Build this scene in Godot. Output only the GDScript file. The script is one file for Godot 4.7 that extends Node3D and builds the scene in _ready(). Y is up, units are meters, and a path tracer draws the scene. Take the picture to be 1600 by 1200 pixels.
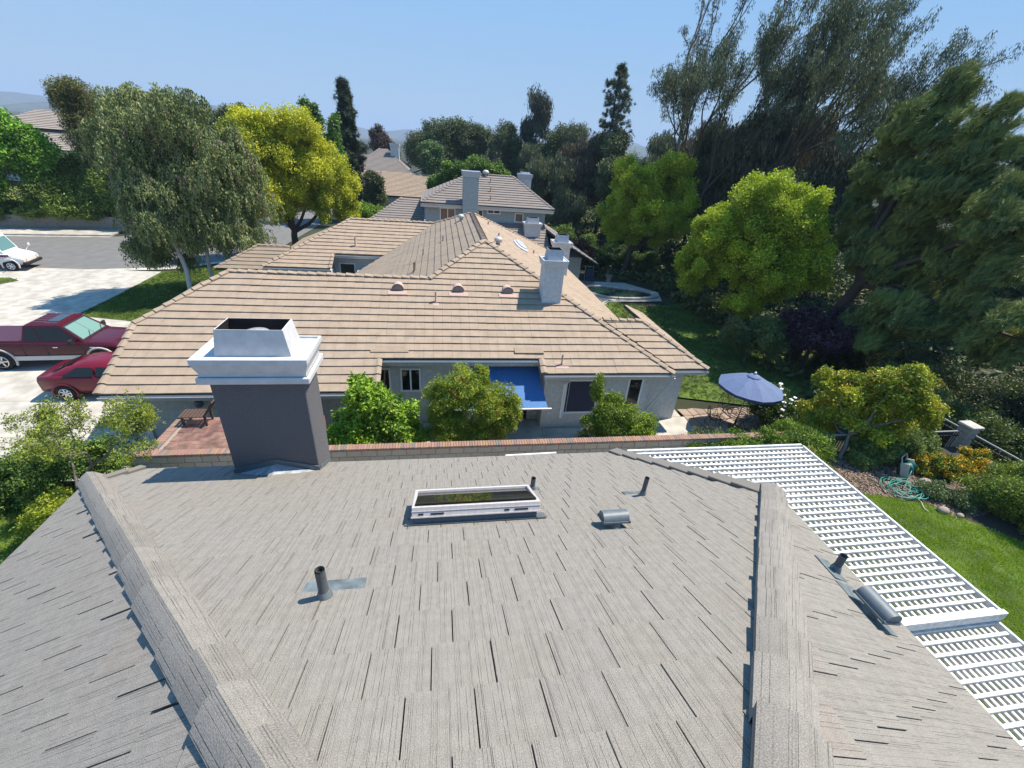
extends Node3D
# A view from a grey tiled roof over the neighbours' tan roofs, gardens and trees. Units are metres; the neighbour's ground is y = 0.

const EYE := Vector3(0, 9.7, 0)
const UP := Vector3.UP
var rng := RandomNumberGenerator.new()
var M := {}
var places := {}
var pending := {}
var cam: Camera3D
var lumps := FastNoiseLite.new()


func _ready() -> void:
	rng.seed = 11
	lumps.seed = 5
	lumps.frequency = 0.35
	# camera
	cam = Camera3D.new()
	cam.name = "camera"
	cam.transform = Transform3D(Basis(Vector3(0.986456, 0.072396, 0.147188), Vector3(0.00796, 0.875142, -0.4838), Vector3(-0.163836, 0.478419, 0.862713)).orthonormalized(), EYE)
	cam.fov = 83.35
	cam.near = 0.05
	cam.far = 9000.0
	add_child(cam)
	cam.current = true
	# sky
	var env := Environment.new()
	env.background_mode = Environment.BG_SKY
	var sky := ProceduralSkyMaterial.new()
	sky.sky_top_color = Color(0.335, 0.56, 0.775)
	sky.sky_horizon_color = Color(0.555, 0.635, 0.7)
	sky.sky_curve = 0.2
	sky.ground_bottom_color = Color(0.25, 0.24, 0.2)
	sky.ground_horizon_color = Color(0.42, 0.47, 0.52)
	sky.sun_angle_max = 12.0
	sky.sun_curve = 0.1
	sky.energy_multiplier = 1.0
	env.sky = Sky.new()
	env.sky.sky_material = sky
	env.tonemap_mode = Environment.TONE_MAPPER_LINEAR
	env.tonemap_exposure = 1.75
	env.fog_enabled = true
	env.fog_mode = Environment.FOG_MODE_EXPONENTIAL
	env.fog_density = 0.00026
	env.fog_light_color = Color(0.72, 0.82, 0.96)
	env.sdfgi_enabled = true
	env.ssao_enabled = true
	env.ssil_enabled = true
	var around := WorldEnvironment.new()
	around.name = "world"
	around.environment = env
	add_child(around)
	# sun: from the right, high, a little ahead
	var sun := DirectionalLight3D.new()
	sun.name = "sun"
	sun.light_energy = 1.6
	sun.light_color = Color(1.0, 0.955, 0.88)
	sun.light_angular_distance = 0.5
	sun.shadow_enabled = true
	add_child(sun)
	sun.look_at_from_position(Vector3(0.455, 0.88, -0.13) * 100.0, Vector3.ZERO, Vector3.UP)

	make_materials()
	make_leaves()
	make_land()
	make_our_house()
	make_neighbour_house()
	make_far_houses()
	make_pergola()
	make_boundary_wall()
	make_iron_fence()
	make_patio_things()
	make_vehicles()
	make_trees()
	make_shrubs()
	make_garden_things()


# ---------- mesh helpers ----------

class Shape:
	var st := SurfaceTool.new()
	var groups := 0
	var tint := Color.WHITE
	var empty := true

	func _init() -> void:
		st.begin(Mesh.PRIMITIVE_TRIANGLES)

	func flat() -> void:
		st.set_smooth_group(-1)

	func smooth() -> void:
		groups += 1
		st.set_smooth_group(groups)

	func v(p: Vector3, uv := Vector2.ZERO) -> void:
		st.set_color(tint)
		st.set_uv(uv)
		st.add_vertex(p)
		empty = false

	func tri(a: Vector3, b: Vector3, c: Vector3) -> void:
		v(a); v(b); v(c)

	func quad(a: Vector3, b: Vector3, c: Vector3, d: Vector3) -> void:
		v(a, Vector2(0, 0)); v(b, Vector2(1, 0)); v(c, Vector2(1, 1))
		v(a, Vector2(0, 0)); v(c, Vector2(1, 1)); v(d, Vector2(0, 1))

	# a convex face, turned so that its front looks away from "inside"
	func face(pts: Array, inside: Vector3, uvs: Array = []) -> void:
		var mid := Vector3.ZERO
		for p in pts:
			mid += p
		mid /= pts.size()
		var n := Vector3.ZERO
		for i in pts.size():
			var p: Vector3 = pts[i]
			var q: Vector3 = pts[(i + 1) % pts.size()]
			n += (q - mid).cross(p - mid)
		var order := range(pts.size())
		if n.dot(mid - inside) < 0.0:
			order.reverse()
		for i in range(1, pts.size() - 1):
			for k in [order[0], order[i], order[i + 1]]:
				v(pts[k], uvs[k] if uvs.size() else Vector2.ZERO)

	func box(c: Vector3, size: Vector3, b := Basis()) -> void:
		flat()
		var h := size / 2.0
		var p := []
		for i in 8:
			p.append(c + b * Vector3(h.x if i & 1 else -h.x, h.y if i & 2 else -h.y, h.z if i & 4 else -h.z))
		for f in [[0, 1, 3, 2], [4, 5, 7, 6], [0, 1, 5, 4], [2, 3, 7, 6], [0, 2, 6, 4], [1, 3, 7, 5]]:
			face([p[f[0]], p[f[1]], p[f[2]], p[f[3]]], c)

	# a box with chamfered edges
	func bevel(c: Vector3, size: Vector3, r: float, b := Basis()) -> void:
		flat()
		var h := size / 2.0
		var at := func(sx: int, sy: int, sz: int, axis: int) -> Vector3:
			var q := Vector3(sx * (h.x - (0.0 if axis == 0 else r)), sy * (h.y - (0.0 if axis == 1 else r)), sz * (h.z - (0.0 if axis == 2 else r)))
			return c + b * q
		for s in [-1, 1]:
			face([at.call(s, -1, -1, 0), at.call(s, 1, -1, 0), at.call(s, 1, 1, 0), at.call(s, -1, 1, 0)], c)
			face([at.call(-1, s, -1, 1), at.call(1, s, -1, 1), at.call(1, s, 1, 1), at.call(-1, s, 1, 1)], c)
			face([at.call(-1, -1, s, 2), at.call(1, -1, s, 2), at.call(1, 1, s, 2), at.call(-1, 1, s, 2)], c)
			for t in [-1, 1]:
				face([at.call(s, t, -1, 0), at.call(s, t, 1, 0), at.call(s, t, 1, 1), at.call(s, t, -1, 1)], c)
				face([at.call(s, -1, t, 0), at.call(s, 1, t, 0), at.call(s, 1, t, 2), at.call(s, -1, t, 2)], c)
				face([at.call(-1, s, t, 1), at.call(1, s, t, 1), at.call(1, s, t, 2), at.call(-1, s, t, 2)], c)
				for w in [-1, 1]:
					face([at.call(s, t, w, 0), at.call(s, t, w, 1), at.call(s, t, w, 2)], c)

	# a convex outline pushed along a vector
	func prism(outline: Array, push: Vector3) -> void:
		flat()
		var mid := Vector3.ZERO
		for p in outline:
			mid += p
		mid = mid / outline.size() + push * 0.5
		var far := []
		for p in outline:
			far.append(p + push)
		face(outline, mid)
		face(far, mid)
		for i in outline.size():
			var j := (i + 1) % outline.size()
			face([outline[i], outline[j], far[j], far[i]], mid)

	func tube(path: Array, radii: Array, sides := 7, caps := true) -> void:
		smooth()
		var rings := []
		var side := Vector3.ZERO
		for i in path.size():
			var a: Vector3 = path[maxi(i - 1, 0)]
			var c: Vector3 = path[mini(i + 1, path.size() - 1)]
			var along := (c - a).normalized()
			if side == Vector3.ZERO:
				side = along.cross(Vector3.UP if absf(along.y) < 0.9 else Vector3.RIGHT).normalized()
			side = (side - along * side.dot(along)).normalized()
			var other := along.cross(side)
			var ring := []
			for k in sides:
				var w := TAU * k / sides
				ring.append(path[i] + (side * cos(w) + other * sin(w)) * radii[i])
			rings.append(ring)
		for i in rings.size() - 1:
			for k in sides:
				var j := (k + 1) % sides
				face([rings[i][k], rings[i][j], rings[i + 1][j], rings[i + 1][k]], (path[i] + path[i + 1]) * 0.5)
		if caps:
			flat()
			face(rings[0], path[1])
			face(rings[-1], path[-2])

	# rings of the same count joined into one skin
	func loft(rings: Array, caps := true, soft := true) -> void:
		if soft:
			smooth()
		else:
			flat()
		var mids := []
		for r in rings:
			var m := Vector3.ZERO
			for p in r:
				m += p
			mids.append(m / r.size())
		for i in rings.size() - 1:
			for k in rings[i].size():
				var j: int = (k + 1) % rings[i].size()
				face([rings[i][k], rings[i][j], rings[i + 1][j], rings[i + 1][k]], (mids[i] + mids[i + 1]) * 0.5)
		if caps and rings.size() > 1:
			flat()
			face(rings[0], mids[1])
			face(rings[-1], mids[-2])

	# profile of [radius, height] pairs turned about an axis
	func lathe(c: Vector3, profile: Array, sides := 16, b := Basis()) -> void:
		var rings := []
		for q in profile:
			var ring := []
			for k in sides:
				var w := TAU * k / sides
				ring.append(c + b * Vector3(cos(w) * q[0], q[1], sin(w) * q[0]))
			rings.append(ring)
		smooth()
		for i in rings.size() - 1:
			for k in sides:
				var j := (k + 1) % sides
				var mid := c + b * Vector3(0, (profile[i][1] + profile[i + 1][1]) * 0.5, 0)
				var pts := [rings[i][k], rings[i][j], rings[i + 1][j], rings[i + 1][k]]
				if absf(profile[i][0] - profile[i + 1][0]) > absf(profile[i][1] - profile[i + 1][1]) * 3.0:
					mid += b * Vector3(0, -0.5 if profile[i + 1][0] < profile[i][0] else 0.5, 0)
				face(pts, mid)

	func blob(c: Vector3, r: Vector3, rows := 8, sides := 12) -> void:
		var profile := []
		smooth()
		var rings := []
		for i in rows + 1:
			var a := PI * i / rows
			var ring := []
			for k in sides:
				var w := TAU * k / sides
				ring.append(c + Vector3(sin(a) * cos(w) * r.x, cos(a) * r.y, sin(a) * sin(w) * r.z))
			rings.append(ring)
		for i in rows:
			for k in sides:
				var j := (k + 1) % sides
				face([rings[i][k], rings[i][j], rings[i + 1][j], rings[i + 1][k]], c)

	func mesh() -> ArrayMesh:
		st.generate_normals()
		return st.commit()


func rr(a: float, b: float) -> float:
	return rng.randf_range(a, b)


func any_dir() -> Vector3:
	var y := rr(-1, 1)
	var w := rr(0, TAU)
	var q := sqrt(1.0 - y * y)
	return Vector3(q * cos(w), y, q * sin(w))


# ---------- objects, names and descriptions ----------

func tag(o: Node, label := "", category := "", group := "", kind := "") -> Node:
	for pair in [["label", label], ["category", category], ["group", group], ["kind", kind]]:
		if pair[1]:
			o.set_meta(pair[0], pair[1])
	return o


var taken := {}


func numbered(called: String) -> String:
	if not taken.has(called):
		taken[called] = 0
		return called
	taken[called] += 1
	return "%s_%03d" % [called, taken[called]]


func thing(called: String, label: String, category: String, at := Vector3.ZERO, group := "") -> Node3D:
	rng.seed = hash(label)
	var o := Node3D.new()
	o.name = numbered(called)
	o.position = at
	add_child(o)
	places[o] = at
	tag(o, label, category, group)
	return o


func put(parent: Node, o: Node3D, called: String) -> void:
	if parent == self:
		o.name = numbered(called)
	else:
		var counts: Dictionary = pending.get_or_add(parent, {})
		var k: int = counts.get(called, 0)
		counts[called] = k + 1
		o.name = called if k == 0 else "%s_%03d" % [called, k]
	parent.add_child(o, true)


# geometry is given in world places; a part is moved back by its thing's own place
func obj(called: String, s: Shape, m: Material, parent: Node = self) -> MeshInstance3D:
	return own(called, s.mesh(), m, parent)


func own(called: String, mesh: Mesh, m: Material, parent: Node = self, t := Transform3D()) -> MeshInstance3D:
	var o := MeshInstance3D.new()
	o.mesh = mesh
	o.material_override = m
	o.transform = t
	if places.has(parent):
		o.position -= places[parent]
	put(parent, o, called)
	return o


func struct(called: String, s: Shape, m: Material) -> MeshInstance3D:
	var o := obj(called, s, m)
	o.set_meta("kind", "structure")
	return o


func sheet(pts: Array, y: float) -> Shape:
	var s := Shape.new()
	s.flat()
	var flat := PackedVector2Array()
	for p in pts:
		flat.append(Vector2(p[0], p[1]))
	var idx := Geometry2D.triangulate_polygon(flat)
	for i in range(0, idx.size(), 3):
		s.face([V(flat[idx[i]].x, y, flat[idx[i]].y), V(flat[idx[i + 1]].x, y, flat[idx[i + 1]].y), V(flat[idx[i + 2]].x, y, flat[idx[i + 2]].y)], V(flat[idx[i]].x, y - 5, flat[idx[i]].y))
	return s


func V(x: float, y: float, z: float) -> Vector3:
	return Vector3(x, y, z)


func copies(parent: Node, called: String, mesh: Mesh, m: Material, where: Array, tints: Array) -> MultiMeshInstance3D:
	var mm := MultiMesh.new()
	mm.transform_format = MultiMesh.TRANSFORM_3D
	mm.use_colors = true
	mm.mesh = mesh
	mm.instance_count = where.size()
	var away: Vector3 = places.get(parent, Vector3.ZERO)
	var buffer := PackedFloat32Array()
	buffer.resize(where.size() * 16)
	for i in where.size():
		var t: Transform3D = where[i]
		var c: Color = tints[i]
		var k := i * 16
		var b := t.basis
		var p := t.origin - away
		buffer[k] = b.x.x; buffer[k + 1] = b.y.x; buffer[k + 2] = b.z.x; buffer[k + 3] = p.x
		buffer[k + 4] = b.x.y; buffer[k + 5] = b.y.y; buffer[k + 6] = b.z.y; buffer[k + 7] = p.y
		buffer[k + 8] = b.x.z; buffer[k + 9] = b.y.z; buffer[k + 10] = b.z.z; buffer[k + 11] = p.z
		buffer[k + 12] = c.r; buffer[k + 13] = c.g; buffer[k + 14] = c.b; buffer[k + 15] = 1.0
	mm.buffer = buffer
	var o := MultiMeshInstance3D.new()
	o.multimesh = mm
	o.material_override = m
	put(parent, o, called)
	return o


# how large a thing of that size at that place looks, in picture heights; 0 outside the frame
func seen_size(p: Vector3, size: float, normal := Vector3.ZERO) -> float:
	var q := cam.transform.affine_inverse() * p
	if q.z > -0.3:
		return 0.0
	var k := 1.0 / (-q.z * tan(deg_to_rad(cam.fov / 2.0)))
	if absf(q.x * k) > 1.37 or absf(q.y * k) > 1.04:
		return 0.0
	var turn := 1.0
	if normal != Vector3.ZERO:
		turn = maxf(0.05, normal.dot((EYE - p).normalized()))
	return size * k * sqrt(turn)


# ---------- materials ----------

func lin(r: float, g: float, b: float) -> Color:
	return Color(r, g, b).linear_to_srgb()


func plain(r: float, g: float, b: float, rough := 0.85) -> StandardMaterial3D:
	var m := StandardMaterial3D.new()
	m.albedo_color = lin(r, g, b)
	m.roughness = rough
	return m


# a grey picture of layered noise between low and high
func grain(size: int, seed_: int, freq: float, low: float, high: float, fine := 0.0, octaves := 4) -> ImageTexture:
	var n := FastNoiseLite.new()
	n.seed = seed_
	n.frequency = freq
	n.fractal_octaves = octaves
	var im := n.get_seamless_image(size, size)
	im.convert(Image.FORMAT_L8)
	var d := im.get_data()
	var r := RandomNumberGenerator.new()
	r.seed = seed_
	for i in d.size():
		var x := lerpf(low, high, d[i] / 255.0) + r.randf_range(-fine, fine)
		d[i] = int(clampf(x, 0, 1) * 255.0)
	return ImageTexture.create_from_image(Image.create_from_data(size, size, false, Image.FORMAT_L8, d))


func noisy(base: StandardMaterial3D, t: Texture2D, scale: float, bump: Texture2D = null, depth := 0.0) -> StandardMaterial3D:
	base.albedo_texture = t
	base.uv1_triplanar = true
	base.uv1_world_triplanar = true
	base.uv1_scale = Vector3.ONE * scale
	if bump:
		base.heightmap_enabled = true
		base.heightmap_texture = bump
		base.heightmap_scale = depth
	return base


func tinted(m: StandardMaterial3D) -> StandardMaterial3D:
	m.vertex_color_use_as_albedo = true
	return m


# broom-finished concrete tile: grooves down the slope, sandy specks
func groove_pictures(size: int) -> Array:
	var r := RandomNumberGenerator.new()
	r.seed = 77
	var col := PackedFloat32Array()
	col.resize(size)
	var x := 0.0
	while x < size:
		var w := r.randf_range(2.5, 6.5)
		var depth := r.randf_range(0.25, 1.0) * (1.0 if r.randf() < 0.72 else 0.25)
		for k in range(int(w) + 1):
			var at := int(x + k) % size
			col[at] = maxf(col[at], depth * (1.0 - absf(k - w / 2.0) / (w / 2.0 + 0.6)))
		x += w + (r.randf_range(5, 14) if r.randf() < 0.6 else r.randf_range(20, 48))
	var n := FastNoiseLite.new()
	n.seed = 3
	n.frequency = 0.012
	var wide := FastNoiseLite.new()
	wide.seed = 9
	wide.frequency = 0.006
	var pebble := FastNoiseLite.new()
	pebble.seed = 19
	pebble.frequency = 0.09
	pebble.fractal_octaves = 2
	var a := PackedByteArray()
	var h := PackedByteArray()
	a.resize(size * size * 3)
	h.resize(size * size)
	for j in size:
		for i in size:
			var g := col[i] * clampf(0.75 + 0.9 * n.get_noise_2d(i * 3.0, j * 0.6), 0.1, 1.0)
			var s := r.randf_range(-0.05, 0.05) + 0.05 * wide.get_noise_2d(i, j) + 0.17 * pebble.get_noise_2d(i, j) + 0.12 * pebble.get_noise_2d(i * 2.3 + 900, j * 2.3)
			if r.randf() < 0.03:
				s -= 0.3
			if r.randf() < 0.012:
				s += 0.22
			var b := clampf(0.86 + s * 1.1 - 0.5 * g, 0, 1)
			var k := (j * size + i) * 3
			a[k] = int(b * 255); a[k + 1] = int(b * 253); a[k + 2] = int(b * 250)
			h[j * size + i] = int(clampf(0.8 - 0.7 * g + s * 0.7, 0, 1) * 255)
	return [ImageTexture.create_from_image(Image.create_from_data(size, size, false, Image.FORMAT_RGB8, a)), ImageTexture.create_from_image(Image.create_from_data(size, size, false, Image.FORMAT_L8, h))]


func make_materials() -> void:
	var soft := grain(512, 1, 0.012, 0.88, 1.0, 0.03)
	var sand := grain(512, 2, 0.05, 0.7, 1.0, 0.12)
	var rough := grain(512, 4, 0.04, 0.0, 1.0, 0.15)
	var blotch := grain(512, 6, 0.006, 0.55, 1.0, 0.08, 5)
	var g := groove_pictures(1024)
	M.soft = soft
	var m := plain(0.305, 0.291, 0.272, 0.92)
	m.albedo_texture = g[0]
	m.heightmap_enabled = true
	m.heightmap_texture = g[1]
	m.heightmap_scale = 0.3
	m.detail_enabled = true
	m.detail_uv_layer = BaseMaterial3D.DETAIL_UV_2
	m.detail_blend_mode = BaseMaterial3D.BLEND_MODE_MUL
	m.detail_enabled = false
	M.grey_tile = tinted(m)
	M.under = plain(0.02, 0.02, 0.02, 1.0)
	M.tan_tile = tinted(noisy(plain(0.35, 0.272, 0.206, 0.93), grain(512, 43, 0.012, 0.87, 1.0, 0.05, 5), 0.35, rough, 0.25))
	M.brown_tile = tinted(noisy(plain(0.34, 0.275, 0.215, 0.93), sand, 0.9, rough, 0.25))
	M.slate_tile = tinted(noisy(plain(0.285, 0.25, 0.235, 0.93), sand, 0.9, rough, 0.25))
	M.pale_tile = tinted(noisy(plain(0.42, 0.36, 0.32, 0.93), sand, 0.9))
	M.stucco_dark = noisy(plain(0.195, 0.197, 0.22, 0.95), sand, 2.2, rough, 1.6)
	M.cap_paint = noisy(plain(0.55, 0.56, 0.58, 0.7), grain(512, 31, 0.012, 0.9, 1.0, 0.02, 5), 0.8)
	M.metal_grey = noisy(plain(0.115, 0.145, 0.17, 0.5), soft, 2.0)
	M.flash = noisy(plain(0.2, 0.25, 0.275, 0.55), blotch, 2.4)
	M.pipe = noisy(plain(0.085, 0.095, 0.105, 0.6), soft, 3.0)
	M.zinc = noisy(plain(0.5, 0.53, 0.58, 0.35), blotch, 2.0)
	M.black = plain(0.008, 0.008, 0.009, 0.8)
	M.skyframe = noisy(plain(0.5, 0.48, 0.49, 0.45), soft, 3.0)
	M.glass_dark = plain(0.012, 0.014, 0.014, 0.03)
	M.glass_blue = plain(0.03, 0.045, 0.06, 0.04)
	M.white = noisy(plain(0.78, 0.78, 0.76, 0.55), soft, 1.3)
	M.lattice = noisy(plain(0.78, 0.78, 0.77, 0.55), grain(512, 33, 0.02, 0.75, 1.0, 0.04, 5), 0.9)
	M.white_paint = plain(0.8, 0.8, 0.79, 0.45)
	M.sage = noisy(plain(0.47, 0.5, 0.46, 0.95), soft, 0.8, rough, 0.5)
	M.pale = noisy(plain(0.6, 0.61, 0.6, 0.95), soft, 0.8, rough, 0.5)
	M.bluegrey = noisy(plain(0.34, 0.4, 0.41, 0.95), soft, 0.8, rough, 0.5)
	M.trim = noisy(plain(0.6, 0.62, 0.57, 0.7), soft, 1.0)
	M.gutter = noisy(plain(0.5, 0.5, 0.5, 0.45), soft, 1.5)
	M.pink = noisy(plain(0.5, 0.35, 0.3, 0.85), soft, 2.0)
	M.rust = noisy(plain(0.3, 0.17, 0.11, 0.8), soft, 2.0)
	M.awning = noisy(plain(0.065, 0.19, 0.46, 0.75), soft, 1.4)
	M.umbrella = noisy(plain(0.115, 0.17, 0.32, 0.8), soft, 1.5)
	for k in ["awning", "umbrella"]:
		M[k].backlight_enabled = true
		M[k].backlight = Color(0.45, 0.45, 0.45)
	M.navy = plain(0.015, 0.022, 0.06, 0.6)
	M.block = tinted(noisy(plain(0.52, 0.45, 0.37, 0.95), sand, 1.6, rough, 0.8))
	M.brick = tinted(noisy(plain(0.42, 0.255, 0.185, 0.92), sand, 2.5, rough, 0.5))
	M.paver = tinted(noisy(plain(0.3, 0.17, 0.135, 0.92), blotch, 0.8, rough, 0.4))
	M.concrete = tinted(noisy(plain(0.48, 0.455, 0.41, 0.92), grain(512, 41, 0.01, 0.8, 1.0, 0.05, 5), 0.22, rough, 0.2))
	M.patio = tinted(noisy(plain(0.42, 0.39, 0.35, 0.92), soft, 0.4, rough, 0.2))
	M.asphalt = noisy(plain(0.15, 0.148, 0.148, 0.95), soft, 0.15, rough, 0.4)
	M.flag = tinted(noisy(plain(0.4, 0.31, 0.25, 0.92), sand, 1.0, rough, 0.6))
	M.soil = noisy(plain(0.07, 0.055, 0.04, 1.0), sand, 0.8, rough, 2.0)
	M.earth = noisy(plain(0.04, 0.048, 0.018, 1.0), blotch, 0.05, rough, 2.0)
	M.turf = noisy(plain(0.1, 0.165, 0.02, 1.0), blotch, 0.15, rough, 2.0)
	M.chip = tinted(plain(0.2, 0.155, 0.125, 0.95))
	M.hill = noisy(plain(0.09, 0.1, 0.06, 1.0), blotch, 0.004)
	M.iron = plain(0.012, 0.012, 0.013, 0.5)
	M.rail = plain(0.25, 0.26, 0.27, 0.45)
	M.bark = noisy(plain(0.11, 0.085, 0.065, 0.95), sand, 2.0, rough, 2.0)
	M.bark_pale = noisy(plain(0.3, 0.26, 0.22, 0.95), blotch, 3.0, rough, 1.0)
	M.birch = noisy(plain(0.62, 0.58, 0.54, 0.9), grain(256, 12, 0.05, 0.6, 1.2, 0.05), 2.2)
	M.wood = noisy(plain(0.42, 0.32, 0.2, 0.7), soft, 2.0)
	M.hose = plain(0.02, 0.22, 0.17, 0.45)
	M.hose_pale = plain(0.45, 0.42, 0.34, 0.5)
	M.tan_plastic = plain(0.42, 0.4, 0.35, 0.5)
	M.green_plastic = plain(0.01, 0.1, 0.085, 0.5)
	M.stone = noisy(plain(0.42, 0.36, 0.3, 0.95), sand, 2.0, rough, 1.0)
	M.water = plain(0.015, 0.04, 0.035, 0.05)
	M.maroon = plain(0.06, 0.005, 0.012, 0.3)
	M.red = plain(0.13, 0.005, 0.015, 0.3)
	for k in ["maroon", "red"]:
		M[k].clearcoat_enabled = true
		M[k].metallic_specular = 0.35
		M[k].clearcoat = 0.35
		M[k].clearcoat_roughness = 0.06
	M.van_white = plain(0.66, 0.67, 0.67, 0.4)
	M.van_blue = plain(0.03, 0.035, 0.12, 0.4)
	M.van_red = plain(0.4, 0.02, 0.03, 0.4)
	M.silver = plain(0.5, 0.48, 0.45, 0.35)
	M.chrome = plain(0.6, 0.6, 0.6, 0.2)
	M.chrome.metallic = 0.9
	M.tyre = plain(0.012, 0.012, 0.012, 0.9)
	M.shade_foil = plain(0.14, 0.26, 0.24, 0.35)
	M.red_lamp = plain(0.3, 0.01, 0.01, 0.2)
	M.lamp_clear = plain(0.5, 0.5, 0.48, 0.15)
	M.amber_lamp = plain(0.6, 0.2, 0.02, 0.2)
	var leaf := StandardMaterial3D.new()
	leaf.roughness = 0.55
	leaf.backlight_enabled = true
	leaf.backlight = Color(0.75, 0.75, 0.45)
	M.leaf = tinted(leaf)
	var dull := StandardMaterial3D.new()
	dull.roughness = 0.7
	dull.backlight_enabled = true
	dull.backlight = Color(0.4, 0.4, 0.3)
	M.leaf_dull = tinted(dull)
	var petal := StandardMaterial3D.new()
	petal.roughness = 0.7
	petal.backlight_enabled = true
	petal.backlight = Color(0.4, 0.4, 0.35)
	M.petal = tinted(petal)
	M.petal_white = M.petal
	M.shaded_wood = noisy(plain(0.085, 0.05, 0.035, 0.75), soft, 3.0)  # landing chair wood, darkened to carry the shade of the eave
	M.chrome_dull = plain(0.62, 0.62, 0.62, 0.4)


# ---------- tiled roofs ----------

var jobs := []


# a slab with its outline in tile coordinates (x across, y down the slope), higher at its lower edge
func wedge(s: Shape, outline: Array, w: float, long: float, h0: float, h1: float, off := Vector2.ZERO) -> void:
	s.flat()
	var top := []
	var low := []
	var uvs := []
	for q in outline:
		top.append(V(q.x, lerpf(h0, h1, q.y / long), q.y))
		low.append(V(q.x, -0.006, q.y))
		uvs.append(Vector2(q.x / w * 0.5, q.y / long * 0.5) + off)
	var mid := Vector3.ZERO
	for p in low:
		mid += p / low.size()
	s.face(top, mid, uvs)
	for i in outline.size():
		var j := (i + 1) % outline.size()
		if (outline[i].y < 0.001 and outline[j].y < 0.001):
			continue
		s.face([top[i], top[j], low[j], low[i]], mid, [uvs[i], uvs[j], uvs[j], uvs[i]])


func tile_variants(spec: Dictionary) -> Array:
	if spec.has("made"):
		return spec.made
	var made := []
	for k in 14:
		var s := Shape.new()
		s.tint = shade_of(spec)
		var w: float = spec.w * 0.5 - spec.get("gap", 0.003)
		wedge(s, [Vector2(-w, -0.04), Vector2(w, -0.04), Vector2(w, spec.exp), Vector2(-w, spec.exp)], spec.w, spec.exp, 0.008, 0.008 + spec.thick, Vector2(rng.randf(), rng.randf()))
		made.append(s.mesh())
	spec.made = made
	return made


func shade_of(spec: Dictionary) -> Color:
	var k := rr(1.0 - spec.tone, 1.0 + spec.tone)
	if spec.has("odd") and rng.randf() < spec.odd:
		return [Color(0.92, 0.92, 0.93), Color(1.01, 0.975, 0.955), Color(1.05, 1.05, 1.04)][rng.randi() % 3]
	return Color(k * rr(0.985, 1.015), k, k * rr(0.98, 1.02))


# one slope: a deck under it and its tiles; plan holds its corners as (x, z)
func slope(house: Node3D, p0: Vector3, dh: Vector3, tanp: float, plan: Array, spec: Dictionary, called := "roof_slope") -> MeshInstance3D:
	var d := (dh - UP * tanp).normalized()
	var n := (UP + dh * tanp).normalized()
	var u := n.cross(d).normalized()
	var st := PackedVector2Array()
	var deck := []
	for q in plan:
		var y: float = p0.y - tanp * (V(q.x, 0, q.y) - V(p0.x, 0, p0.z)).dot(dh)
		var p := V(q.x, y, q.y)
		deck.append(p)
		st.append(Vector2((p - p0).dot(u), (p - p0).dot(d)))
	var s := Shape.new()
	s.flat()
	var idx := Geometry2D.triangulate_polygon(st)
	for i in range(0, idx.size(), 3):
		var a := []
		var b := []
		for k in 3:
			a.append(deck[idx[i + k]] - n * 0.008)
			b.append(deck[idx[i + k]] - n * 0.12)
		s.face(a, a[0] - n)
		s.face(b, b[0] + n)
	for i in deck.size():
		var j := (i + 1) % deck.size()
		s.quad(deck[i] - n * 0.008, deck[j] - n * 0.008, deck[j] - n * 0.12, deck[i] - n * 0.12)
	var part := obj(called, s, spec.get("deck", M.under), house)
	if spec.get("bare", false):
		part.material_override = spec.mat
		return part
	var lo := st[0]
	var hi := st[0]
	for q in st:
		lo = lo.min(q)
		hi = hi.max(q)
	var variants := tile_variants(spec)
	var wide: int = spec.get("strip", 1)
	var w: float = spec.w * wide
	for k in range(int(floor(lo.y / spec.exp)), int(ceil(hi.y / spec.exp)) + 1):
		var t0: float = k * spec.exp
		var shift: float = spec.get("shift", 0.0) + fposmod(k * spec.get("stagger", 0.5), 1.0) * spec.w
		for c in range(int(floor((lo.x - shift) / w)) - 1, int(ceil((hi.x - shift) / w)) + 1):
			var s0: float = shift + c * w
			var rect := PackedVector2Array([Vector2(s0, t0), Vector2(s0 + w, t0), Vector2(s0 + w, t0 + spec.exp), Vector2(s0, t0 + spec.exp)])
			var cuts := Geometry2D.intersect_polygons(rect, st)
			for cut in cuts:
				if Geometry2D.is_polygon_clockwise(cut):
					pass
				var area := 0.0
				for i in cut.size():
					area += cut[i].cross(cut[(i + 1) % cut.size()]) * 0.5
				area = absf(area)
				if area < 0.008:
					continue
				var centre := p0 + u * (s0 + w * 0.5) + d * t0
				centre += n * (lumps.get_noise_2d(s0 * 1.1 + k * 0.15, t0 * 0.9 + p0.x) * spec.get("wave", 0.006) + rr(-0.0015, 0.0015))
				var job := {"part": part, "xf": Transform3D(Basis(u, n, d).rotated(n, rr(-0.004, 0.004)), centre), "size": seen_size(centre + d * spec.exp * 0.5, spec.w, n)}
				if area > w * spec.exp * 0.995 and wide == 1:
					job.mesh = variants[rng.randi() % variants.size()]
				else:
					var pts := []
					var g: float = spec.get("gap", 0.003)
					for q in cut:
						pts.append(Vector2(clampf(q.x - s0 - w * 0.5, -w * 0.5 + g, w * 0.5 - g), q.y - t0))
					if spec.has("ragged") and area < w * spec.exp * 0.98:
						job.xf.origin += u * rr(-spec.ragged, spec.ragged)
					var one := Shape.new()
					one.tint = shade_of(spec)
					wedge(one, pts, spec.w, spec.exp, 0.008, 0.008 + spec.thick, Vector2(rng.randf(), rng.randf()))
					job.mesh = one.mesh()
				job.mat = spec.mat
				jobs.append(job)
	return part


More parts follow.
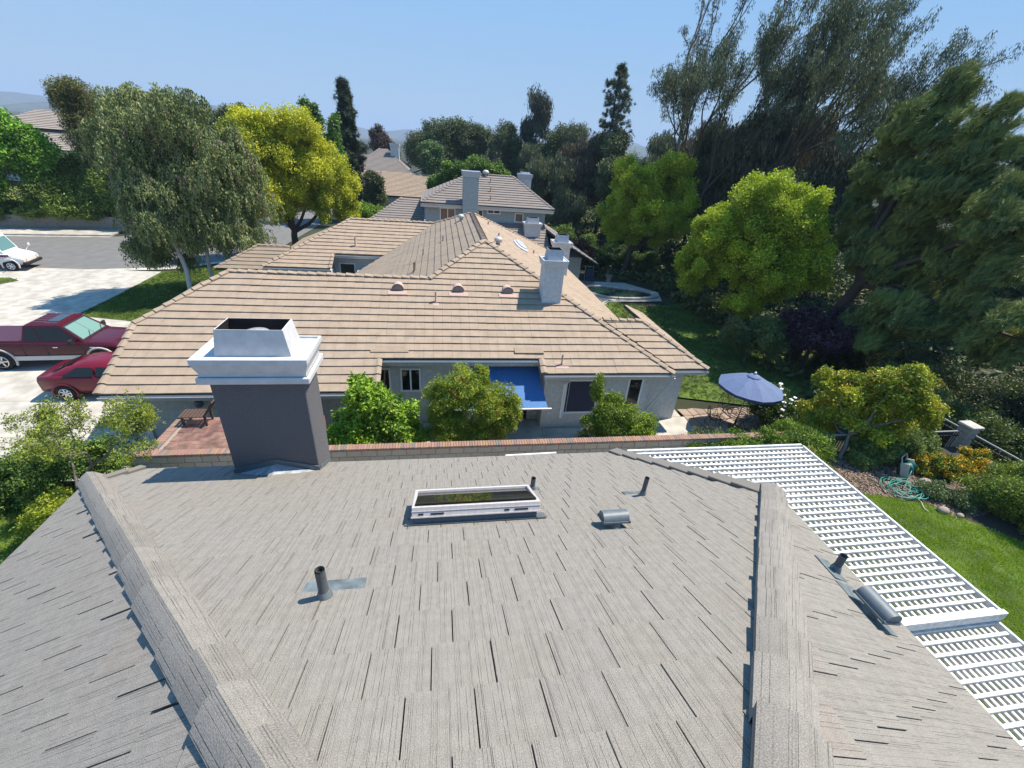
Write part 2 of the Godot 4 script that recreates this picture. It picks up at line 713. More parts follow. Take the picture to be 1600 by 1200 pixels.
# the tiles that look largest become parts of their own, the rest of each slope is joined
func lay_tiles(most: int) -> void:
	jobs.sort_custom(func(a, b): return a.size > b.size)
	var rest := {}
	for i in jobs.size():
		var j: Dictionary = jobs[i]
		if i < most and j.size > 0.0:
			own("roof_tile", j.mesh, j.mat, j.part, j.xf)
		else:
			rest.get_or_add(j.part, []).append(j)
	for part in rest:
		var st := SurfaceTool.new()
		st.begin(Mesh.PRIMITIVE_TRIANGLES)
		for j in rest[part]:
			st.append_from(j.mesh, 0, j.xf)
		var o := own("roof_tiles", st.commit(), rest[part][0].mat, part)
		o.set_meta("kind", "stuff")
	jobs.clear()


func cap_shape(w: float, long: float, spec: Dictionary, drop := 0.36) -> ArrayMesh:
	var s := Shape.new()
	s.tint = Color(1, 1, 1) * rr(0.88, 1.06)
	var off := Vector2(rng.randf(), rng.randf())
	var ring := func(z: float, lift: float, k: float) -> Array:
		var h := w * 0.5 * k
		return [V(-h, lift - h * drop - 0.045, z), V(-h, lift - h * drop, z), V(-h * 0.45, lift - h * drop * 0.3, z), V(0, lift, z), V(h * 0.45, lift - h * drop * 0.3, z), V(h, lift - h * drop, z), V(h, lift - h * drop - 0.045, z)]
	var a: Array = ring.call(-0.05, 0.002, 0.95)
	var b: Array = ring.call(long, 0.05, 1.03)
	s.flat()
	for i in 6:
		if i == 1 or i == 3:
			s.smooth()
		if i == 0 or i == 5:
			s.flat()
		var uv := [Vector2(i * 0.08, 0) + off, Vector2(i * 0.08 + 0.08, 0) + off, Vector2(i * 0.08 + 0.08, 0.5) + off, Vector2(i * 0.08, 0.5) + off]
		s.face([a[i], a[i + 1], b[i + 1], b[i]], V(0, -0.3, 0.2), uv)
	s.flat()
	for i in range(0, 6):
		s.tri(b[i], b[i + 1], V(0, b[0].y, long))
	return s.mesh()


# a row of ridge or hip tiles from the high end to the low end
func caps(house: Node3D, a: Vector3, b: Vector3, w: float, spec: Dictionary, lift := 0.03, called := "hip_tile", drop := 0.36) -> void:
	var along := (b - a).normalized()
	var total := (b - a).length()
	var e: float = spec.get("cap", 0.36)
	var count := int(round(total / e))
	e = total / count
	var shapes := []
	for k in 4:
		shapes.append(cap_shape(w, e, spec, drop))
	var side := along.cross(UP).normalized() * -1.0
	var up := along.cross(side).normalized()
	if up.y < 0:
		up = -up
		side = -side
	side = up.cross(along)
	for i in count:
		var at := a + along * e * i + up * (lift + rr(-0.004, 0.006)) + side * rr(-0.006, 0.006)
		own(called, shapes[rng.randi() % 4], spec.mat, house, Transform3D(Basis(side, up, along).rotated(up, rr(-0.012, 0.012)), at))


# fascia board and gutter along an eave
func eave(house: Node3D, a: Vector3, b: Vector3, out: Vector3, fascia := 0.2, gutter := true) -> void:
	var s := Shape.new()
	var along := (b - a).normalized()
	var basis := Basis(along, UP, along.cross(UP))
	s.bevel((a + b) * 0.5 - UP * (fascia * 0.5 + 0.06) - out * 0.05, V((b - a).length() - 0.02, fascia, 0.04), 0.006, basis)
	obj("fascia", s, M.trim, house)
	if gutter:
		var g := Shape.new()
		g.flat()
		var q := out * 0.105
		var y := -0.075
		var prof := [Vector2(0, 0), Vector2(0.0, -0.1), Vector2(0.07, -0.1), Vector2(0.105, -0.03), Vector2(0.105, 0.0), Vector2(0.09, 0.0), Vector2(0.06, -0.085), Vector2(0.012, -0.085)]
		for i in prof.size():
			var j := (i + 1) % prof.size()
			g.quad(a + out * (prof[i].x - 0.028) + UP * (prof[i].y + y), b + out * (prof[i].x - 0.028) + UP * (prof[i].y + y), b + out * (prof[j].x - 0.028) + UP * (prof[j].y + y), a + out * (prof[j].x - 0.028) + UP * (prof[j].y + y))
		for e in [a, b]:
			g.quad(e + out * -0.028 + UP * y, e + out * -0.028 + UP * (y - 0.1), e + out * 0.042 + UP * (y - 0.1), e + out * 0.077 + UP * y)
		obj("gutter", g, M.gutter, house)


# a window in a wall whose outside looks along "out": frame, panes
func window(house: Node3D, c: Vector3, w: float, h: float, out: Vector3, panes := 2, called := "window", glass: Material = null, frame: Material = null) -> MeshInstance3D:
	var side := UP.cross(out).normalized()
	var basis := Basis(side, UP, out)
	var f := Shape.new()
	var t := 0.06
	f.box(c + UP * (h * 0.5 - t * 0.5) + out * 0.02, V(w, t, 0.06), basis)
	f.box(c - UP * (h * 0.5 - t * 0.5) + out * 0.025, V(w + 0.06, t, 0.07), basis)
	for k in panes + 1:
		f.box(c + side * (-w * 0.5 + t * 0.5 + (w - t) * k / panes) + out * 0.018, V(t, h - 2 * t, 0.05), basis)
	var o := obj(called, f, frame if frame else M.white_paint, house)
	for k in panes:
		var p := Shape.new()
		var pw := (w - t) / panes - t
		p.box(c + side * (-w * 0.5 + t + pw * 0.5 + (w - t) * k / panes) + out * 0.006, V(pw, h - 2 * t, 0.012), basis)
		obj("pane", p, glass if glass else M.glass_dark, o)
	return o


# chimney with a stepped cap and a tapered metal shroud. lo and hi: body corners
func chimney(house: Node3D, lo: Vector3, hi: Vector3, body: Material, cap: Material, shroud := 0.34, band := true, top := 0.3) -> MeshInstance3D:
	var s := Shape.new()
	s.bevel((lo + hi) * 0.5, hi - lo, 0.012)
	var o := obj("chimney", s, body, house)
	var c := (lo + hi) * 0.5
	var w := hi.x - lo.x
	var dz := hi.z - lo.z
	if band:
		var b := Shape.new()
		b.bevel(V(c.x, hi.y + 0.045, c.z), V(w + 0.2, 0.09, dz + 0.2), 0.01)
		obj("chimney_band", b, cap, o)
		var seam := Shape.new()
		seam.box(V(c.x, hi.y + 0.0915, c.z), V(w + 0.126, 0.007, dz + 0.126))
		obj("cap_seam", seam, M.black, o)
	var k := Shape.new()
	var y := hi.y + (0.092 if band else 0.0)
	var rect := func(g: float, yy: float) -> Array:
		return [V(lo.x - g, yy, lo.z - g), V(hi.x + g, yy, lo.z - g), V(hi.x + g, yy, hi.z + g), V(lo.x - g, yy, hi.z + g)]
	k.loft([rect.call(0.06, y), rect.call(0.06, y + top * 0.2), rect.call(0.11, y + top * 0.75), rect.call(0.11, y + top), rect.call(0.075, y + top), rect.call(0.075, y + top - 0.03)], true, false)
	obj("chimney_cap", k, cap, o)
	if shroud > 0.0:
		var f := Shape.new()
		var y1 := y + top - 0.03
		var ring := func(m: float, yy: float) -> Array:
			var hx := w * 0.5 * m
			var hz := dz * 0.5 * m
			return [V(c.x - hx, yy, c.z - hz), V(c.x + hx, yy, c.z - hz), V(c.x + hx, yy, c.z + hz), V(c.x - hx, yy, c.z + hz)]
		f.loft([ring.call(0.79, y1), ring.call(0.69, y1 + shroud)], false, false)
		f.loft([ring.call(0.69, y1 + shroud), ring.call(0.665, y1 + shroud)], false, false)
		obj("chimney_shroud", f, M.zinc_of if M.has("zinc_of") else cap, o)
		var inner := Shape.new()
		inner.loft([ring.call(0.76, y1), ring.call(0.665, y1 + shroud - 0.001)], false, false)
		obj("shroud_inner_shade", inner, M.black, o)  # black inner skin paints in the dark of the shroud opening
		var r := Shape.new()
		r.lathe(V(c.x, y1, c.z), [[0.1, 0.0], [0.1, shroud - 0.2], [0.17, shroud - 0.2], [0.17, shroud - 0.13], [0.15, shroud - 0.105], [0.0, shroud - 0.1]], 16)
		obj("flue_cap", r, M.zinc, o)
	return o


# ---------- the house whose roof the camera stands on ----------

func make_our_house() -> void:
	var h := thing("house", "house with grey concrete tile roof filling the foreground, chimney and skylight on it", "house", V(0, 1.5, 0))
	var spec := {"w": 0.327, "exp": 0.3555, "thick": 0.024, "mat": M.grey_tile, "tone": 0.05, "gap": 0.0036, "stagger": 0.64, "wave": 0.004, "cap": 0.39, "odd": 0.06}
	var apex := V(0.446, 8.105, 0.38)
	var a0 := V(0.073, 0, -5.895)
	a0.y = 9.7 - 1.789 + 0.5 * a0.z
	slope(h, a0, V(0, 0, -1), 0.5, [Vector2(0.446, 0.38), Vector2(4.1, -3.54), Vector2(3.9, -3.54), Vector2(3.03, -5.895), Vector2(-4.45, -5.895), Vector2(-4.62, -5.42), Vector2(-4.85, -5.42)], spec)
	var sl := spec.duplicate()
	sl.erase("made")
	sl.ragged = 0.035
	sl.stagger = 0.41
	slope(h, V(-4.85, 5.19, -2.0), V(-1, 0, 0), 0.5505, [Vector2(0.446, 0.38), Vector2(0.446, 2.4), Vector2(-4.85, 2.4), Vector2(-4.85, -5.44)], sl)
	var sr := spec.duplicate()
	sr.erase("made")
	sr.stagger = 0.27
	slope(h, V(4.12, 6.14, -2.0), V(1, 0, 0), 0.535, [Vector2(0.446, 0.38), Vector2(0.446, 2.4), Vector2(4.12, 2.4), Vector2(4.12, -3.56)], sr)
	# the roof goes on behind
	var rear := spec.duplicate()
	rear.bare = true
	slope(h, V(-4.85, 5.19, -2.0), V(-1, 0, 0), 0.5505, [Vector2(0.446, 2.4), Vector2(0.446, 12), Vector2(-4.85, 12), Vector2(-4.85, 2.4)], rear)
	slope(h, V(4.12, 6.14, -2.0), V(1, 0, 0), 0.535, [Vector2(0.446, 2.4), Vector2(0.446, 12), Vector2(4.12, 12), Vector2(4.12, 2.4)], rear)
	lay_tiles(298)
	caps(h, apex, V(-4.86, 5.19, -5.46), 0.29, spec, 0.075, "hip_tile", 0.78)
	caps(h, apex + V(0.05, 0, -0.05), V(4.14, 6.14, -3.58), 0.28, spec, 0.045)
	# tile ends along the two short rakes
	var rake := {"w": 0.2, "exp": 0.3555, "thick": 0.02, "mat": M.grey_tile, "tone": 0.05}
	for e in [[V(3.93, 6.14, -3.56), V(3.06, 4.965, -5.9), 8], [V(-4.62, 5.2, -5.44), V(-4.47, 4.965, -5.9), 2]]:
		var along: Vector3 = (e[1] - e[0]).normalized()
		for i in e[2]:
			var s := Shape.new()
			s.tint = shade_of(rake)
			var len: float = (e[1] - e[0]).length() / e[2]
			var c: Vector3 = e[0] + along * len * (i + 0.5) + V(0.05 if e[2] == 8 else -0.05, 0.03, 0)
			s.bevel(c, V(0.2 if e[2] == 8 else 0.1, 0.075, len + 0.06), 0.008, Basis(along.cross(UP).normalized() * -1.0, along.cross(along.cross(UP)).normalized() * -1.0, along).rotated(along.cross(UP).normalized(), 0.09))
			obj("rake_tile", s, M.grey_tile, h)
	# walls below
	var w := Shape.new()
	w.box(V(-0.35, 3.1, 3.5), V(8.0, 3.2, 17.6))
	w.box(V(-0.7, 3.05, -5.35), V(7.0, 3.1, 0.7))
	obj("wall", w, M.pale, h)
	eave(h, V(-4.45, 4.97, -5.93), V(3.03, 4.97, -5.93), V(0, 0, -1))
	eave(h, V(-4.88, 5.17, -5.4), V(-4.88, 5.17, 12), V(-1, 0, 0))
	eave(h, V(4.15, 6.12, -3.5), V(4.15, 6.12, 12), V(1, 0, 0), 0.2, false)
	# chimney
	M.zinc_of = M.cap_paint
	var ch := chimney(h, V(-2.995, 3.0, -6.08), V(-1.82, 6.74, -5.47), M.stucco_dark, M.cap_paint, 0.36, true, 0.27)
	var f := Shape.new()
	f.flat()
	# flashing saddle on the high side of the chimney
	for k in [[V(-3.02, 5.19, -5.44), V(-2.4, 5.35, -5.455), V(-2.4, 5.31, -5.2), V(-3.02, 5.205, -5.42)], [V(-1.8, 5.19, -5.44), V(-2.4, 5.35, -5.455), V(-2.4, 5.31, -5.2), V(-1.8, 5.205, -5.42)]]:
		f.prism(k, V(0, -0.02, 0))
	obj("saddle_flashing", f, M.zinc, ch)
	var skirt := Shape.new()
	for k in 2:
		var x0 := -3.005 if k == 0 else -2.4
		var x1 := -2.4 if k == 0 else -1.81
		var y0 := 5.22 if k == 0 else 5.38
		var y1 := 5.38 if k == 0 else 5.22
		skirt.prism([V(x0, y0 - 0.06, -5.464), V(x1, y1 - 0.06, -5.464), V(x1, y1 + 0.06, -5.464), V(x0, y0 + 0.06, -5.464)], V(0, 0, 0.014))
	skirt.box(V(-1.812, 5.07, -5.72), V(0.012, 0.13, 0.5), Basis(Vector3.RIGHT, atan(0.5)).inverse())
	obj("counter_flashing", skirt, M.metal_grey, ch)
	skylight(h)
	vent_pipe(h, V(-0.79, 6.895, -2.03), 0.3, 0.033, V(0.03, 0, -0.1), V(0.42, 0, 0.22), 0.5, -1)
	vent_pipe(h, V(2.42, 6.085, -3.65), 0.3, 0.027, V(-0.04, 0, -0.06), V(0.3, 0, 0.2), 0.5, -1)
	vent_pipe(h, V(1.14, 5.895, -4.04), 0.22, 0.03, V(0, 0, 0), V(0.2, 0, 0.18), 0.5, -1)
	vent_pipe(h, V(3.7, 6.37, -2.24), 0.23, 0.032, V(-0.05, 0, 0), V(0.2, 0, 0.25), 0.535, 1)
	hood_vent(h, V(1.68, 6.47, -2.83), V(1, 0, 0), V(0, -0.447, -0.894), 0.26, 0.075)
	hood_vent(h, V(3.52, 6.46, -1.76), V(0, 0, 1), V(0.883, -0.47, 0), 0.28, 0.085)


func skylight(h: Node3D) -> void:
	var n := V(0, 0.8944, -0.4472)
	var d := V(0, -0.4472, -0.8944)
	var b := Basis(V(1, 0, 0), n, V(0, 0.4472, 0.8944))
	var c := V(0.36, 0, -3.40)
	c.y = 9.7 - 1.789 + 0.5 * c.z
	var s := Shape.new()
	s.bevel(c + n * 0.06, V(1.24, 0.14, 0.56), 0.008, b)
	var o := obj("skylight", s, M.metal_grey, h)
	var f := Shape.new()
	var w := 1.3
	var dz := 0.62
	for k in [-1, 1]:
		f.bevel(c + n * 0.16 + b.z * (dz * 0.5 - 0.018) * k, V(w, 0.1, 0.036), 0.006, b)
		f.bevel(c + n * 0.162 + V(1, 0, 0) * (w * 0.5 - 0.018) * k, V(0.036, 0.096, dz - 0.072), 0.006, b)
	f.box(c + n * 0.108 + b.z * (dz * 0.5 + 0.003), V(w + 0.012, 0.012, 0.02), b)
	f.box(c + n * 0.165 + b.z * (dz * 0.5 + 0.002), V(w + 0.004, 0.006, 0.006), b)
	obj("skylight_frame", f, M.skyframe, o)
	var g := Shape.new()
	g.box(c + n * 0.2, V(w - 0.072, 0.012, dz - 0.072), b.rotated(V(1, 0, 0), -0.09))
	obj("skylight_glass", g, M.sky_glass, o)
	var sk := Shape.new()
	sk.prism([c + V(-0.72, 0, 0) + b.z * 0.3 + n * 0.034, c + V(0.72, 0, 0) + b.z * 0.3 + n * 0.034, c + V(0.72, 0, 0) + b.z * 0.16 + n * 0.034, c + V(-0.72, 0, 0) + b.z * 0.16 + n * 0.034], n * -0.01)
	obj("skylight_flashing", sk, M.metal_grey, o)
	var t := Shape.new()
	for q in [[-0.4, 0.13], [-0.56, 0.05], [0.3, 0.05], [0.45, 0.14]]:
		t.box(c + V(q[0], 0, 0) + n * 0.135 + b.z * (dz * 0.5 + 0.002), V(q[1], 0.016, 0.006), b)
	obj("tar_smear", t, M.black, o)


# pipe through a slope that falls along -z (facing -1) or +x (facing 1)
func vent_pipe(h: Node3D, base: Vector3, tall: float, r: float, off: Vector3, size: Vector3, tanp: float, facing: int, m: Material = null) -> void:
	var s := Shape.new()
	var top := base + UP * tall
	s.tube([base - UP * 0.1, base + UP * 0.08, base + UP * 0.09, top], [r * 1.25, r * 1.2, r, r], 12, false)
	s.tube([top, top - UP * 0.1], [r, r * 0.72], 12, false)
	s.tube([top + UP * 0.001, top - UP * 0.12], [r * 0.74, r * 0.74], 12, false)
	var o := obj("vent_pipe", s, m if m else M.pipe, h)
	var hole := Shape.new()
	hole.lathe(top - UP * 0.03, [[r * 0.73, 0.0], [0.0, 0.001]], 12)
	obj("pipe_bore", hole, M.black, o)
	var p := Shape.new()
	var corner := []
	var c := base + off
	for k in [[-1, -1], [1, -1], [1, 1], [-1, 1]]:
		var q := c + V(size.x * 0.5 * k[0], 0, size.z * 0.5 * k[1])
		if facing == -1:
			q.y = base.y + tanp * (q.z - base.z) + 0.028
		elif facing == 2:
			q.y = base.y - tanp * (q.z - base.z) + 0.028
		elif facing == 3:
			q.y = base.y + tanp * (q.x - base.x) + 0.028
		else:
			q.y = base.y - tanp * (q.x - base.x) * facing + 0.028
		corner.append(q)
	p.prism(corner, V(0, -0.012, 0))
	obj("pipe_flashing", p, m if m else M.flash, o)
	var cone := Shape.new()
	cone.lathe(base - UP * 0.03, [[r * 1.9, 0.0], [r * 1.35, 0.1], [r * 1.05, 0.13]], 12)
	obj("pipe_boot", cone, m if m else M.flash, o)


# half-round hood on a neck: axis along "along", slope falls along "fall"
func hood_vent(h: Node3D, base: Vector3, along: Vector3, fall: Vector3, long: float, r: float) -> void:
	var n := along.cross(fall).normalized()
	if n.y < 0:
		n = -n
	var s := Shape.new()
	var c := base + n * 0.13
	var up := (n + UP).normalized()
	var out := along.cross(up).normalized()
	var ends := []
	for e in [-1, 1]:
		var ring := []
		for k in 13:
			var w := PI * k / 12
			ring.append(c + along * long * 0.5 * e + (out * cos(w) + up * sin(w) * 0.95) * r)
		ends.append(ring)
	s.smooth()
	for k in 12:
		s.face([ends[0][k], ends[0][k + 1], ends[1][k + 1], ends[1][k]], c)
	s.flat()
	for e in 2:
		s.face(ends[e], c)
	var rim := Basis(along, up, along.cross(up))
	s.box(c - up * 0.012, V(long + 0.02, 0.018, r * 2.0 + 0.02), rim)
	for e in [-1, 1]:
		s.box(c - up * 0.01 + along * long * 0.5 * e, V(0.012, 0.03, r * 2.0 + 0.024), rim)
	var o := obj("roof_vent", s, M.metal_grey, h)
	var neck := Shape.new()
	neck.tube([base - n * 0.05, base + n * 0.14], [0.07, 0.06], 12)
	obj("vent_neck", neck, M.flash, o)
	var p := Shape.new()
	var side := along
	var f := base - fall * -0.1 + along * -0.06
	p.prism([f + side * 0.22 + fall * 0.12 + n * 0.034, f - side * 0.24 + fall * 0.12 + n * 0.034, f - side * 0.24 - fall * 0.17 + n * 0.036, f + side * 0.22 - fall * 0.17 + n * 0.036], n * -0.01)
	obj("vent_flashing", p, M.flash, o)


# ---------- the neighbours' tan house ----------

func make_neighbour_house() -> void:
	var h := thing("house", "long low tan-roofed house with a blue awning just beyond the block wall", "house", V(0, 0, -18))
	var spec := {"w": 0.335, "exp": 0.343, "thick": 0.042, "mat": M.tan_tile, "tone": 0.055, "gap": 0.002, "stagger": 0.0, "shift": 0.1, "wave": 0.02}
	var brown := spec.duplicate()
	brown.mat = M.brown_tile
	var fwd := V(0, 0, 1)
	var left := V(-1, 0, 0)
	var right := V(1, 0, 0)
	slope(h, V(0, 2.67, -13.4), fwd, 0.5, [Vector2(8.75, -13.4), Vector2(3.7, -13.4), Vector2(3.7, -14.014), Vector2(-2.1, -14.014), Vector2(-2.1, -12.786), Vector2(-10.1, -12.786), Vector2(-10.1, -15.34), Vector2(-7.9, -17.75), Vector2(-0.4, -17.7), Vector2(2.01, -20.05)], spec)
	slope(h, V(-5.1, 2.445, -22), left, 0.5, [Vector2(2.01, -20.05), Vector2(2.01, -28.6), Vector2(-0.3, -31.2), Vector2(-3.4, -28.0), Vector2(-5.1, -26.2), Vector2(-5.1, -22.5), Vector2(-0.38, -17.68)], brown)
	slope(h, V(8.7, 2.655, -20), right, 0.5, [Vector2(2.01, -20.05), Vector2(2.01, -28.6), Vector2(8.7, -35.3), Vector2(8.7, -13.42)], spec)
	slope(h, V(-8, 2.66, -27), fwd, 0.5, [Vector2(-5.77, -31.4), Vector2(-0.3, -31.3), Vector2(-3.4, -28.2), Vector2(-6.43, -28.2), Vector2(-6.43, -27.0), Vector2(-10.1, -27.0)], spec)
	slope(h, V(-11, 2.3, -27.6), fwd, 0.5, [Vector2(-11.1, -29.6), Vector2(-9.2, -29.6), Vector2(-9.2, -27.6), Vector2(-13.0, -27.6)], brown)
	slope(h, V(9, 2.67, -13.74), fwd, 0.5, [Vector2(8.9, -13.74), Vector2(10.35, -13.74), Vector2(8.33, -16.0), Vector2(6.6, -16.0)], spec)
	slope(h, V(10.35, 2.67, -15), right, 0.56, [Vector2(8.33, -16.0), Vector2(8.33, -18.0), Vector2(10.35, -20.2), Vector2(10.35, -13.74)], spec)
	var bare := {"bare": true, "mat": M.tan_tile}
	slope(h, V(-5, 2.3, -22.5), V(0, 0, -1), 0.5, [Vector2(-7.9, -17.8), Vector2(-0.4, -17.8), Vector2(-5.1, -22.5), Vector2(-10.1, -20.0)], bare)
	slope(h, V(-10.1, 3.72, -17), left, 0.5, [Vector2(-7.9, -17.75), Vector2(-10.1, -15.4), Vector2(-10.1, -20.0)], bare)
	slope(h, V(3, 2.655, -35.3), V(0, 0, -1), 0.5, [Vector2(2.01, -28.6), Vector2(8.7, -35.3), Vector2(0, -35.3), Vector2(-0.3, -31.3)], bare)
	slope(h, V(-10.1, 2.66, -31), left, 0.5, [Vector2(-5.77, -31.4), Vector2(-10.1, -27.0), Vector2(-10.1, -35.5)], bare)
	slope(h, V(-6, 2.66, -35.4), V(0, 0, -1), 0.5, [Vector2(-5.77, -31.4), Vector2(-0.3, -31.4), Vector2(0, -35.4), Vector2(-10.1, -35.4)], bare)
	lay_tiles(298)
	caps(h, V(2.03, 6.0, -20.05), V(8.76, 2.67, -13.38), 0.27, spec, 0.045)
	caps(h, V(2.0, 6.0, -20.05), V(-0.42, 4.82, -17.66), 0.27, spec, 0.045)
	caps(h, V(-0.42, 4.83, -17.73), V(-7.9, 4.85, -17.78), 0.27, spec, 0.045, "ridge_tile")
	caps(h, V(-7.9, 4.86, -17.76), V(-10.12, 3.64, -15.34), 0.27, spec, 0.045)
	caps(h, V(2.02, 6.0, -28.6), V(2.02, 6.0, -20.05), 0.27, spec, 0.045, "ridge_tile")
	caps(h, V(2.02, 6.0, -28.6), V(8.72, 2.66, -35.3), 0.27, spec, 0.045)
	caps(h, V(2.02, 6.0, -28.6), V(-0.3, 4.86, -31.35), 0.27, spec, 0.045)
	caps(h, V(-0.3, 4.87, -31.4), V(-5.77, 4.86, -31.42), 0.27, spec, 0.045, "ridge_tile")
	caps(h, V(-5.77, 4.86, -31.42), V(-10.12, 2.66, -27.0), 0.27, spec, 0.045)
	caps(h, V(8.33, 3.81, -16.0), V(6.6, 3.81, -16.02), 0.25, spec, 0.045, "ridge_tile")
	caps(h, V(8.33, 3.81, -16.0), V(10.36, 2.68, -13.72), 0.25, spec, 0.045)
	caps(h, V(-9.3, 3.3, -29.6), V(-11.1, 3.3, -29.6), 0.25, brown, 0.04, "ridge_tile")
	caps(h, V(-11.1, 3.3, -29.6), V(-13.0, 2.3, -27.6), 0.25, brown, 0.04)
	# rake tiles where the lower roof ends stop
	for e in [[V(-10.1, 3.66, -15.34), V(-10.1, 2.38, -12.78)], [V(-2.1, 2.98, -14.0), V(-2.1, 2.38, -12.78)], [V(3.7, 2.98, -14.0), V(3.7, 2.69, -13.4)], [V(-6.43, 3.26, -28.2), V(-6.43, 2.67, -27.0)]]:
		caps(h, e[0], e[1], 0.24, spec, 0.03, "rake_tile")
	# lifted courses above the middle eave
	for q in [[-1.75, 1.3, -14.36], [3.25, 1.1, -14.32]]:
		var s := Shape.new()
		s.tint = Color(0.92, 0.9, 0.88)
		s.bevel(V(q[0], 3.17, q[2]), V(q[1], 0.06, 0.3), 0.008, Basis(Vector3.RIGHT, 0.36))
		obj("raised_tile_strip", s, M.tan_tile, h)
	eave(h, V(-10.1, 2.36, -12.76), V(-2.1, 2.36, -12.76), fwd)
	eave(h, V(-2.1, 2.97, -14.0), V(3.7, 2.97, -14.0), fwd, 0.22)
	eave(h, V(3.7, 2.67, -13.38), V(8.78, 2.67, -13.38), fwd)
	eave(h, V(8.72, 2.66, -35.2), V(8.72, 2.66, -13.4), right, 0.2, false)
	eave(h, V(8.8, 2.67, -13.72), V(10.38, 2.67, -13.72), fwd)
	eave(h, V(-10.1, 2.66, -26.98), V(-6.43, 2.66, -26.98), fwd)
	eave(h, V(-6.43, 3.26, -28.18), V(-3.4, 3.26, -28.18), fwd)
	eave(h, V(10.38, 2.67, -20.2), V(10.38, 2.67, -13.7), right, 0.2, false)
	# walls
	for q in [["wall", -9.6, -2.6, -22.0, -13.45, 2.25, M.sage], ["wall", -2.6, 3.9, -22.0, -14.55, 2.72, M.pale], ["wall", 3.9, 8.15, -34.8, -13.9, 2.44, M.pale], ["wall", -5.0, 3.9, -28.6, -22.0, 2.36, M.pale], ["wall", -9.6, 3.9, -35.0, -28.75, 2.85, M.pale], ["wall", 8.15, 9.8, -19.5, -14.3, 2.42, M.pale], ["wall", -12.2, -9.6, -34.0, -28.6, 2.2, M.pale], ["wall", -9.6, -6.5, -28.75, -27.6, 2.4, M.pale]]:
		var s := Shape.new()
		s.box(V((q[1] + q[2]) * 0.5, q[5] * 0.5 - 0.1, (q[3] + q[4]) * 0.5), V(q[2] - q[1], q[5] + 0.2, q[4] - q[3]))
		obj(q[0], s, q[6], h)
	# soffits close the space under the overhangs
	for q in [[-10.0, -2.15, -13.5, -12.82, 2.14], [-2.1, 3.7, -14.6, -14.05, 2.72], [3.75, 8.7, -13.95, -13.44, 2.44]]:
		var s := Shape.new()
		s.box(V((q[0] + q[1]) * 0.5, q[4], (q[2] + q[3]) * 0.5), V(q[1] - q[0], 0.03, q[3] - q[2]))
		obj("soffit", s, M.trim, h)
	for q in [[M.trim, 8.78, 2.5, -13.33, 8.3, 0.9, -13.84], [M.trim, 8.3, 0.9, -13.84, 8.3, 0.02, -13.84], [M.trim, -2.2, 2.2, -12.7, -2.3, 0.02, -13.4]]:
		var s := Shape.new()
		s.tube([V(q[1], q[2], q[3]), V(q[4], q[5], q[6])], [0.04, 0.04], 6)
		obj("downspout", s, q[0], h)
	window(h, V(-1.09, 1.85, -14.55), 0.74, 0.98, fwd, 2)
	window(h, V(-2.06, 1.75, -14.55), 0.5, 1.2, fwd, 1)
	var big := window(h, V(5.4, 1.42, -13.9), 1.35, 1.5, fwd, 1, "window", M.navy)
	# open casement leaf
	var leaf := Shape.new()
	var lb := Basis(UP, 0.9)
	for q in [[0, 0.72, 0.5, 0.05], [0, -0.72, 0.5, 0.05], [-0.25, 0, 0.05, 1.45], [0.25, 0, 0.05, 1.45]]:
		leaf.box(V(4.72, 1.42, -13.72) + lb * V(q[0], q[1], 0), V(q[2], q[3], 0.05), lb)
	obj("casement_leaf", leaf, M.white_paint, big)
	window(h, V(7.55, 1.55, -13.9), 0.62, 1.35, fwd, 1)
	window(h, V(-5.75, 2.2, -28.75), 0.95, 0.8, fwd, 1)
	var louvre := Shape.new()
	for k in 4:
		louvre.box(V(-4.35, 2.05 + k * 0.11, -28.73), V(0.5, 0.05, 0.04), Basis(Vector3.RIGHT, 0.5))
	obj("wall_vent", louvre, M.iron, h)
	# corner board, meter box and lamp on the garage wall
	var post := Shape.new()
	post.box(V(-9.55, 1.1, -13.42), V(0.14, 2.2, 0.06))
	post.box(V(-6.6, 1.1, -13.42), V(0.12, 2.2, 0.05))
	post.box(V(-6.15, 1.1, -13.42), V(0.12, 2.2, 0.05))
	obj("corner_board", post, M.trim, h)
	var meter := Shape.new()
	meter.bevel(V(-7.55, 1.75, -13.38), V(0.75, 0.42, 0.12), 0.01)
	var mo := obj("meter_box", meter, M.sage, h)
	var dial := Shape.new()
	dial.lathe(V(-7.75, 1.7, -13.32), [[0.13, 0.0], [0.13, 0.1], [0.1, 0.13], [0.0, 0.135]], 14, Basis(Vector3.RIGHT, PI / 2))
	obj("meter_dial", dial, M.metal_grey, mo)
	# chimneys
	M.zinc_of = M.chimney_blue
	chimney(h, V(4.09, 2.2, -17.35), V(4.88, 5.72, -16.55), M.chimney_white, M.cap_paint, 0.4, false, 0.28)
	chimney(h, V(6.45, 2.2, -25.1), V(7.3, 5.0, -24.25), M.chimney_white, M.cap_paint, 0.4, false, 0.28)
	# domed skylight on the right slope
	var sk := Shape.new()
	var tilt := Basis(V(0, 0, 1), -atan(0.5))
	sk.bevel(V(4.6, 4.79, -25.2), V(0.62, 0.14, 1.7), 0.03, tilt)
	var so := obj("skylight", sk, M.white_paint, h)
	var dome := Shape.new()
	dome.bevel(V(4.65, 4.9, -25.2), V(0.5, 0.16, 1.55), 0.07, tilt)
	obj("skylight_dome", dome, M.frost, so)
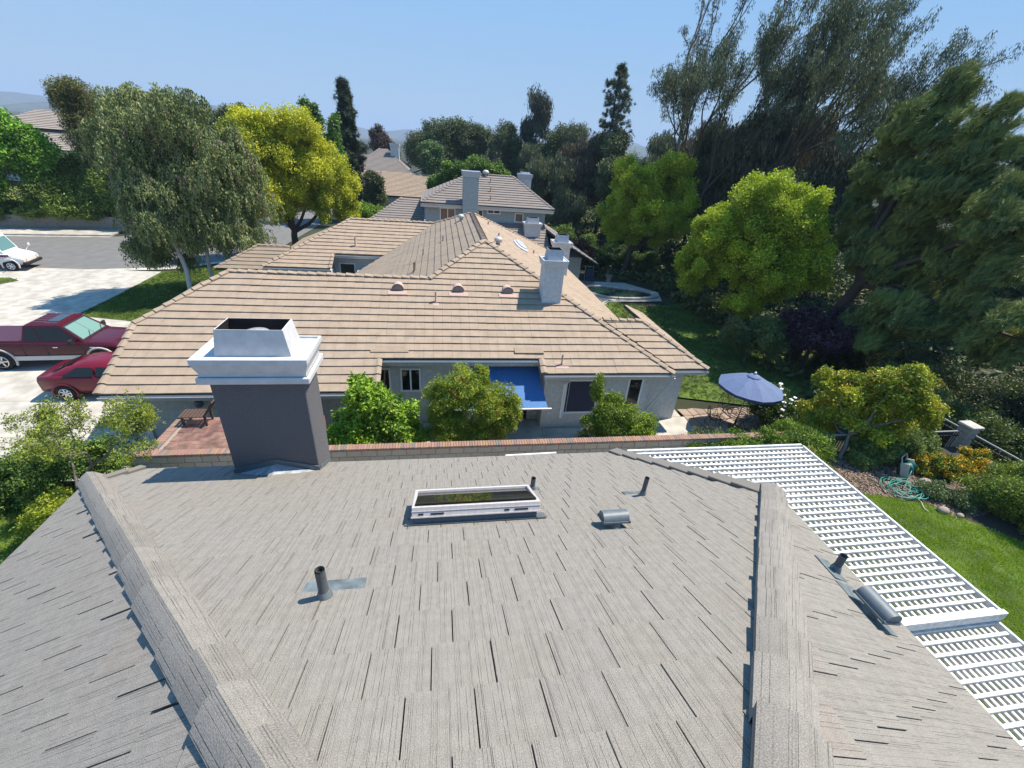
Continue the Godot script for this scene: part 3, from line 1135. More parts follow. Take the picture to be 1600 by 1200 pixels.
	# half-round roof louvres
	for x in [-1.61, 0.74, 2.74]:
		var y := 2.67 + 0.5 * (-13.4 + 17.13)
		var hood := Shape.new()
		var ring := func(z: float, r: float) -> Array:
			var pts := []
			for k in 9:
				pts.append(V(x + cos(PI * k / 8) * r * 1.05, y + 0.02 + sin(PI * k / 8) * r, z))
			return pts
		var a: Array = ring.call(-16.95, 0.23)
		var b: Array = ring.call(-17.45, 0.19)
		var a2: Array = ring.call(-16.95, 0.2)
		hood.smooth()
		for k in 8:
			hood.face([a[k], a[k + 1], b[k + 1], b[k]], V(x, y, -17.2))
		hood.flat()
		for k in 8:
			hood.quad(a[k], a[k + 1], a2[k + 1], a2[k])
		hood.box(V(x, y - 0.08, -16.86), V(0.74, 0.025, 0.2), Basis(Vector3.RIGHT, atan(0.5)))
		var o := obj("half_round_vent", hood, M.pink, h)
		var dark := Shape.new()
		dark.face(ring.call(-17.0, 0.2), V(x, y, -18))
		obj("vent_throat", dark, M.rust, o)
		for k in 4:
			var sl := Shape.new()
			var yy := 0.03 + k * 0.045
			sl.box(V(x, y + yy, -16.97), V(1.9 * sqrt(0.042 - yy * yy), 0.02, 0.06), Basis(Vector3.RIGHT, 0.6))
			obj("vent_louvre", sl, M.pink, o)
	# pipes on the tan slopes
	var pz := func(z: float) -> float: return 2.67 + 0.5 * (-13.4 - z)
	vent_pipe(h, V(-0.15, pz.call(-16.48), -16.48), 0.42, 0.035, V(0.0, 0, 0.1), V(0.24, 0, 0.3), 0.5, 2, M.pink)
	vent_pipe(h, V(4.4, pz.call(-13.75), -13.75), 0.42, 0.03, V(0.0, 0, 0.02), V(0.5, 0, 0.26), 0.5, 2, M.pink)
	vent_pipe(h, V(-5.15, 3.6, -28.9), 0.55, 0.06, V(0, 0, 0.1), V(0.4, 0, 0.3), 0.5, 2, M.pink)
	for q in [[-1.11, -20.1, 0.42, 0.06], [-2.6, -21.0, 0.3, 0.03], [0.2, -24.0, 0.3, 0.03], [-0.8, -22.6, 0.35, 0.03]]:
		vent_pipe(h, V(q[0], 6.0 - 0.5 * (2.01 - q[0]), q[1]), q[2], q[3], V(-0.1, 0, 0), V(0.3, 0, 0.3), 0.5, 3, M.rust)
	for q in [[3.05, -22.3], [3.2, -24.2], [2.9, -27.0], [5.6, -26.0], [6.3, -26.5]]:
		vent_pipe(h, V(q[0], 6.0 - 0.5 * (q[0] - 2.01), q[1]), 0.22, 0.05, V(0.1, 0, 0), V(0.5, 0, 0.4), 0.5, 1, M.pink)
	for q in [[2.75, -20.9], [1.3, -27.6]]:
		var turb := Shape.new()
		var y: float = 6.0 - 0.5 * absf(q[0] - 2.01)
		turb.lathe(V(q[0], y - 0.06, q[1]), [[0.1, 0.0], [0.1, 0.2], [0.19, 0.26], [0.2, 0.34], [0.13, 0.43], [0.0, 0.46]], 14)
		obj("turbine_vent", turb, M.gutter, h)
	# awning over the side door
	var aw := Shape.new()
	var th := V(0, -0.01, 0.0)
	aw.flat()
	var top := [V(0.5, 2.42, -14.5), V(3.72, 2.42, -14.5)]
	var low := [V(0.5, 1.53, -12.9), V(3.84, 1.53, -12.9)]
	var n := 6
	for k in n:
		var a0: Vector3 = top[0].lerp(top[1], float(k) / n)
		var a1: Vector3 = top[0].lerp(top[1], float(k + 1) / n)
		var b0: Vector3 = low[0].lerp(low[1], float(k) / n)
		var b1: Vector3 = low[0].lerp(low[1], float(k + 1) / n)
		var m0 := (a0 + b0) * 0.5 - V(0, 0.05, 0)
		var m1 := (a1 + b1) * 0.5 - V(0, 0.05, 0)
		aw.prism([a0, a1, m1, m0], th)
		aw.prism([m0, m1, b1, b0], th)
	var ao := obj("awning", aw, M.awning, h)
	var bar := Shape.new()
	bar.tube([V(0.44, 1.52, -12.88), V(3.98, 1.52, -12.88)], [0.03, 0.03], 8)
	obj("awning_bar", bar, M.white_paint, ao)
	for x in [0.7, 3.5]:
		var arm := Shape.new()
		arm.tube([V(x, 2.1, -14.5), V(x, 1.75, -13.6), V(x, 1.5, -12.9)], [0.025, 0.025, 0.025], 6)
		obj("awning_arm", arm, M.white_paint, ao)
	var door := Shape.new()
	door.box(V(2.6, 1.0, -14.53), V(1.7, 2.0, 0.05))
	obj("door", door, M.navy, h)


# ---------- houses farther off ----------

func make_far_houses() -> void:
	var fwd := V(0, 0, 1)
	var left := V(-1, 0, 0)
	var right := V(1, 0, 0)
	var slate := {"w": 0.335, "exp": 0.343, "thick": 0.05, "mat": M.slate_tile, "tone": 0.08, "gap": 0.002, "stagger": 0.0, "wave": 0.01, "strip": 3}
	var tan := slate.duplicate()
	tan.mat = M.tan_tile
	var h := thing("house", "two-storey blue-grey house with grey tile roof behind the tan roofs", "house", V(4, 0, -42))
	var e := [V(-1.45, 5.44, -37.6), V(9.5, 5.44, -37.6), V(9.5, 5.44, -45.8), V(-1.45, 5.44, -45.8), V(2.65, 7.5, -41.7), V(6.5, 7.5, -41.7)]
	var p2 := func(k: int) -> Vector2: return Vector2(e[k].x, e[k].z)
	slope(h, e[0], fwd, 0.502, [p2.call(0), p2.call(1), p2.call(5), p2.call(4)], slate)
	slope(h, e[0], left, 0.502, [p2.call(0), p2.call(4), p2.call(3)], slate)
	slope(h, e[1], right, 0.687, [p2.call(1), p2.call(2), p2.call(5)], slate)
	var bare := {"bare": true, "mat": M.slate_tile}
	slope(h, e[2], V(0, 0, -1), 0.502, [p2.call(2), p2.call(3), p2.call(4), p2.call(5)], bare)
	slope(h, V(-1.3, 3.0, -40), fwd, 0.5, [Vector2(-1.3, -40), Vector2(-6.6, -40), Vector2(-3.4, -44), Vector2(-1.3, -44)], slate)
	slope(h, V(11.8, 2.5, -38), right, 0.5, [Vector2(8.95, -33), Vector2(11.8, -31.5), Vector2(11.8, -47), Vector2(8.95, -47)], slate)
	slope(h, V(8, 2.4, -34.5), fwd, 0.5, [Vector2(4.4, -34.5), Vector2(8.9, -34.5), Vector2(8.9, -37.9), Vector2(4.4, -37.9)], slate)
	lay_tiles(0)
	caps(h, e[4], e[0], 0.28, slate, 0.05)
	caps(h, e[5], e[1], 0.28, slate, 0.05)
	caps(h, e[5], e[4] + V(0, 0, -0.02), 0.28, slate, 0.05, "ridge_tile")
	caps(h, V(-3.4, 5.0, -44), V(-6.6, 3.0, -40), 0.28, slate, 0.05)
	eave(h, e[0], e[1], fwd, 0.28)
	eave(h, e[2], e[1], right, 0.28, false)
	eave(h, e[3], e[0], left, 0.28, false)
	for q in [[-1.1, 8.9, -45.4, -38.1, 5.2], [8.9, 11.3, -46.5, -34.0, 2.4], [-6.2, -1.1, -46, -40.4, 2.9], [4.6, 8.9, -38.1, -34.9, 2.3]]:
		var s := Shape.new()
		s.box(V((q[0] + q[1]) * 0.5, q[4] * 0.5 - 0.1, (q[2] + q[3]) * 0.5), V(q[1] - q[0], q[4] + 0.2, q[3] - q[2]))
		obj("wall", s, M.bluegrey, h)
	window(h, V(0.7, 4.4, -38.1), 1.25, 1.3, fwd, 2, "window", M.blind)
	window(h, V(4.5, 4.98, -38.1), 1.1, 0.36, fwd, 2)
	window(h, V(6.65, 4.6, -38.1), 0.72, 0.72, fwd, 1, "window", M.blind)
	window(h, V(3.4, 4.7, -38.1), 0.4, 0.7, fwd, 1)
	M.zinc_of = M.cap_paint
	chimney(h, V(1.88, 0, -38.2), V(3.1, 7.5, -37.1), M.bluegrey, M.chimney_blue, 0.0, false, 0.42)
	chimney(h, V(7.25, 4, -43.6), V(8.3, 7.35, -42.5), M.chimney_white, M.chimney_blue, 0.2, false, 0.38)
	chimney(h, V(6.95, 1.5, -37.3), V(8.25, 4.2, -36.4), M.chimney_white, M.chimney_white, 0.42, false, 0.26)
	var ball := Shape.new()
	ball.lathe(V(4.05, 7.3, -41.6), [[0.12, 0.0], [0.12, 0.25], [0.28, 0.32], [0.3, 0.42], [0.18, 0.56], [0.0, 0.6]], 12)
	obj("turbine_vent", ball, M.gutter, h)
	for q in [[4.4, -40.6], [4.3, -39.4], [4.2, -38.3]]:
		vent_pipe(h, V(q[0], 5.44 + 0.502 * (-37.6 - q[1]), q[1]), 0.4, 0.04, V(0, 0, 0.1), V(0.3, 0, 0.3), 0.5, 2, M.rust)

	# tan roofs beyond
	h = thing("house", "distant house with layered tan and brown roofs and one white chimney between the trees", "house", V(-6, 2, -76))
	var t := func(x: float, z: float) -> Vector2: return Vector2(x, z)
	slope(h, V(-4, 4.9, -75), fwd, 0.5, [t.call(-3.4, -75), t.call(-18, -75), t.call(-13.6, -79.4), t.call(-8.0, -79.6)], slate)
	slope(h, V(-8, 5.5, -76.2), fwd, 0.5, [t.call(-4.6, -76.2), t.call(-13, -76.2), t.call(-9.4, -81.4), t.call(-8.2, -81.4)], slate)
	slope(h, V(-4.6, 5.5, -78), right, 0.7, [t.call(-8.2, -81.4), t.call(-4.6, -76.2), t.call(-4.6, -86)], slate)
	slope(h, V(-4, 3.0, -64), fwd, 0.42, [t.call(0.4, -64), t.call(-12, -64), t.call(-12, -70), t.call(0.4, -70)], tan)
	slope(h, V(-5, 5.0, -72), left, 0.42, [t.call(-0.8, -70.2), t.call(-5.6, -70.2), t.call(-2.4, -74.5), t.call(-0.8, -76)], tan)
	lay_tiles(0)
	for q in [[-17.5, -3.9, -82, -75.4, 4.8, M.pale], [-12, 0.2, -76, -64.5, 2.9, M.pale], [-13, -5.2, -83, -76.6, 5.3, M.pale]]:
		var s := Shape.new()
		s.box(V((q[0] + q[1]) * 0.5, q[4] * 0.5 - 0.4, (q[2] + q[3]) * 0.5), V(q[1] - q[0], q[4] + 0.6, q[3] - q[2]))
		obj("wall", s, q[5], h)
	caps(h, V(-8.2, 8.1, -81.4), V(-4.6, 5.5, -76.2), 0.3, slate, 0.05)
	caps(h, V(-9.4, 8.1, -81.4), V(-13, 5.5, -76.2), 0.3, slate, 0.05)
	chimney(h, V(-7.5, 5, -80.5), V(-6.2, 8.6, -79.5), M.chimney_white, M.chimney_white, 0.0, false, 0.4)

	# house up the slope at the left
	var pale := slate.duplicate()
	pale.erase("made")
	pale.mat = M.pale_tile
	h = thing("house", "pale two-storey house with brown tile roof up the slope at the far left", "house", V(-40, 4, -63))
	slope(h, V(-40, 7.9, -60.5), fwd, 0.5, [t.call(-38.2, -60.5), t.call(-47, -60.5), t.call(-44, -64), t.call(-41, -64)], pale)
	slope(h, V(-38.2, 7.9, -62), right, 0.62, [t.call(-38.2, -60.5), t.call(-38.2, -68), t.call(-41, -64)], pale)
	slope(h, V(-40, 6.1, -57.6), fwd, 0.5, [t.call(-35.2, -57.6), t.call(-49, -57.6), t.call(-49, -60.6), t.call(-37.0, -60.6)], pale)
	slope(h, V(-35.2, 6.1, -60), right, 0.55, [t.call(-35.2, -57.6), t.call(-35.2, -68), t.call(-38, -66), t.call(-37.6, -60.6)], pale)
	lay_tiles(0)
	for q in [[-48, -36, -67, -58.6, 5.9, M.pale], [-46, -38.8, -66, -61.2, 7.8, M.white]]:
		var s := Shape.new()
		s.box(V((q[0] + q[1]) * 0.5, q[4] * 0.5 + 1.0, (q[2] + q[3]) * 0.5), V(q[1] - q[0], q[4] - 2.0, q[3] - q[2]))
		obj("wall", s, q[5], h)
	for x in [-35.6, -37.2, -39.6, -42]:
		var s := Shape.new()
		s.box(V(x, 4.6, -57.7), V(0.4, 3.0, 0.4))
		obj("porch_post", s, M.white, h)
	var beam := Shape.new()
	beam.box(V(-42, 5.75, -57.66), V(13.6, 0.5, 0.3))
	obj("porch_beam", beam, M.white, h)
	window(h, V(-41.5, 7.2, -61.2), 1.6, 0.6, fwd, 2)
	window(h, V(-39.8, 7.2, -61.2), 0.9, 0.6, fwd, 2)
	chimney(h, V(-40.3, 6, -66.5), V(-39.2, 10.3, -65.6), M.chimney_white, M.white, 0.0, false, 0.4)


# ---------- ground, road, lawns ----------

func make_land() -> void:
	M.chip_mark = tinted(plain(1.0, 1.0, 1.0, 0.95))
	M.sky_glass = plain(0.02, 0.019, 0.012, 0.015)
	M.sky_glass.metallic_specular = 0.75
	M.chimney_white = noisy(plain(0.6, 0.6, 0.6, 0.9), M.soft, 0.8)
	M.chimney_blue = noisy(plain(0.42, 0.47, 0.52, 0.6), M.soft, 0.8)
	M.frost = plain(0.5, 0.53, 0.58, 0.25)
	M.blind = plain(0.16, 0.1, 0.075, 0.25)
	struct("ground", sheet([[-3000, 2000], [3000, 2000], [3000, -6000], [-3000, -6000]], -0.06), M.earth)
	# raised lot of the near house, with a slope at its sides
	var s := Shape.new()
	s.smooth()
	var rows := [[-9.9, 1.5], [-9.9, -0.1]]
	s.flat()
	s.box(V(3.6, 0.7, 1.1), V(30.2, 1.6, 22.0))
	struct("yard_ground", s, M.soil)
	s = Shape.new()
	s.flat()
	for q in [[V(-11.4, 1.49, 12.1), V(-11.4, 1.49, -9.86), V(-13.2, -0.05, -10.4), V(-13.2, -0.05, 12.1)], [V(18.7, 1.49, -9.86), V(18.7, 1.49, 12.1), V(26, -2.5, 12.1), V(26, -2.5, -9.86)]]:
		s.face(q, V(0, -20, 0))
	struct("bank", s, M.earth)
	# road, gutters and walks
	struct("road", sheet([[-140, -12.6], [-60, -26.6], [-26.4, -34.2], [-20, -36.0], [-16.4, -39], [-14.6, -44], [-14, -60], [-14, -110], [-25, -110], [-25.5, -62], [-26.5, -50], [-29.0, -46.0], [-37, -44.5], [-60, -40.4], [-140, -26]], 0.0), M.asphalt)
	struct("gutter_strip", sheet([[-140, -12.0], [-60, -26.0], [-26.4, -33.6], [-19.6, -35.5], [-16.0, -38.9], [-16.4, -39.1], [-20, -36.04], [-26.4, -34.24], [-60, -26.64], [-140, -12.64]], 0.006), M.concrete)
	var turn := Basis(UP, 0.175)
	var road_at := func(k: float, off: float) -> Vector3: return V(-29.5, 0, -45.9) + turn * V(-k, 0, -off)
	s = Shape.new()
	for k in 18:
		s.tint = Color(1, 1, 1) * (1.06 if k == 1 else rr(0.8, 0.92))
		s.bevel(road_at.call(k * 4.6 + 2.3, 1.62) + V(0, 0.06, 0), V(4.585, 0.16, 2.9), 0.012, turn)
	struct("sidewalk", s, M.concrete)
	s = Shape.new()
	for k in 18:
		s.tint = Color(1, 1, 1) * rr(0.85, 0.95)
		s.bevel(road_at.call(k * 4.6 + 2.3, 0.05) + V(0, 0.06, 0), V(4.59, 0.17, 0.2), 0.03, turn)
		s.box(road_at.call(k * 4.6 + 2.3, -0.25) + V(0, -0.02, 0), V(4.59, 0.06, 0.4), turn)
	struct("kerb", s, M.concrete)
	# neighbours' driveway of poured slabs and the apron to the street
	s = Shape.new()
	var edge := func(z: float) -> float:
		return -19.6 if z < -25.5 else -9.7
	var z := -34.75
	while z < -10.5:
		var z1 := z + 3.05
		var xr: float = minf(edge.call(z + 1.5), -9.7)
		var x := xr
		while x > -34:
			var x1 := x - (3.4 + rr(-0.1, 0.1))
			s.tint = Color(1, 1, 1) * rr(0.94, 1.04)
			s.bevel(V((x + x1) * 0.5, -0.035, (z + z1) * 0.5), V(x - x1 - 0.012, 0.09, z1 - z - 0.012), 0.006)
			x = x1
		z = z1
	for k in 7:
		s.tint = Color(1, 1, 1) * rr(0.94, 1.02)
		s.bevel(V(-22.8, -0.034, -8.9 + k * 3.05), V(20.2, 0.09, 3.03), 0.006)
	struct("driveway", s, M.concrete)
	# lawns
	struct("lawn_ground", sheet([[-19.9, -34.7], [-19.4, -25.5], [-9.7, -23.2], [-9.8, -36], [-15, -39], [-18.5, -35.6]], 0.02), M.turf)
	struct("lawn_ground", sheet([[-46, -28.3], [-27.4, -32.2], [-26.5, -31.6], [-27.2, -30.1], [-46, -26.0]], 0.03), M.turf)
	struct("lawn_ground", sheet([[9.8, -35.5], [9.9, -22], [10.5, -16.2], [16.5, -14.6], [24, -14.6], [24, -30], [18, -30], [15.5, -29.2], [11.5, -31]], 0.02), M.turf)
	struct("lawn_ground", sheet([[7.4, 8], [7.4, -6.6], [10.5, -7.9], [12.3, -7.95], [13.86, -7.45], [14.6, -6.6], [15.3, -5.8], [15.8, 8]], 1.506), M.turf)
	struct("lawn_ground", sheet([[-11.4, 8], [-5, 8], [-5, -6.5], [-7, -9.6], [-11.4, -9.6]], 1.508), M.turf)
	struct("side_path", sheet([[-7.0, -9.7], [-4.9, -6.4], [7.3, -6.4], [10.4, -7.8], [10.4, -9.7]], 1.504), M.concrete)  # pale concrete set here to bounce sun onto the block wall
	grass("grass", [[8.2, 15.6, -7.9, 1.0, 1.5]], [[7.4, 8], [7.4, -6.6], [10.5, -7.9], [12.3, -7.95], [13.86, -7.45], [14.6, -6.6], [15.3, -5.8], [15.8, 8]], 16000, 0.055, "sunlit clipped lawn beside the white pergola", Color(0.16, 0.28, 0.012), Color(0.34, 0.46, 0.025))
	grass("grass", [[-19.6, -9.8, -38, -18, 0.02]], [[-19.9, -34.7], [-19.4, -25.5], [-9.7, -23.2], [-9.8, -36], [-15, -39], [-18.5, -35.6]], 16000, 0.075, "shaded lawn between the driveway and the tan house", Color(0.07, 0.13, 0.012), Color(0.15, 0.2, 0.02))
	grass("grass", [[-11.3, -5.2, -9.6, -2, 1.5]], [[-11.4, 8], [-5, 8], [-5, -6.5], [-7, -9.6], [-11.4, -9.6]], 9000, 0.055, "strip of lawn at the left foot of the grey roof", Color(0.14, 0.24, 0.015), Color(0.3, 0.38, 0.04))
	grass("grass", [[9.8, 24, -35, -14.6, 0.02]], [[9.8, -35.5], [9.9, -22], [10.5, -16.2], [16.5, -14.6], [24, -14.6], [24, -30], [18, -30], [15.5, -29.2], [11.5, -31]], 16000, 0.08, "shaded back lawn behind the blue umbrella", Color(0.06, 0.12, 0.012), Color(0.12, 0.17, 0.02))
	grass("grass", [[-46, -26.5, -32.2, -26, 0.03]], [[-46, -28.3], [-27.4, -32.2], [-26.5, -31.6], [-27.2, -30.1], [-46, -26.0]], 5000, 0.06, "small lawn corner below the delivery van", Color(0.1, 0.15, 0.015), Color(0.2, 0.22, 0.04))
	var slabs := Shape.new()
	for k in 5:
		slabs.bevel(V(5.55, 1.5, -5.0 + k * 3.0), V(3.68, 0.03, 2.985), 0.006)
	struct("patio", slabs, M.patio)
	slabs = Shape.new()
	for q in [[8.3, 12.2, -14.4, -10.3], [8.3, 10.3, -20.0, -14.415], [3.95, 8.285, -13.8, -12.2], [-2.5, 3.935, -14.4, -10.3]]:
		slabs.bevel(V((q[0] + q[1]) * 0.5, 0.0, (q[2] + q[3]) * 0.5), V(q[1] - q[0], 0.05, q[3] - q[2]), 0.008)
	struct("patio", slabs, M.concrete)
	flagstones()
	# planting bed by the hose
	var chips := []
	var tints := []
	for k in 9000:
		var p := V(rr(10.2, 16.2), 1.512, rr(-9.7, -6.8))
		if Geometry2D.is_point_in_polygon(Vector2(p.x, p.z), PackedVector2Array([Vector2(10.3, -9.6), Vector2(16.3, -9.6), Vector2(16.2, -7.0), Vector2(14.3, -6.7), Vector2(13.95, -7.4), Vector2(12.3, -7.9), Vector2(10.5, -7.85)])):
			chips.append(Transform3D(Basis(any_dir(), rr(-0.5, 0.5)).rotated(UP, rr(0, TAU)).scaled(Vector3.ONE * rr(0.6, 1.5)), p))
			var g := rr(0.5, 1.3)
			tints.append(Color(g, g * rr(0.85, 1.0), g * rr(0.75, 1.0)))
	var chip := Shape.new()
	chip.box(Vector3.ZERO, V(0.055, 0.012, 0.022))
	tag(copies(self, "bark_mulch", chip.mesh(), M.chip, chips, tints), "bark mulch bed between the lawn and the shrubs", "mulch", "", "stuff")
	# slope beyond the street wall, far hills
	s = Shape.new()
	s.smooth()
	var hn := FastNoiseLite.new()
	hn.seed = 8
	hn.frequency = 0.05
	var grid := []
	for i in 22:
		var row := []
		for j in 14:
			var x := -150.0 + i * 6.2
			var zz := -49.2 - j * 5.0
			var rise := smoothstep(0.0, 30.0, float(j) * 5.0) * 4.6
			var fall := 1.0 - smoothstep(-32.0, -22.0, x)
			row.append(V(x, lerpf(-0.2, 1.1 + rise + hn.get_noise_2d(x, zz) * 0.5, fall), zz + (x + 31) * -0.177))
		grid.append(row)
	for i in 21:
		for j in 13:
			s.face([grid[i][j], grid[i + 1][j], grid[i + 1][j + 1], grid[i][j + 1]], grid[i][j] - V(0, 30, 0))
	struct("hillside", s, M.earth)
	far_hills()
	undergrowth()


func far_hills() -> void:
	var n := FastNoiseLite.new()
	n.seed = 21
	n.frequency = 0.0011
	n.fractal_octaves = 4
	for layer in [[2300.0, 30.0, 70.0, 0], [3600.0, 45.0, 150.0, 1]]:
		var s := Shape.new()
		s.smooth()
		var rows := []
		for i in 90:
			var w := deg_to_rad(-75.0 + i * 130.0 / 89.0)
			var row := []
			for j in 7:
				var d: float = layer[0] + (j - 3) * 160.0
				var x := sin(w) * d
				var z := -cos(w) * d
				var shape := 1.0 - absf(j - 3) / 3.0
				row.append(V(x, -25.0 + shape * (layer[1] + layer[2] * (0.45 + 0.9 * n.get_noise_2d(x + layer[3] * 900, z))) , z))
			rows.append(row)
		for i in 89:
			for j in 6:
				s.face([rows[i][j], rows[i + 1][j], rows[i + 1][j + 1], rows[i][j + 1]], rows[i][j] - V(0, 900, 0))
		struct("hills", s, M.hill)


func grass(called: String, boxes: Array, outline: Array, count: int, tall: float, label: String, c0: Color, c1: Color) -> void:
	var blade := Shape.new()
	blade.flat()
	for k in 9:
		var w := rr(0, TAU)
		var at := V(rr(-0.06, 0.06), 0, rr(-0.06, 0.06))
		var side := V(cos(w), 0, sin(w)) * 0.006
		var tip := at + V(rr(-0.03, 0.03), rr(0.7, 1.2) * tall, rr(-0.03, 0.03))
		blade.tri(at - side, at + side, tip)
	var poly := PackedVector2Array()
	for q in outline:
		poly.append(Vector2(q[0], q[1]))
	var where := []
	var tints := []
	for b in boxes:
		for k in count:
			var p := V(rr(b[0], b[1]), b[4], rr(b[2], b[3]))
			if Geometry2D.is_point_in_polygon(Vector2(p.x, p.z), poly):
				where.append(Transform3D(Basis(UP, rr(0, TAU)).scaled(V(1, 1, 1) * rr(0.8, 1.5)), p))
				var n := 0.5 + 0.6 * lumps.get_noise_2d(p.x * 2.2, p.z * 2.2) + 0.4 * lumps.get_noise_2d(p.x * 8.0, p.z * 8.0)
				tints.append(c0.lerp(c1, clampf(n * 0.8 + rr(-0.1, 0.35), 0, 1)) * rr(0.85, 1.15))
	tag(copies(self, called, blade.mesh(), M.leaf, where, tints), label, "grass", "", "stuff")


# irregular stones round the garden table
func flagstones() -> void:
	var bed := struct("flagstone_bed", sheet([[10.4, -14.9], [10.6, -11.2], [15.6, -11.2], [15.4, -15.0]], 0.028), M.soil)
	var grid := []
	for i in 13:
		var row := []
		for j in 10:
			row.append(Vector2(10.45 + i * 0.41 + rr(-0.13, 0.13), -11.25 - j * 0.41 + rr(-0.13, 0.13)))
		grid.append(row)
	for i in 12:
		for j in 9:
			var c := [grid[i][j], grid[i + 1][j], grid[i + 1][j + 1], grid[i][j + 1]]
			var mid: Vector2 = (c[0] + c[1] + c[2] + c[3]) * 0.25
			var pts := []
			var y := 0.05 + rr(-0.006, 0.008)
			for q in c:
				var r: Vector2 = mid + (q - mid) * 0.92
				pts.append(V(r.x, y, r.y))
			var s := Shape.new()
			var k := rr(0.75, 1.2)
			s.tint = Color(k, k * rr(0.92, 1.02), k * rr(0.88, 1.0))
			s.prism(pts, V(0, -0.04, 0))
			obj("flagstone", s, M.flag, bed)


# low wild growth over the ground under and behind the trees
func undergrowth() -> void:
	var where := []
	var tints := []
	var keep := PackedVector2Array([Vector2(9.4, -36.5), Vector2(9.4, -12), Vector2(17.5, -14.4), Vector2(18.5, -24), Vector2(18.2, -30.5), Vector2(18, -36.5)])
	for k in 15000:
		var p := V(rr(8, 60), -0.05, -pow(rng.randf(), 0.8) * 95.0)
		if p.z > -14 and p.x < 18.8:
			continue
		if p.x < 14 and p.z > -47:
			continue
		if Geometry2D.is_point_in_polygon(Vector2(p.x, p.z), keep):
			continue
		var n := 0.5 + 0.5 * lumps.get_noise_2d(p.x * 0.5, p.z * 0.5)
		var s := rr(0.35, 0.6) * (0.7 + n)
		where.append(Transform3D(Basis(any_dir(), rr(0, TAU)).scaled(V(s, s, s)), p + V(0, s * 0.4, 0)))
		tints.append(Color(0.03, 0.05, 0.014).lerp(Color(0.12, 0.15, 0.035), clampf(n * 0.6 + rr(-0.1, 0.4), 0, 1)))
	tag(copies(self, "ground_cover", leaf_sets.broad[0], M.leaf_dull, where, tints), "low wild growth under the dark trees behind the back gardens", "ground cover", "", "stuff")
	where = []
	tints = []
	for k in 9000:
		var x := rr(-95, -29)
		var q := V(-29.5, 0, -45.9) + Basis(UP, 0.175) * V(x + 29.5, 0, -rr(3.7, 26.0))
		q.y = 1.0 + smoothstep(-50.0, -78.0, q.z + (q.x + 31) * 0.177) * 4.4
		var s := rr(0.3, 0.6)
		where.append(Transform3D(Basis(any_dir(), rr(0, TAU)).scaled(V(s, s, s)), q))
		tints.append(Color(0.06, 0.1, 0.016).lerp(Color(0.24, 0.3, 0.05), rng.randf()))
	tag(copies(self, "ground_cover", leaf_sets.broad[1], M.leaf_dull, where, tints), "ivy and low plants on the slope across the street", "ground cover", "", "stuff")


# ---------- pergola, walls, fences, patio ----------

func make_pergola() -> void:
	var p := thing("pergola", "white lattice pergola roof beside the right eave of the grey roof", "pergola", V(5.7, 1.5, -2))
	var bar := func(called: String, c: Vector3, size: Vector3, r := 0.004) -> void:
		var s := Shape.new()
		s.bevel(c, size, r)
		obj(called, s, M.lattice, p)
	for sec in [[-6.45, -2.72, 4.5, 3.68, 7.74, 27], [-2.62, 3.2, 4.36, 4.0, 7.7, 37]]:
		var n: int = sec[5]
		for k in n + 1:
			var z := lerpf(sec[0], sec[1], float(k) / n)
			var x0: float = sec[3] + rr(-0.01, 0.01)
			bar.call("top_slat", V((x0 + sec[4]) * 0.5, sec[2] - 0.019 + rr(-0.003, 0.003), z + rr(-0.004, 0.004)), V(sec[4] - x0 - 0.03, 0.038, 0.046))
		var m := 37
		for k in m:
			var x: float = lerpf(sec[3] + 0.06, sec[4] - 0.1, float(k) / (m - 1))
			bar.call("under_slat", V(x + rr(-0.004, 0.004), sec[2] - 0.06, (sec[0] + sec[1]) * 0.5), V(0.044, 0.038, sec[1] - sec[0] + 0.04))
		bar.call("edge_beam", V(sec[4], sec[2] - 0.045, (sec[0] + sec[1]) * 0.5), V(0.045, 0.14, sec[1] - sec[0] + 0.08), 0.006)
		bar.call("end_beam", V((sec[3] + sec[4]) * 0.5, sec[2] - 0.03, sec[0] - 0.065), V(sec[4] - sec[3] - 0.05, 0.14, 0.045), 0.006)
		bar.call("end_beam", V((sec[3] + sec[4]) * 0.5, sec[2] - 0.03, sec[1] + 0.075), V(sec[4] - sec[3] + 0.05, 0.16, 0.07), 0.006)
		for x in [sec[3] + 0.4, sec[4] - 0.45]:
			bar.call("beam", V(x, sec[2] - 0.19, (sec[0] + sec[1]) * 0.5), V(0.09, 0.2, sec[1] - sec[0] - 0.2), 0.006)
		for z in [sec[0] + 0.25, sec[1] - 0.25]:
			bar.call("post", V(sec[4] - 0.45, (sec[2] - 0.29 + 1.5) * 0.5, z), V(0.1, sec[2] - 0.29 - 1.5, 0.1), 0.008)


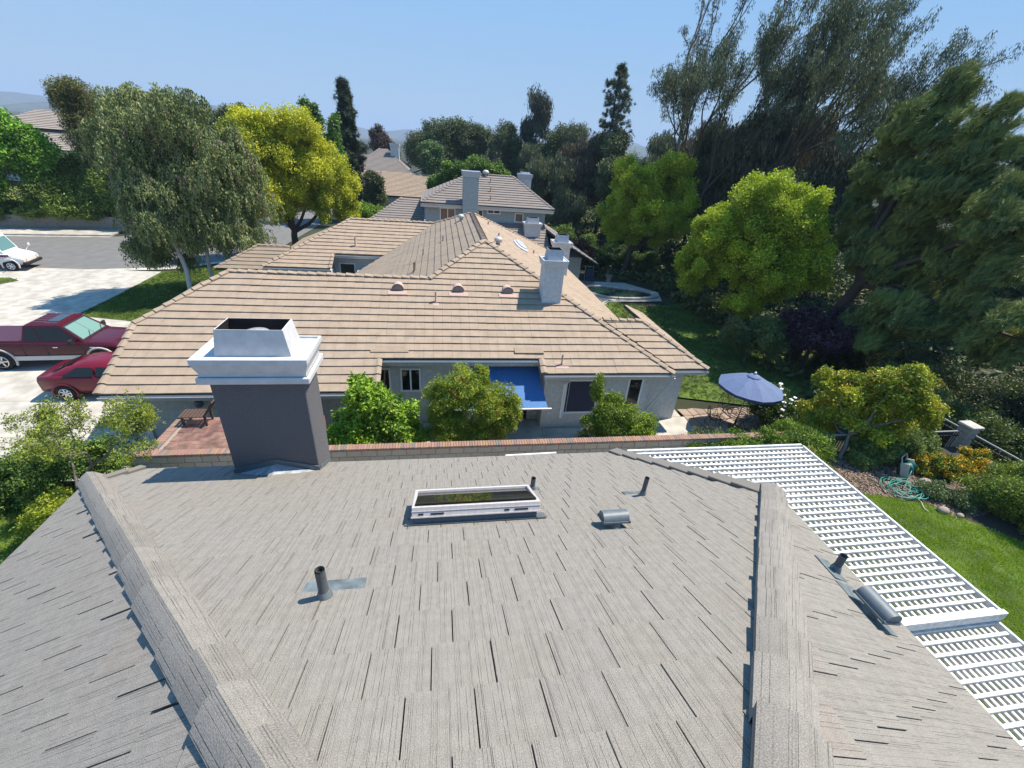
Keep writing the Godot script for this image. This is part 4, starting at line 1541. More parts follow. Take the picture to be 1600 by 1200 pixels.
func make_boundary_wall() -> void:
	var w := thing("block_wall", "brown block wall with a brick cap running between the two lots", "wall", V(2.4, 0, -10.05))
	var core := Shape.new()
	core.box(V(2.3, 1.06, -10.06), V(20.1, 2.12, 0.18))
	obj("wall_core", core, M.block, w)
	var blocks := []
	for k in 5:
		var s := Shape.new()
		var q := rr(0.8, 1.15)
		s.tint = Color(q, q * rr(0.97, 1.03), q * rr(0.94, 1.0))
		s.bevel(Vector3.ZERO, V(0.388, 0.19, 0.05), 0.008)
		blocks.append(s.mesh())
	for j in 4:
		for i in 50:
			var x := -7.55 + i * 0.4 + (0.2 if j % 2 else 0.0)
			own("block", blocks[rng.randi() % 5], M.block, w, Transform3D(Basis(), V(x, 2.02 - j * 0.2, -9.965 + rr(-0.002, 0.003))))
	var bricks := brick_meshes(V(0.07, 0.075, 0.235))
	for i in 264:
		own("brick", bricks[rng.randi() % 8], M.brick, w, Transform3D(Basis(UP, rr(-0.02, 0.02)), V(-7.72 + i * 0.0765, 2.155 + rr(-0.003, 0.003), -10.05)))
	# landing behind the wall at its left end
	var l := thing("paver_landing", "raised landing of red pavers behind the brick-capped wall left of the chimney", "landing", V(-5.4, 0, -11))
	var body := Shape.new()
	body.box(V(-5.45, 1.065, -10.97), V(3.9, 2.13, 1.6))
	obj("landing_base", body, M.paver, l)
	var pavers := []
	for k in 8:
		var s := Shape.new()
		var q := rr(0.8, 1.2)
		s.tint = Color(q, q * rr(0.9, 1.06), q * rr(0.9, 1.08))
		s.bevel(Vector3.ZERO, V(0.392, 0.05, 0.19), 0.005)
		pavers.append(s.mesh())
	for j in 7:
		for i in 9:
			own("paver", pavers[rng.randi() % 8], M.paver, l, Transform3D(Basis(), V(-7.02 + i * 0.395 + (0.19 if j % 2 else 0.0), 2.122 + rr(-0.002, 0.002), -10.32 - j * 0.194)))
	for i in 19:
		own("edge_brick", bricks[rng.randi() % 8], M.brick, l, Transform3D(Basis(UP, PI / 2), V(-7.4, 2.13 + rr(-0.002, 0.002), -10.24 - i * 0.0765)))
	var strip := Shape.new()
	strip.bevel(V(-7.23, 2.12, -10.9), V(0.1, 0.06, 1.36), 0.01)
	obj("border_strip", strip, M.stone, l)
	# low grey wall across the street
	var g := thing("retaining_wall", "low grey block retaining wall behind the sidewalk across the street", "wall", V(-36, 0, -48))
	var turn := Basis(UP, 0.175)
	var greys := []
	for k in 5:
		var s := Shape.new()
		var q := rr(0.85, 1.1)
		s.tint = Color(q * 1.05, q * 1.15, q * 1.3)
		s.bevel(Vector3.ZERO, V(0.79, 0.3, 0.3), 0.02)
		greys.append(s.mesh())
	for j in 4:
		for i in 40:
			var c := V(-29.5, 0.12 + j * 0.3, -45.9) + turn * V(-0.3 - i * 0.8 + (0.4 if j % 2 else 0.0), 0, -3.35)
			own("block", greys[rng.randi() % 5], M.block, g, Transform3D(turn, c))


func brick_meshes(size: Vector3) -> Array:
	var out := []
	for k in 8:
		var s := Shape.new()
		var q := rr(0.72, 1.15)
		s.tint = Color(q, q * rr(0.9, 1.1), q * rr(0.85, 1.15)) if k < 7 else Color(0.55, 0.8, 1.1)
		s.bevel(Vector3.ZERO, size, 0.005)
		out.append(s.mesh())
	return out


func make_iron_fence() -> void:
	var blocks := []
	for k in 4:
		var s := Shape.new()
		var q := rr(0.85, 1.12)
		s.tint = Color(q * 1.05, q * 1.1, q * 1.15)
		s.bevel(Vector3.ZERO, V(0.395, 0.19, 0.2), 0.01)
		blocks.append(s.mesh())
	var n := 0
	for at in [V(18.3, 0, -9.95), V(18.3, 0, -12.1)]:
		var p := thing("block_pillar", ["grey block pillar with a flat cap where the two iron fences meet", "grey block pillar half hidden by the yellow-green tree"][n], "pillar", at)
		n += 1
		for j in 11:
			for k in 2:
				var b := Basis(UP, PI / 2 if j % 2 else 0.0)
				own("block", blocks[rng.randi() % 4], M.block, p, Transform3D(b, at + V(0, 0.2 + j * 0.2, 0) + b * V(0, 0, -0.1 if k else 0.1)))
		var cap := Shape.new()
		cap.bevel(at + V(0, 2.375, 0), V(0.5, 0.1, 0.5), 0.015)
		obj("pillar_cap", cap, M.concrete, p)
	var picket := Shape.new()
	picket.box(Vector3.ZERO, V(0.018, 1.3, 0.018))
	var pm := picket.mesh()
	var runs := [["black iron fence along the back of the lots, right of the block pillar", V(18.3, 0, -9.7), V(18.3, 0, 3.0)], ["black iron fence between the two block pillars", V(18.3, 0, -10.2), V(18.3, 0, -11.85)], ["iron fence with a pale top rail behind the shrubs of the hose bed", V(12.5, 0, -9.97), V(18.06, 0, -9.97)]]
	for q in runs:
		var a: Vector3 = q[1]
		var b: Vector3 = q[2]
		var f := thing("iron_fence", q[0], "fence", (a + b) * 0.5)
		var along := (b - a).normalized()
		var long := (b - a).length()
		var basis := Basis(along, UP, along.cross(UP))
		var rails := [[2.13, M.rail, 0.05], [1.95, M.iron, 0.03], [0.9, M.iron, 0.03]]
		for r in rails:
			var s := Shape.new()
			s.bevel((a + b) * 0.5 + V(0, r[0], 0), V(long, r[2], 0.045), 0.006, basis)
			obj("rail", s, r[1], f)
		var count := int(long / 0.115)
		for k in count:
			own("picket", pm, M.iron, f, Transform3D(basis, a + along * (k + 0.5) * long / count + V(0, 1.46, 0)))
	var back := thing("iron_fence", "black iron fence at the back edge beyond the pool, below the dark trees", "fence", V(20, 0, -45))
	var a := V(13.5, 0, -56)
	var b := V(21.0, 0, -41)
	var along := (b - a).normalized()
	var basis := Basis(along, UP, along.cross(UP))
	for y in [1.45, 0.25]:
		var s := Shape.new()
		s.box((a + b) * 0.5 + V(0, y, 0), V((b - a).length(), 0.05, 0.05), basis)
		obj("rail", s, M.iron, back)
	for k in 44:
		own("picket", pm, M.iron, back, Transform3D(basis, a + along * (k + 0.5) * (b - a).length() / 44 + V(0, 0.8, 0)))


func make_patio_things() -> void:
	var c := V(12.2, 0.05, -13.45)
	var u := thing("patio_umbrella", "open blue patio umbrella standing over the iron table", "umbrella", c)
	var s := Shape.new()
	s.tube([c, c + V(0.05, 2.55, 0)], [0.022, 0.02], 10)
	obj("pole", s, M.wood, u)
	s = Shape.new()
	s.lathe(c, [[0.25, 0.0], [0.25, 0.06], [0.05, 0.1], [0.04, 0.35]], 16)
	obj("umbrella_base", s, M.iron, u)
	var top := c + V(0.05, 2.5, 0)
	var n := 8
	for k in n:
		var p := Shape.new()
		var rim := []
		for e in [0.0, 0.5, 1.0]:
			var w: float = TAU * (k + e) / n + 0.25
			var r := 1.24 if e != 0.5 else 1.18
			rim.append(top + V(cos(w) * r, -0.52 - (0.0 if e != 0.5 else 0.015), sin(w) * r))
		var inner := []
		for e in [0.0, 0.5, 1.0]:
			var w: float = TAU * (k + e) / n + 0.25
			inner.append(top + V(cos(w) * 0.2, -0.06, sin(w) * 0.2))
		var mid := []
		for i in 3:
			mid.append(inner[i].lerp(rim[i], 0.5) + V(0, 0.035 if i != 1 else 0.01, 0))
		p.flat()
		for i in 2:
			for q in [[inner[i], inner[i + 1], mid[i + 1], mid[i]], [mid[i], mid[i + 1], rim[i + 1], rim[i]], [rim[i], rim[i + 1], rim[i + 1] - V(0, 0.11, 0), rim[i] - V(0, 0.11, 0)]]:
				p.prism(q, V(0, -0.004, 0))
		obj("canopy_panel", p, M.umbrella, u)
		var rib := Shape.new()
		rib.tube([inner[0] - V(0, 0.02, 0), mid[0] - V(0, 0.03, 0), rim[0] - V(0, 0.02, 0)], [0.009, 0.009, 0.007], 5)
		obj("rib", rib, M.wood, u)
	s = Shape.new()
	s.lathe(top + V(0, 0.0, 0), [[0.26, -0.05], [0.22, -0.02], [0.0, 0.07]], 8)
	obj("vent_canopy", s, M.umbrella, u)
	s = Shape.new()
	s.blob(top + V(0, 0.1, 0), V(0.045, 0.05, 0.045), 6, 8)
	obj("finial", s, M.white_paint, u)
	# round table
	var t := thing("patio_table", "round black iron table under the blue umbrella", "table", c)
	s = Shape.new()
	for r in [0.62, 0.45, 0.28, 0.1]:
		var ring := []
		var rad := []
		for k in 25:
			ring.append(c + V(cos(TAU * k / 24) * r, 0.72, sin(TAU * k / 24) * r))
			rad.append(0.014)
		s.tube(ring, rad, 5, false)
	for k in 12:
		var w := TAU * k / 12
		s.tube([c + V(cos(w) * 0.1, 0.72, sin(w) * 0.1), c + V(cos(w) * 0.62, 0.72, sin(w) * 0.62)], [0.008, 0.008], 4)
	obj("tabletop", s, M.iron, t)
	for k in 4:
		s = Shape.new()
		var w := TAU * (k + 0.5) / 4
		var d := V(cos(w), 0, sin(w))
		s.tube([c + d * 0.5 + V(0, 0.71, 0), c + d * 0.25 + V(0, 0.4, 0), c + d * 0.5], [0.014, 0.014, 0.014], 5)
		obj("leg", s, M.iron, t)
	var spots := [[0.3, "black iron garden chair right of the umbrella table, nearest the white roses"], [1.75, "black iron garden chair on the wall side of the umbrella table"], [3.3, "black iron garden chair at the house side of the umbrella table"], [4.8, "black iron garden chair on the lawn side of the umbrella table"]]
	var chair := iron_chair(spots[0][1])
	for k in spots.size():
		var o: Node3D = chair
		if k > 0:
			o = chair.duplicate()
			o.name = numbered("garden_chair")
			add_child(o)
			o.set_meta("label", spots[k][1])
		var w: float = spots[k][0]
		o.position = c + V(cos(w) * 0.95, 0, sin(w) * 0.95)
		o.rotation.y = -w + PI / 2 + rr(-0.15, 0.15)
	# pool with stone coping
	var pc := V(14.2, 0, -32.4)
	var pool := thing("garden_pool", "small kidney-shaped pool with pale stone coping at the back of the tan house", "pool", pc)
	var ring_at := func(m: float, y: float) -> Array:
		var pts := []
		for k in 28:
			var w := TAU * k / 28
			var r := 1.0 + 0.18 * sin(2 * w + 0.6) + 0.1 * cos(3 * w)
			pts.append(pc + V(cos(w) * 2.3 * r * m, y, sin(w) * 1.5 * r * m))
		return pts
	var water := Shape.new()
	water.flat()
	var rim: Array = ring_at.call(1.02, 0.08)
	for k in 28:
		water.face([rim[k], rim[(k + 1) % 28], pc + V(0, 0.08, 0)], pc - V(0, 5, 0))
	obj("water", water, M.water, pool)
	var r0: Array = ring_at.call(1.0, 0.16)
	var r1: Array = ring_at.call(1.22, 0.16)
	for k in 28:
		var st := Shape.new()
		var j := (k + 1) % 28
		var g := rr(0.85, 1.1)
		st.tint = Color(g, g, g)
		var a: Vector3 = r0[k].lerp(r0[j], 0.03)
		var b: Vector3 = r0[k].lerp(r0[j], 0.97)
		st.prism([a, b, r1[k].lerp(r1[j], 0.97), r1[k].lerp(r1[j], 0.03)], V(0, -0.12, 0))
		obj("coping_stone", st, M.patio, pool)
	struct("pool_deck", sheet([[9.2, -28.6], [11.2, -28.3], [12.6, -30.1], [17.2, -30.6], [18.0, -33], [16, -35.6], [9.2, -36]], 0.04), M.patio)
	# dark cushioned chair on the pool deck, stone planter
	var lc := V(12.6, 0.05, -35.0)
	var l := thing("lounge_chair", "dark cushioned chair with a pale back rail on the pool deck", "chair", lc)
	s = Shape.new()
	s.bevel(lc + V(0, 0.35, 0), V(0.7, 0.2, 0.7), 0.05)
	obj("seat", s, M.navy, l)
	s = Shape.new()
	s.bevel(lc + V(0, 0.75, -0.36), V(0.7, 0.75, 0.14), 0.05, Basis(Vector3.RIGHT, -0.2))
	obj("backrest", s, M.navy, l)
	s = Shape.new()
	s.tube([lc + V(-0.36, 0, -0.3), lc + V(-0.36, 1.35, -0.5), lc + V(0.36, 1.35, -0.5), lc + V(0.36, 0, -0.3)], [0.03, 0.03, 0.03, 0.03], 6)
	obj("frame", s, M.rail, l)
	for k in 2:
		s = Shape.new()
		s.box(lc + V(-0.3 + k * 0.6, 0.12, 0.3), V(0.05, 0.25, 0.05))
		obj("leg", s, M.rail, l)
	var pt := V(14.6, 0.05, -35.8)
	var pot := thing("stone_planter", "small stone urn on the far edge of the pool", "planter", pt)
	s = Shape.new()
	s.lathe(pt, [[0.2, 0.0], [0.22, 0.1], [0.14, 0.2], [0.3, 0.5], [0.34, 0.6], [0.28, 0.6], [0.2, 0.45]], 14)
	obj("urn", s, M.stone, pot)
	# slatted brown chair on the landing by the garage wall
	var bc := V(-6.85, 2.15, -11.5)
	var b := thing("lounge_chair", "brown slatted lounge chair on the red landing below the garage eave", "chair", bc)
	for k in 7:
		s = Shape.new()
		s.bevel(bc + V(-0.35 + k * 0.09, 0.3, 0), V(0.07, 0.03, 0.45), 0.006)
		obj("seat_slat", s, M.shaded_wood, b)
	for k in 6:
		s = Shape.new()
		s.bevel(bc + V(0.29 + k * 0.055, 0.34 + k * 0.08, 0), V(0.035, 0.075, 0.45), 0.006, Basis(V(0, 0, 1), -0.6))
		obj("back_slat", s, M.shaded_wood, b)
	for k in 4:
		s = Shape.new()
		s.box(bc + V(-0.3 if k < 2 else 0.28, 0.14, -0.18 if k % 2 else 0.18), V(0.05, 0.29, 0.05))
		obj("leg", s, M.shaded_wood, b)


func iron_chair(label: String) -> Node3D:
	var o := thing("garden_chair", label, "chair", Vector3.ZERO, "iron chairs round the umbrella table")
	var s := Shape.new()
	for k in 6:
		s.box(V(0, 0.44, -0.2 + k * 0.08), V(0.44, 0.012, 0.02))
	var ring := []
	var rad := []
	for k in 17:
		ring.append(V(cos(TAU * k / 16) * 0.24, 0.44, sin(TAU * k / 16) * 0.24))
		rad.append(0.012)
	s.tube(ring, rad, 5, false)
	obj("seat", s, M.iron, o)
	s = Shape.new()
	var arch := []
	rad = []
	for k in 11:
		var w := PI * k / 10
		arch.append(V(cos(w) * 0.24, 0.45 + sin(w) * 0.5, 0.24 + sin(w) * 0.08))
		rad.append(0.013)
	s.tube(arch, rad, 5)
	for x in [-0.14, -0.05, 0.05, 0.14]:
		s.tube([V(x, 0.45, 0.23), V(x, 0.9 - absf(x) * 0.6, 0.31)], [0.008, 0.008], 4)
	obj("backrest", s, M.iron, o)
	for k in 4:
		s = Shape.new()
		var x := -0.2 if k < 2 else 0.2
		var z := -0.18 if k % 2 else 0.2
		s.tube([V(x, 0.44, z), V(x * 1.15, 0, z * 1.2)], [0.012, 0.01], 5)
		obj("leg", s, M.iron, o)
	for x in [-0.25, 0.25]:
		s = Shape.new()
		s.tube([V(x, 0.45, -0.18), V(x * 1.1, 0.66, -0.15), V(x * 1.05, 0.68, 0.25)], [0.011, 0.011, 0.011], 5)
		obj("armrest", s, M.iron, o)
	return o


# ---------- vehicles ----------

# skin of a body from stations [x, bottom, shoulder, top, half width low, half width shoulder, half width top], front along +x
func car_skin(stations: Array) -> Shape:
	var s := Shape.new()
	var rings := []
	for q in stations:
		var half := [Vector2(q[4] * 0.9, q[1]), Vector2(q[4], q[1] + 0.06), Vector2(q[5], lerpf(q[1], q[2], 0.55)), Vector2(q[5], q[2] - 0.07), Vector2(q[5] - 0.03, q[2]), Vector2(lerpf(q[5], q[6], 0.6), lerpf(q[2], q[3], 0.8)), Vector2(q[6], q[3]), Vector2(q[6] * 0.45, q[3] + 0.02)]
		var ring := []
		for p in half:
			ring.append(V(q[0], p.y, p.x))
		for k in range(half.size() - 1, -1, -1):
			ring.append(V(q[0], half[k].y, -half[k].x))
		rings.append(ring)
	s.loft(rings)
	return s


func wheel(car: Node3D, x: float, z: float, r: float, side: float, spokes := 5, rim: Material = null) -> void:
	var s := Shape.new()
	var b := Basis(Vector3.RIGHT, PI / 2 * side)
	s.lathe(V(x, r, z), [[r * 0.62, -0.12], [r * 0.93, -0.12], [r, -0.07], [r, 0.05], [r * 0.93, 0.1], [r * 0.66, 0.1]], 24, b)
	var o := obj("wheel", s, M.tyre, car)
	var m := Shape.new()
	m.lathe(V(x, r, z), [[r * 0.66, 0.1], [r * 0.62, 0.075], [r * 0.58, 0.03], [r * 0.5, 0.03], [0.0, 0.035]], 24, b)
	obj("rim_dish", m, M.black, o)
	var k := Shape.new()
	for i in spokes:
		var w := TAU * i / spokes
		k.bevel(V(x, r, z) + b * V(cos(w) * r * 0.33, 0.065, sin(w) * r * 0.33), V(r * 0.6, 0.04, r * 0.2), 0.012, b * Basis(UP, -w))
	k.lathe(V(x, r, z), [[r * 0.66, 0.102], [r * 0.57, 0.105], [r * 0.55, 0.05]], 24, b)
	k.lathe(V(x, r, z), [[r * 0.17, 0.09], [r * 0.12, 0.11], [0.0, 0.112]], 12, b)
	obj("rim", k, rim if rim else M.chrome, o)


func arch(car: Node3D, x: float, z: float, y: float, r: float, m: Material) -> void:
	var d := Shape.new()
	var sz := signf(z)
	var pts := []
	for k in 15:
		var w := PI * (-0.12 + 1.24 * k / 14)
		pts.append(V(x + cos(w) * r, y + sin(w) * r, z + sz * 0.004))
	d.face(pts, V(x, y, 0))
	obj("wheel_well", d, M.black, car)
	var t := Shape.new()
	var path := []
	var rad := []
	for k in 15:
		var w := PI * (-0.12 + 1.24 * k / 14)
		path.append(V(x + cos(w) * (r + 0.03), y + sin(w) * (r + 0.03), z))
		rad.append(0.045)
	t.tube(path, rad, 6)
	obj("wheel_arch", t, m, car)


func finish(o: Node3D, at: Vector3, turn: float) -> void:
	o.position = at
	o.rotation.y = turn


func pane_on(car: Node3D, called: String, pts: Array, m: Material, out: float) -> void:
	var mid := Vector3.ZERO
	for p in pts:
		mid += p / pts.size()
	var n: Vector3 = (pts[1] - pts[0]).cross(pts[2] - pts[0]).normalized()
	if n.dot(mid - V(mid.x * 0.3, 0.9, 0)) < 0:
		n = -n
	var q := []
	for p in pts:
		q.append(p + n * out)
	var s := Shape.new()
	s.prism(q, n * -0.012)
	obj(called, s, m, car)


func make_vehicles() -> void:
	# pickup truck, origin under its middle, front along +x
	var t := thing("pickup_truck", "dark maroon pickup truck with a silver lower body parked on the neighbours' driveway", "truck")
	obj("body", car_skin([[-2.78, 0.62, 1.1, 1.16, 0.86, 0.92, 0.9], [-2.7, 0.45, 1.14, 1.2, 0.93, 0.98, 0.93], [-1.0, 0.42, 1.15, 1.21, 0.95, 0.99, 0.93], [-0.62, 0.42, 1.16, 1.2, 0.95, 0.99, 0.93], [1.25, 0.42, 1.15, 1.2, 0.95, 0.99, 0.9], [2.2, 0.45, 1.08, 1.15, 0.94, 0.98, 0.82], [2.75, 0.48, 0.98, 1.05, 0.9, 0.95, 0.75], [2.9, 0.55, 0.9, 0.94, 0.86, 0.9, 0.7]]), M.maroon, t)
	var s := Shape.new()
	var low := [V(-0.78, 1.17, 0.94), V(1.42, 1.17, 0.94), V(1.42, 1.17, -0.94), V(-0.78, 1.17, -0.94)]
	var top := [V(-0.62, 1.86, 0.73), V(0.62, 1.88, 0.73), V(0.62, 1.88, -0.73), V(-0.62, 1.86, -0.73)]
	var roof := [V(-0.5, 1.93, 0.6), V(0.5, 1.94, 0.6), V(0.5, 1.94, -0.6), V(-0.5, 1.93, -0.6)]
	s.loft([low, top, roof], true, false)
	obj("cab", s, M.maroon, t)
	var mix := func(a: Vector3, b: Vector3, k: float) -> Vector3: return a.lerp(b, k)
	var side_pane := func(z: int, x0: float, x1: float, called: String) -> void:
		var a: Vector3 = low[0] if z > 0 else low[3]
		var b: Vector3 = low[1] if z > 0 else low[2]
		var c: Vector3 = top[1] if z > 0 else top[2]
		var d: Vector3 = top[0] if z > 0 else top[3]
		var e := a.lerp(b, x0).lerp(d.lerp(c, x0), 0.12)
		var f := a.lerp(b, x1).lerp(d.lerp(c, x1), 0.12)
		var g := a.lerp(b, x1).lerp(d.lerp(c, x1), 0.88)
		var h := a.lerp(b, x0).lerp(d.lerp(c, x0), 0.88)
		pane_on(t, called, [e, f, g, h], M.glass_dark, 0.008)
	for z in [1, -1]:
		side_pane.call(z, 0.05, 0.3, "side_window")
		side_pane.call(z, 0.34, 0.9, "side_window")
	pane_on(t, "windshield", [low[1].lerp(top[1], 0.1) - V(0, 0, 0.08), low[2].lerp(top[2], 0.1) + V(0, 0, 0.08), top[2].lerp(low[2], 0.1) + V(0, 0, 0.06), top[1].lerp(low[1], 0.1) - V(0, 0, 0.06)], M.glass_blue, 0.006)
	for k in 2:
		var z0 := 0.8 - k * 0.8
		var z1 := z0 - 0.78
		var f := func(z: float, v: float) -> Vector3: return low[1].lerp(low[2], (0.94 - z) / 1.88).lerp(top[1].lerp(top[2], (0.94 - z) / 1.88), v)
		pane_on(t, "sun_shade", [f.call(z0, 0.14), f.call(z1, 0.14), f.call(z1, 0.84), f.call(z0, 0.84)], M.shade_foil, 0.014)
	pane_on(t, "rear_window", [low[0].lerp(top[0], 0.2) - V(0, 0, 0.1), low[3].lerp(top[3], 0.2) + V(0, 0, 0.1), top[3].lerp(low[3], 0.15) + V(0, 0, 0.08), top[0].lerp(low[0], 0.15) - V(0, 0, 0.08)], M.glass_dark, 0.006)
	s = Shape.new()
	s.bevel(V(0.28, 1.945, 0), V(0.42, 0.02, 0.85), 0.006)
	obj("sunroof", s, M.glass_blue, t)
	for k in 5:
		s = Shape.new()
		s.bevel(V(-0.22, 1.94, -0.5 + k * 0.25), V(0.5, 0.016, 0.05), 0.006)
		obj("roof_rib", s, M.maroon, t)
	s = Shape.new()
	s.bevel(V(-1.72, 1.235, 0), V(1.96, 0.07, 1.78), 0.02)
	obj("bed_cover", s, M.maroon, t)
	for z in [0.985, -0.985]:
		s = Shape.new()
		s.bevel(V(0.05, 0.53, z), V(2.5, 0.2, 0.04), 0.012)
		obj("rocker_panel", s, M.silver, t)
		arch(t, -1.72, z, 0.42, 0.5, M.silver)
		arch(t, 1.85, z, 0.42, 0.5, M.silver)
		for q in [[0.05, 0.85], [1.35, 0.4]]:
			s = Shape.new()
			s.bevel(V(q[0] + 0.3 * 1, 1.0 if q[1] > 0.5 else 0.98, z + 0.006 * signf(z)), V(0.18, 0.04, 0.02), 0.004)
			obj("door_handle" if q[1] > 0.5 else "fender_badge", s, M.chrome, t)
		s = Shape.new()
		s.bevel(V(1.05, 1.28, z + 0.16 * signf(z)), V(0.1, 0.22, 0.24), 0.03)
		obj("side_mirror", s, M.black, t)
		s = Shape.new()
		s.bevel(V(2.83, 0.9, z * 0.78), V(0.16, 0.2, 0.36), 0.03)
		obj("headlight", s, M.lamp_clear, t)
		s = Shape.new()
		s.bevel(V(-2.76, 0.95, z * 0.9), V(0.08, 0.36, 0.16), 0.02)
		obj("tail_light", s, M.red_lamp, t)
		for x in [-1.72, 1.85]:
			wheel(t, x, z - 0.08 * signf(z), 0.39, signf(z))
	s = Shape.new()
	s.bevel(V(2.92, 0.58, 0), V(0.16, 0.24, 1.86), 0.05)
	obj("front_bumper", s, M.chrome, t)
	s = Shape.new()
	s.bevel(V(-2.86, 0.6, 0), V(0.18, 0.22, 1.8), 0.04)
	obj("rear_bumper", s, M.chrome, t)
	s = Shape.new()
	for k in 5:
		s.box(V(2.87, 0.72 + k * 0.055, 0), V(0.06, 0.02, 1.0))
	obj("grille", s, M.chrome, t)
	for z in [1.0, -1.0]:
		for x in [-0.78, 0.02, 1.32]:
			s = Shape.new()
			s.box(V(x, 0.86, z * 0.988), V(0.014, 0.56, 0.012))
			obj("door_seam", s, M.black, t)
	s = Shape.new()
	s.box(V(1.47, 1.2, 0), V(0.02, 0.014, 1.7))
	obj("hood_seam", s, M.black, t)
	for k in 2:
		s = Shape.new()
		s.tube([V(1.42, 1.2, 0.5 - k * 0.8), V(1.2, 1.42, 0.1 - k * 0.8)], [0.014, 0.01], 5)
		obj("wiper", s, M.black, t)
	finish(t, V(-16.3, 0.012, -20.1), 0.06)

	# small red car
	t = thing("parked_car", "small red car behind the tan roof corner, half hidden by the young tree", "car")
	obj("body", car_skin([[-2.15, 0.5, 0.82, 0.86, 0.68, 0.72, 0.6], [-2.05, 0.34, 0.92, 0.98, 0.8, 0.83, 0.7], [-1.4, 0.28, 0.93, 1.02, 0.84, 0.86, 0.74], [0.0, 0.27, 0.92, 0.98, 0.85, 0.87, 0.74], [1.1, 0.27, 0.88, 0.95, 0.85, 0.86, 0.7], [1.9, 0.32, 0.74, 0.82, 0.8, 0.82, 0.6], [2.15, 0.42, 0.62, 0.68, 0.7, 0.72, 0.5]]), M.red, t)
	s = Shape.new()
	var rings := []
	for q in [[-1.75, 0.98, 0.7, 0.62], [-1.2, 1.26, 0.66, 0.55], [-0.6, 1.4, 0.62, 0.5], [0.1, 1.4, 0.62, 0.5], [0.6, 1.22, 0.68, 0.56], [1.1, 0.96, 0.74, 0.64]]:
		rings.append([V(q[0], 0.86, 0.83), V(q[0], lerpf(0.9, q[1], 0.5), q[2] + 0.08), V(q[0], q[1] - 0.02, q[2] - 0.04), V(q[0], q[1] + 0.02, 0.25), V(q[0], q[1] + 0.02, -0.25), V(q[0], q[1] - 0.02, -q[2] + 0.04), V(q[0], lerpf(0.9, q[1], 0.5), -q[2] - 0.08), V(q[0], 0.86, -0.83)])
	s.loft(rings)
	obj("roof", s, M.red, t)
	for z in [1.0, -1.0]:
		for q in [[[-1.25, 0.98], [-0.2, 0.98], [-0.22, 1.3], [-0.75, 1.3]], [[-0.1, 0.98], [0.85, 0.98], [0.25, 1.3], [-0.12, 1.32]]]:
			var pts := []
			for p in q:
				pts.append(V(p[0], p[1], z * (0.835 - (p[1] - 0.95) * 0.42)))
			pane_on(t, "side_window", pts, M.glass_dark, 0.012)
		for x in [-1.3, 1.35]:
			arch(t, x, z * 0.86, 0.31, 0.36, M.red)
			wheel(t, x, z * 0.8, 0.31, z, 7)
		s = Shape.new()
		s.bevel(V(-2.08, 0.74, z * 0.62), V(0.12, 0.16, 0.3), 0.03)
		obj("tail_light", s, M.red_lamp, t)
		s = Shape.new()
		s.bevel(V(2.02, 0.66, z * 0.6), V(0.2, 0.13, 0.3), 0.03)
		obj("headlight", s, M.lamp_clear, t)
		s = Shape.new()
		s.bevel(V(0.78, 1.0, z * 0.94), V(0.12, 0.12, 0.18), 0.03)
		obj("side_mirror", s, M.red, t)
	pane_on(t, "rear_window", [V(-1.7, 1.04, 0.5), V(-1.7, 1.04, -0.5), V(-1.05, 1.33, -0.42), V(-1.05, 1.33, 0.42)], M.glass_dark, 0.03)
	pane_on(t, "windshield", [V(1.0, 1.02, 0.58), V(1.0, 1.02, -0.58), V(0.3, 1.36, -0.45), V(0.3, 1.36, 0.45)], M.glass_dark, 0.03)
	finish(t, V(-12.75, 0.012, -17.35), 0.03)

	# boxy white delivery van
	t = thing("delivery_van", "boxy white mail van with a black bumper on the street at the left edge", "van")
	obj("body", car_skin([[-2.3, 0.5, 1.2, 1.22, 0.86, 0.9, 0.86], [0.55, 0.45, 1.2, 1.22, 0.9, 0.93, 0.88], [0.95, 0.45, 1.16, 1.22, 0.9, 0.93, 0.84], [1.9, 0.48, 0.88, 0.98, 0.86, 0.9, 0.74], [2.18, 0.52, 0.76, 0.86, 0.84, 0.86, 0.7]]), M.van_white, t)
	s = Shape.new()
	low = [V(-2.28, 1.19, 0.9), V(1.28, 1.17, 0.86), V(1.28, 1.17, -0.86), V(-2.28, 1.19, -0.9)]
	top = [V(-2.22, 2.18, 0.86), V(0.82, 2.14, 0.78), V(0.82, 2.14, -0.78), V(-2.22, 2.18, -0.86)]
	roof = [V(-2.1, 2.28, 0.7), V(0.62, 2.24, 0.64), V(0.62, 2.24, -0.64), V(-2.1, 2.28, -0.7)]
	s.loft([low, top, roof], true, false)
	obj("cargo_box", s, M.van_white, t)
	pane_on(t, "windshield", [low[1].lerp(top[1], 0.1) - V(0, 0, 0.08), low[2].lerp(top[2], 0.1) + V(0, 0, 0.08), top[2].lerp(low[2], 0.14) + V(0, 0, 0.06), top[1].lerp(low[1], 0.14) - V(0, 0, 0.06)], M.glass_teal, 0.008)
	for z in [1.0, -1.0]:
		pane_on(t, "side_window", [V(0.25, 1.28, z * 0.885), V(1.05, 1.28, z * 0.868), V(0.76, 2.0, z * 0.8), V(0.25, 2.02, z * 0.815)], M.glass_dark, 0.012)
		s = Shape.new()
		s.box(V(-0.3, 1.02, z * 0.935), V(3.7, 0.1, 0.008))
		obj("side_stripe", s, M.van_blue, t)
		s = Shape.new()
		s.box(V(-0.3, 0.945, z * 0.935), V(3.7, 0.04, 0.008))
		obj("side_stripe", s, M.van_red, t)
		for x in [-1.5, 1.42]:
			arch(t, x, z * 0.9, 0.36, 0.4, M.van_white)
			wheel(t, x, z * 0.84, 0.33, z, 6, M.van_white)
		s = Shape.new()
		s.bevel(V(2.14, 0.72, z * 0.6), V(0.1, 0.14, 0.22), 0.02)
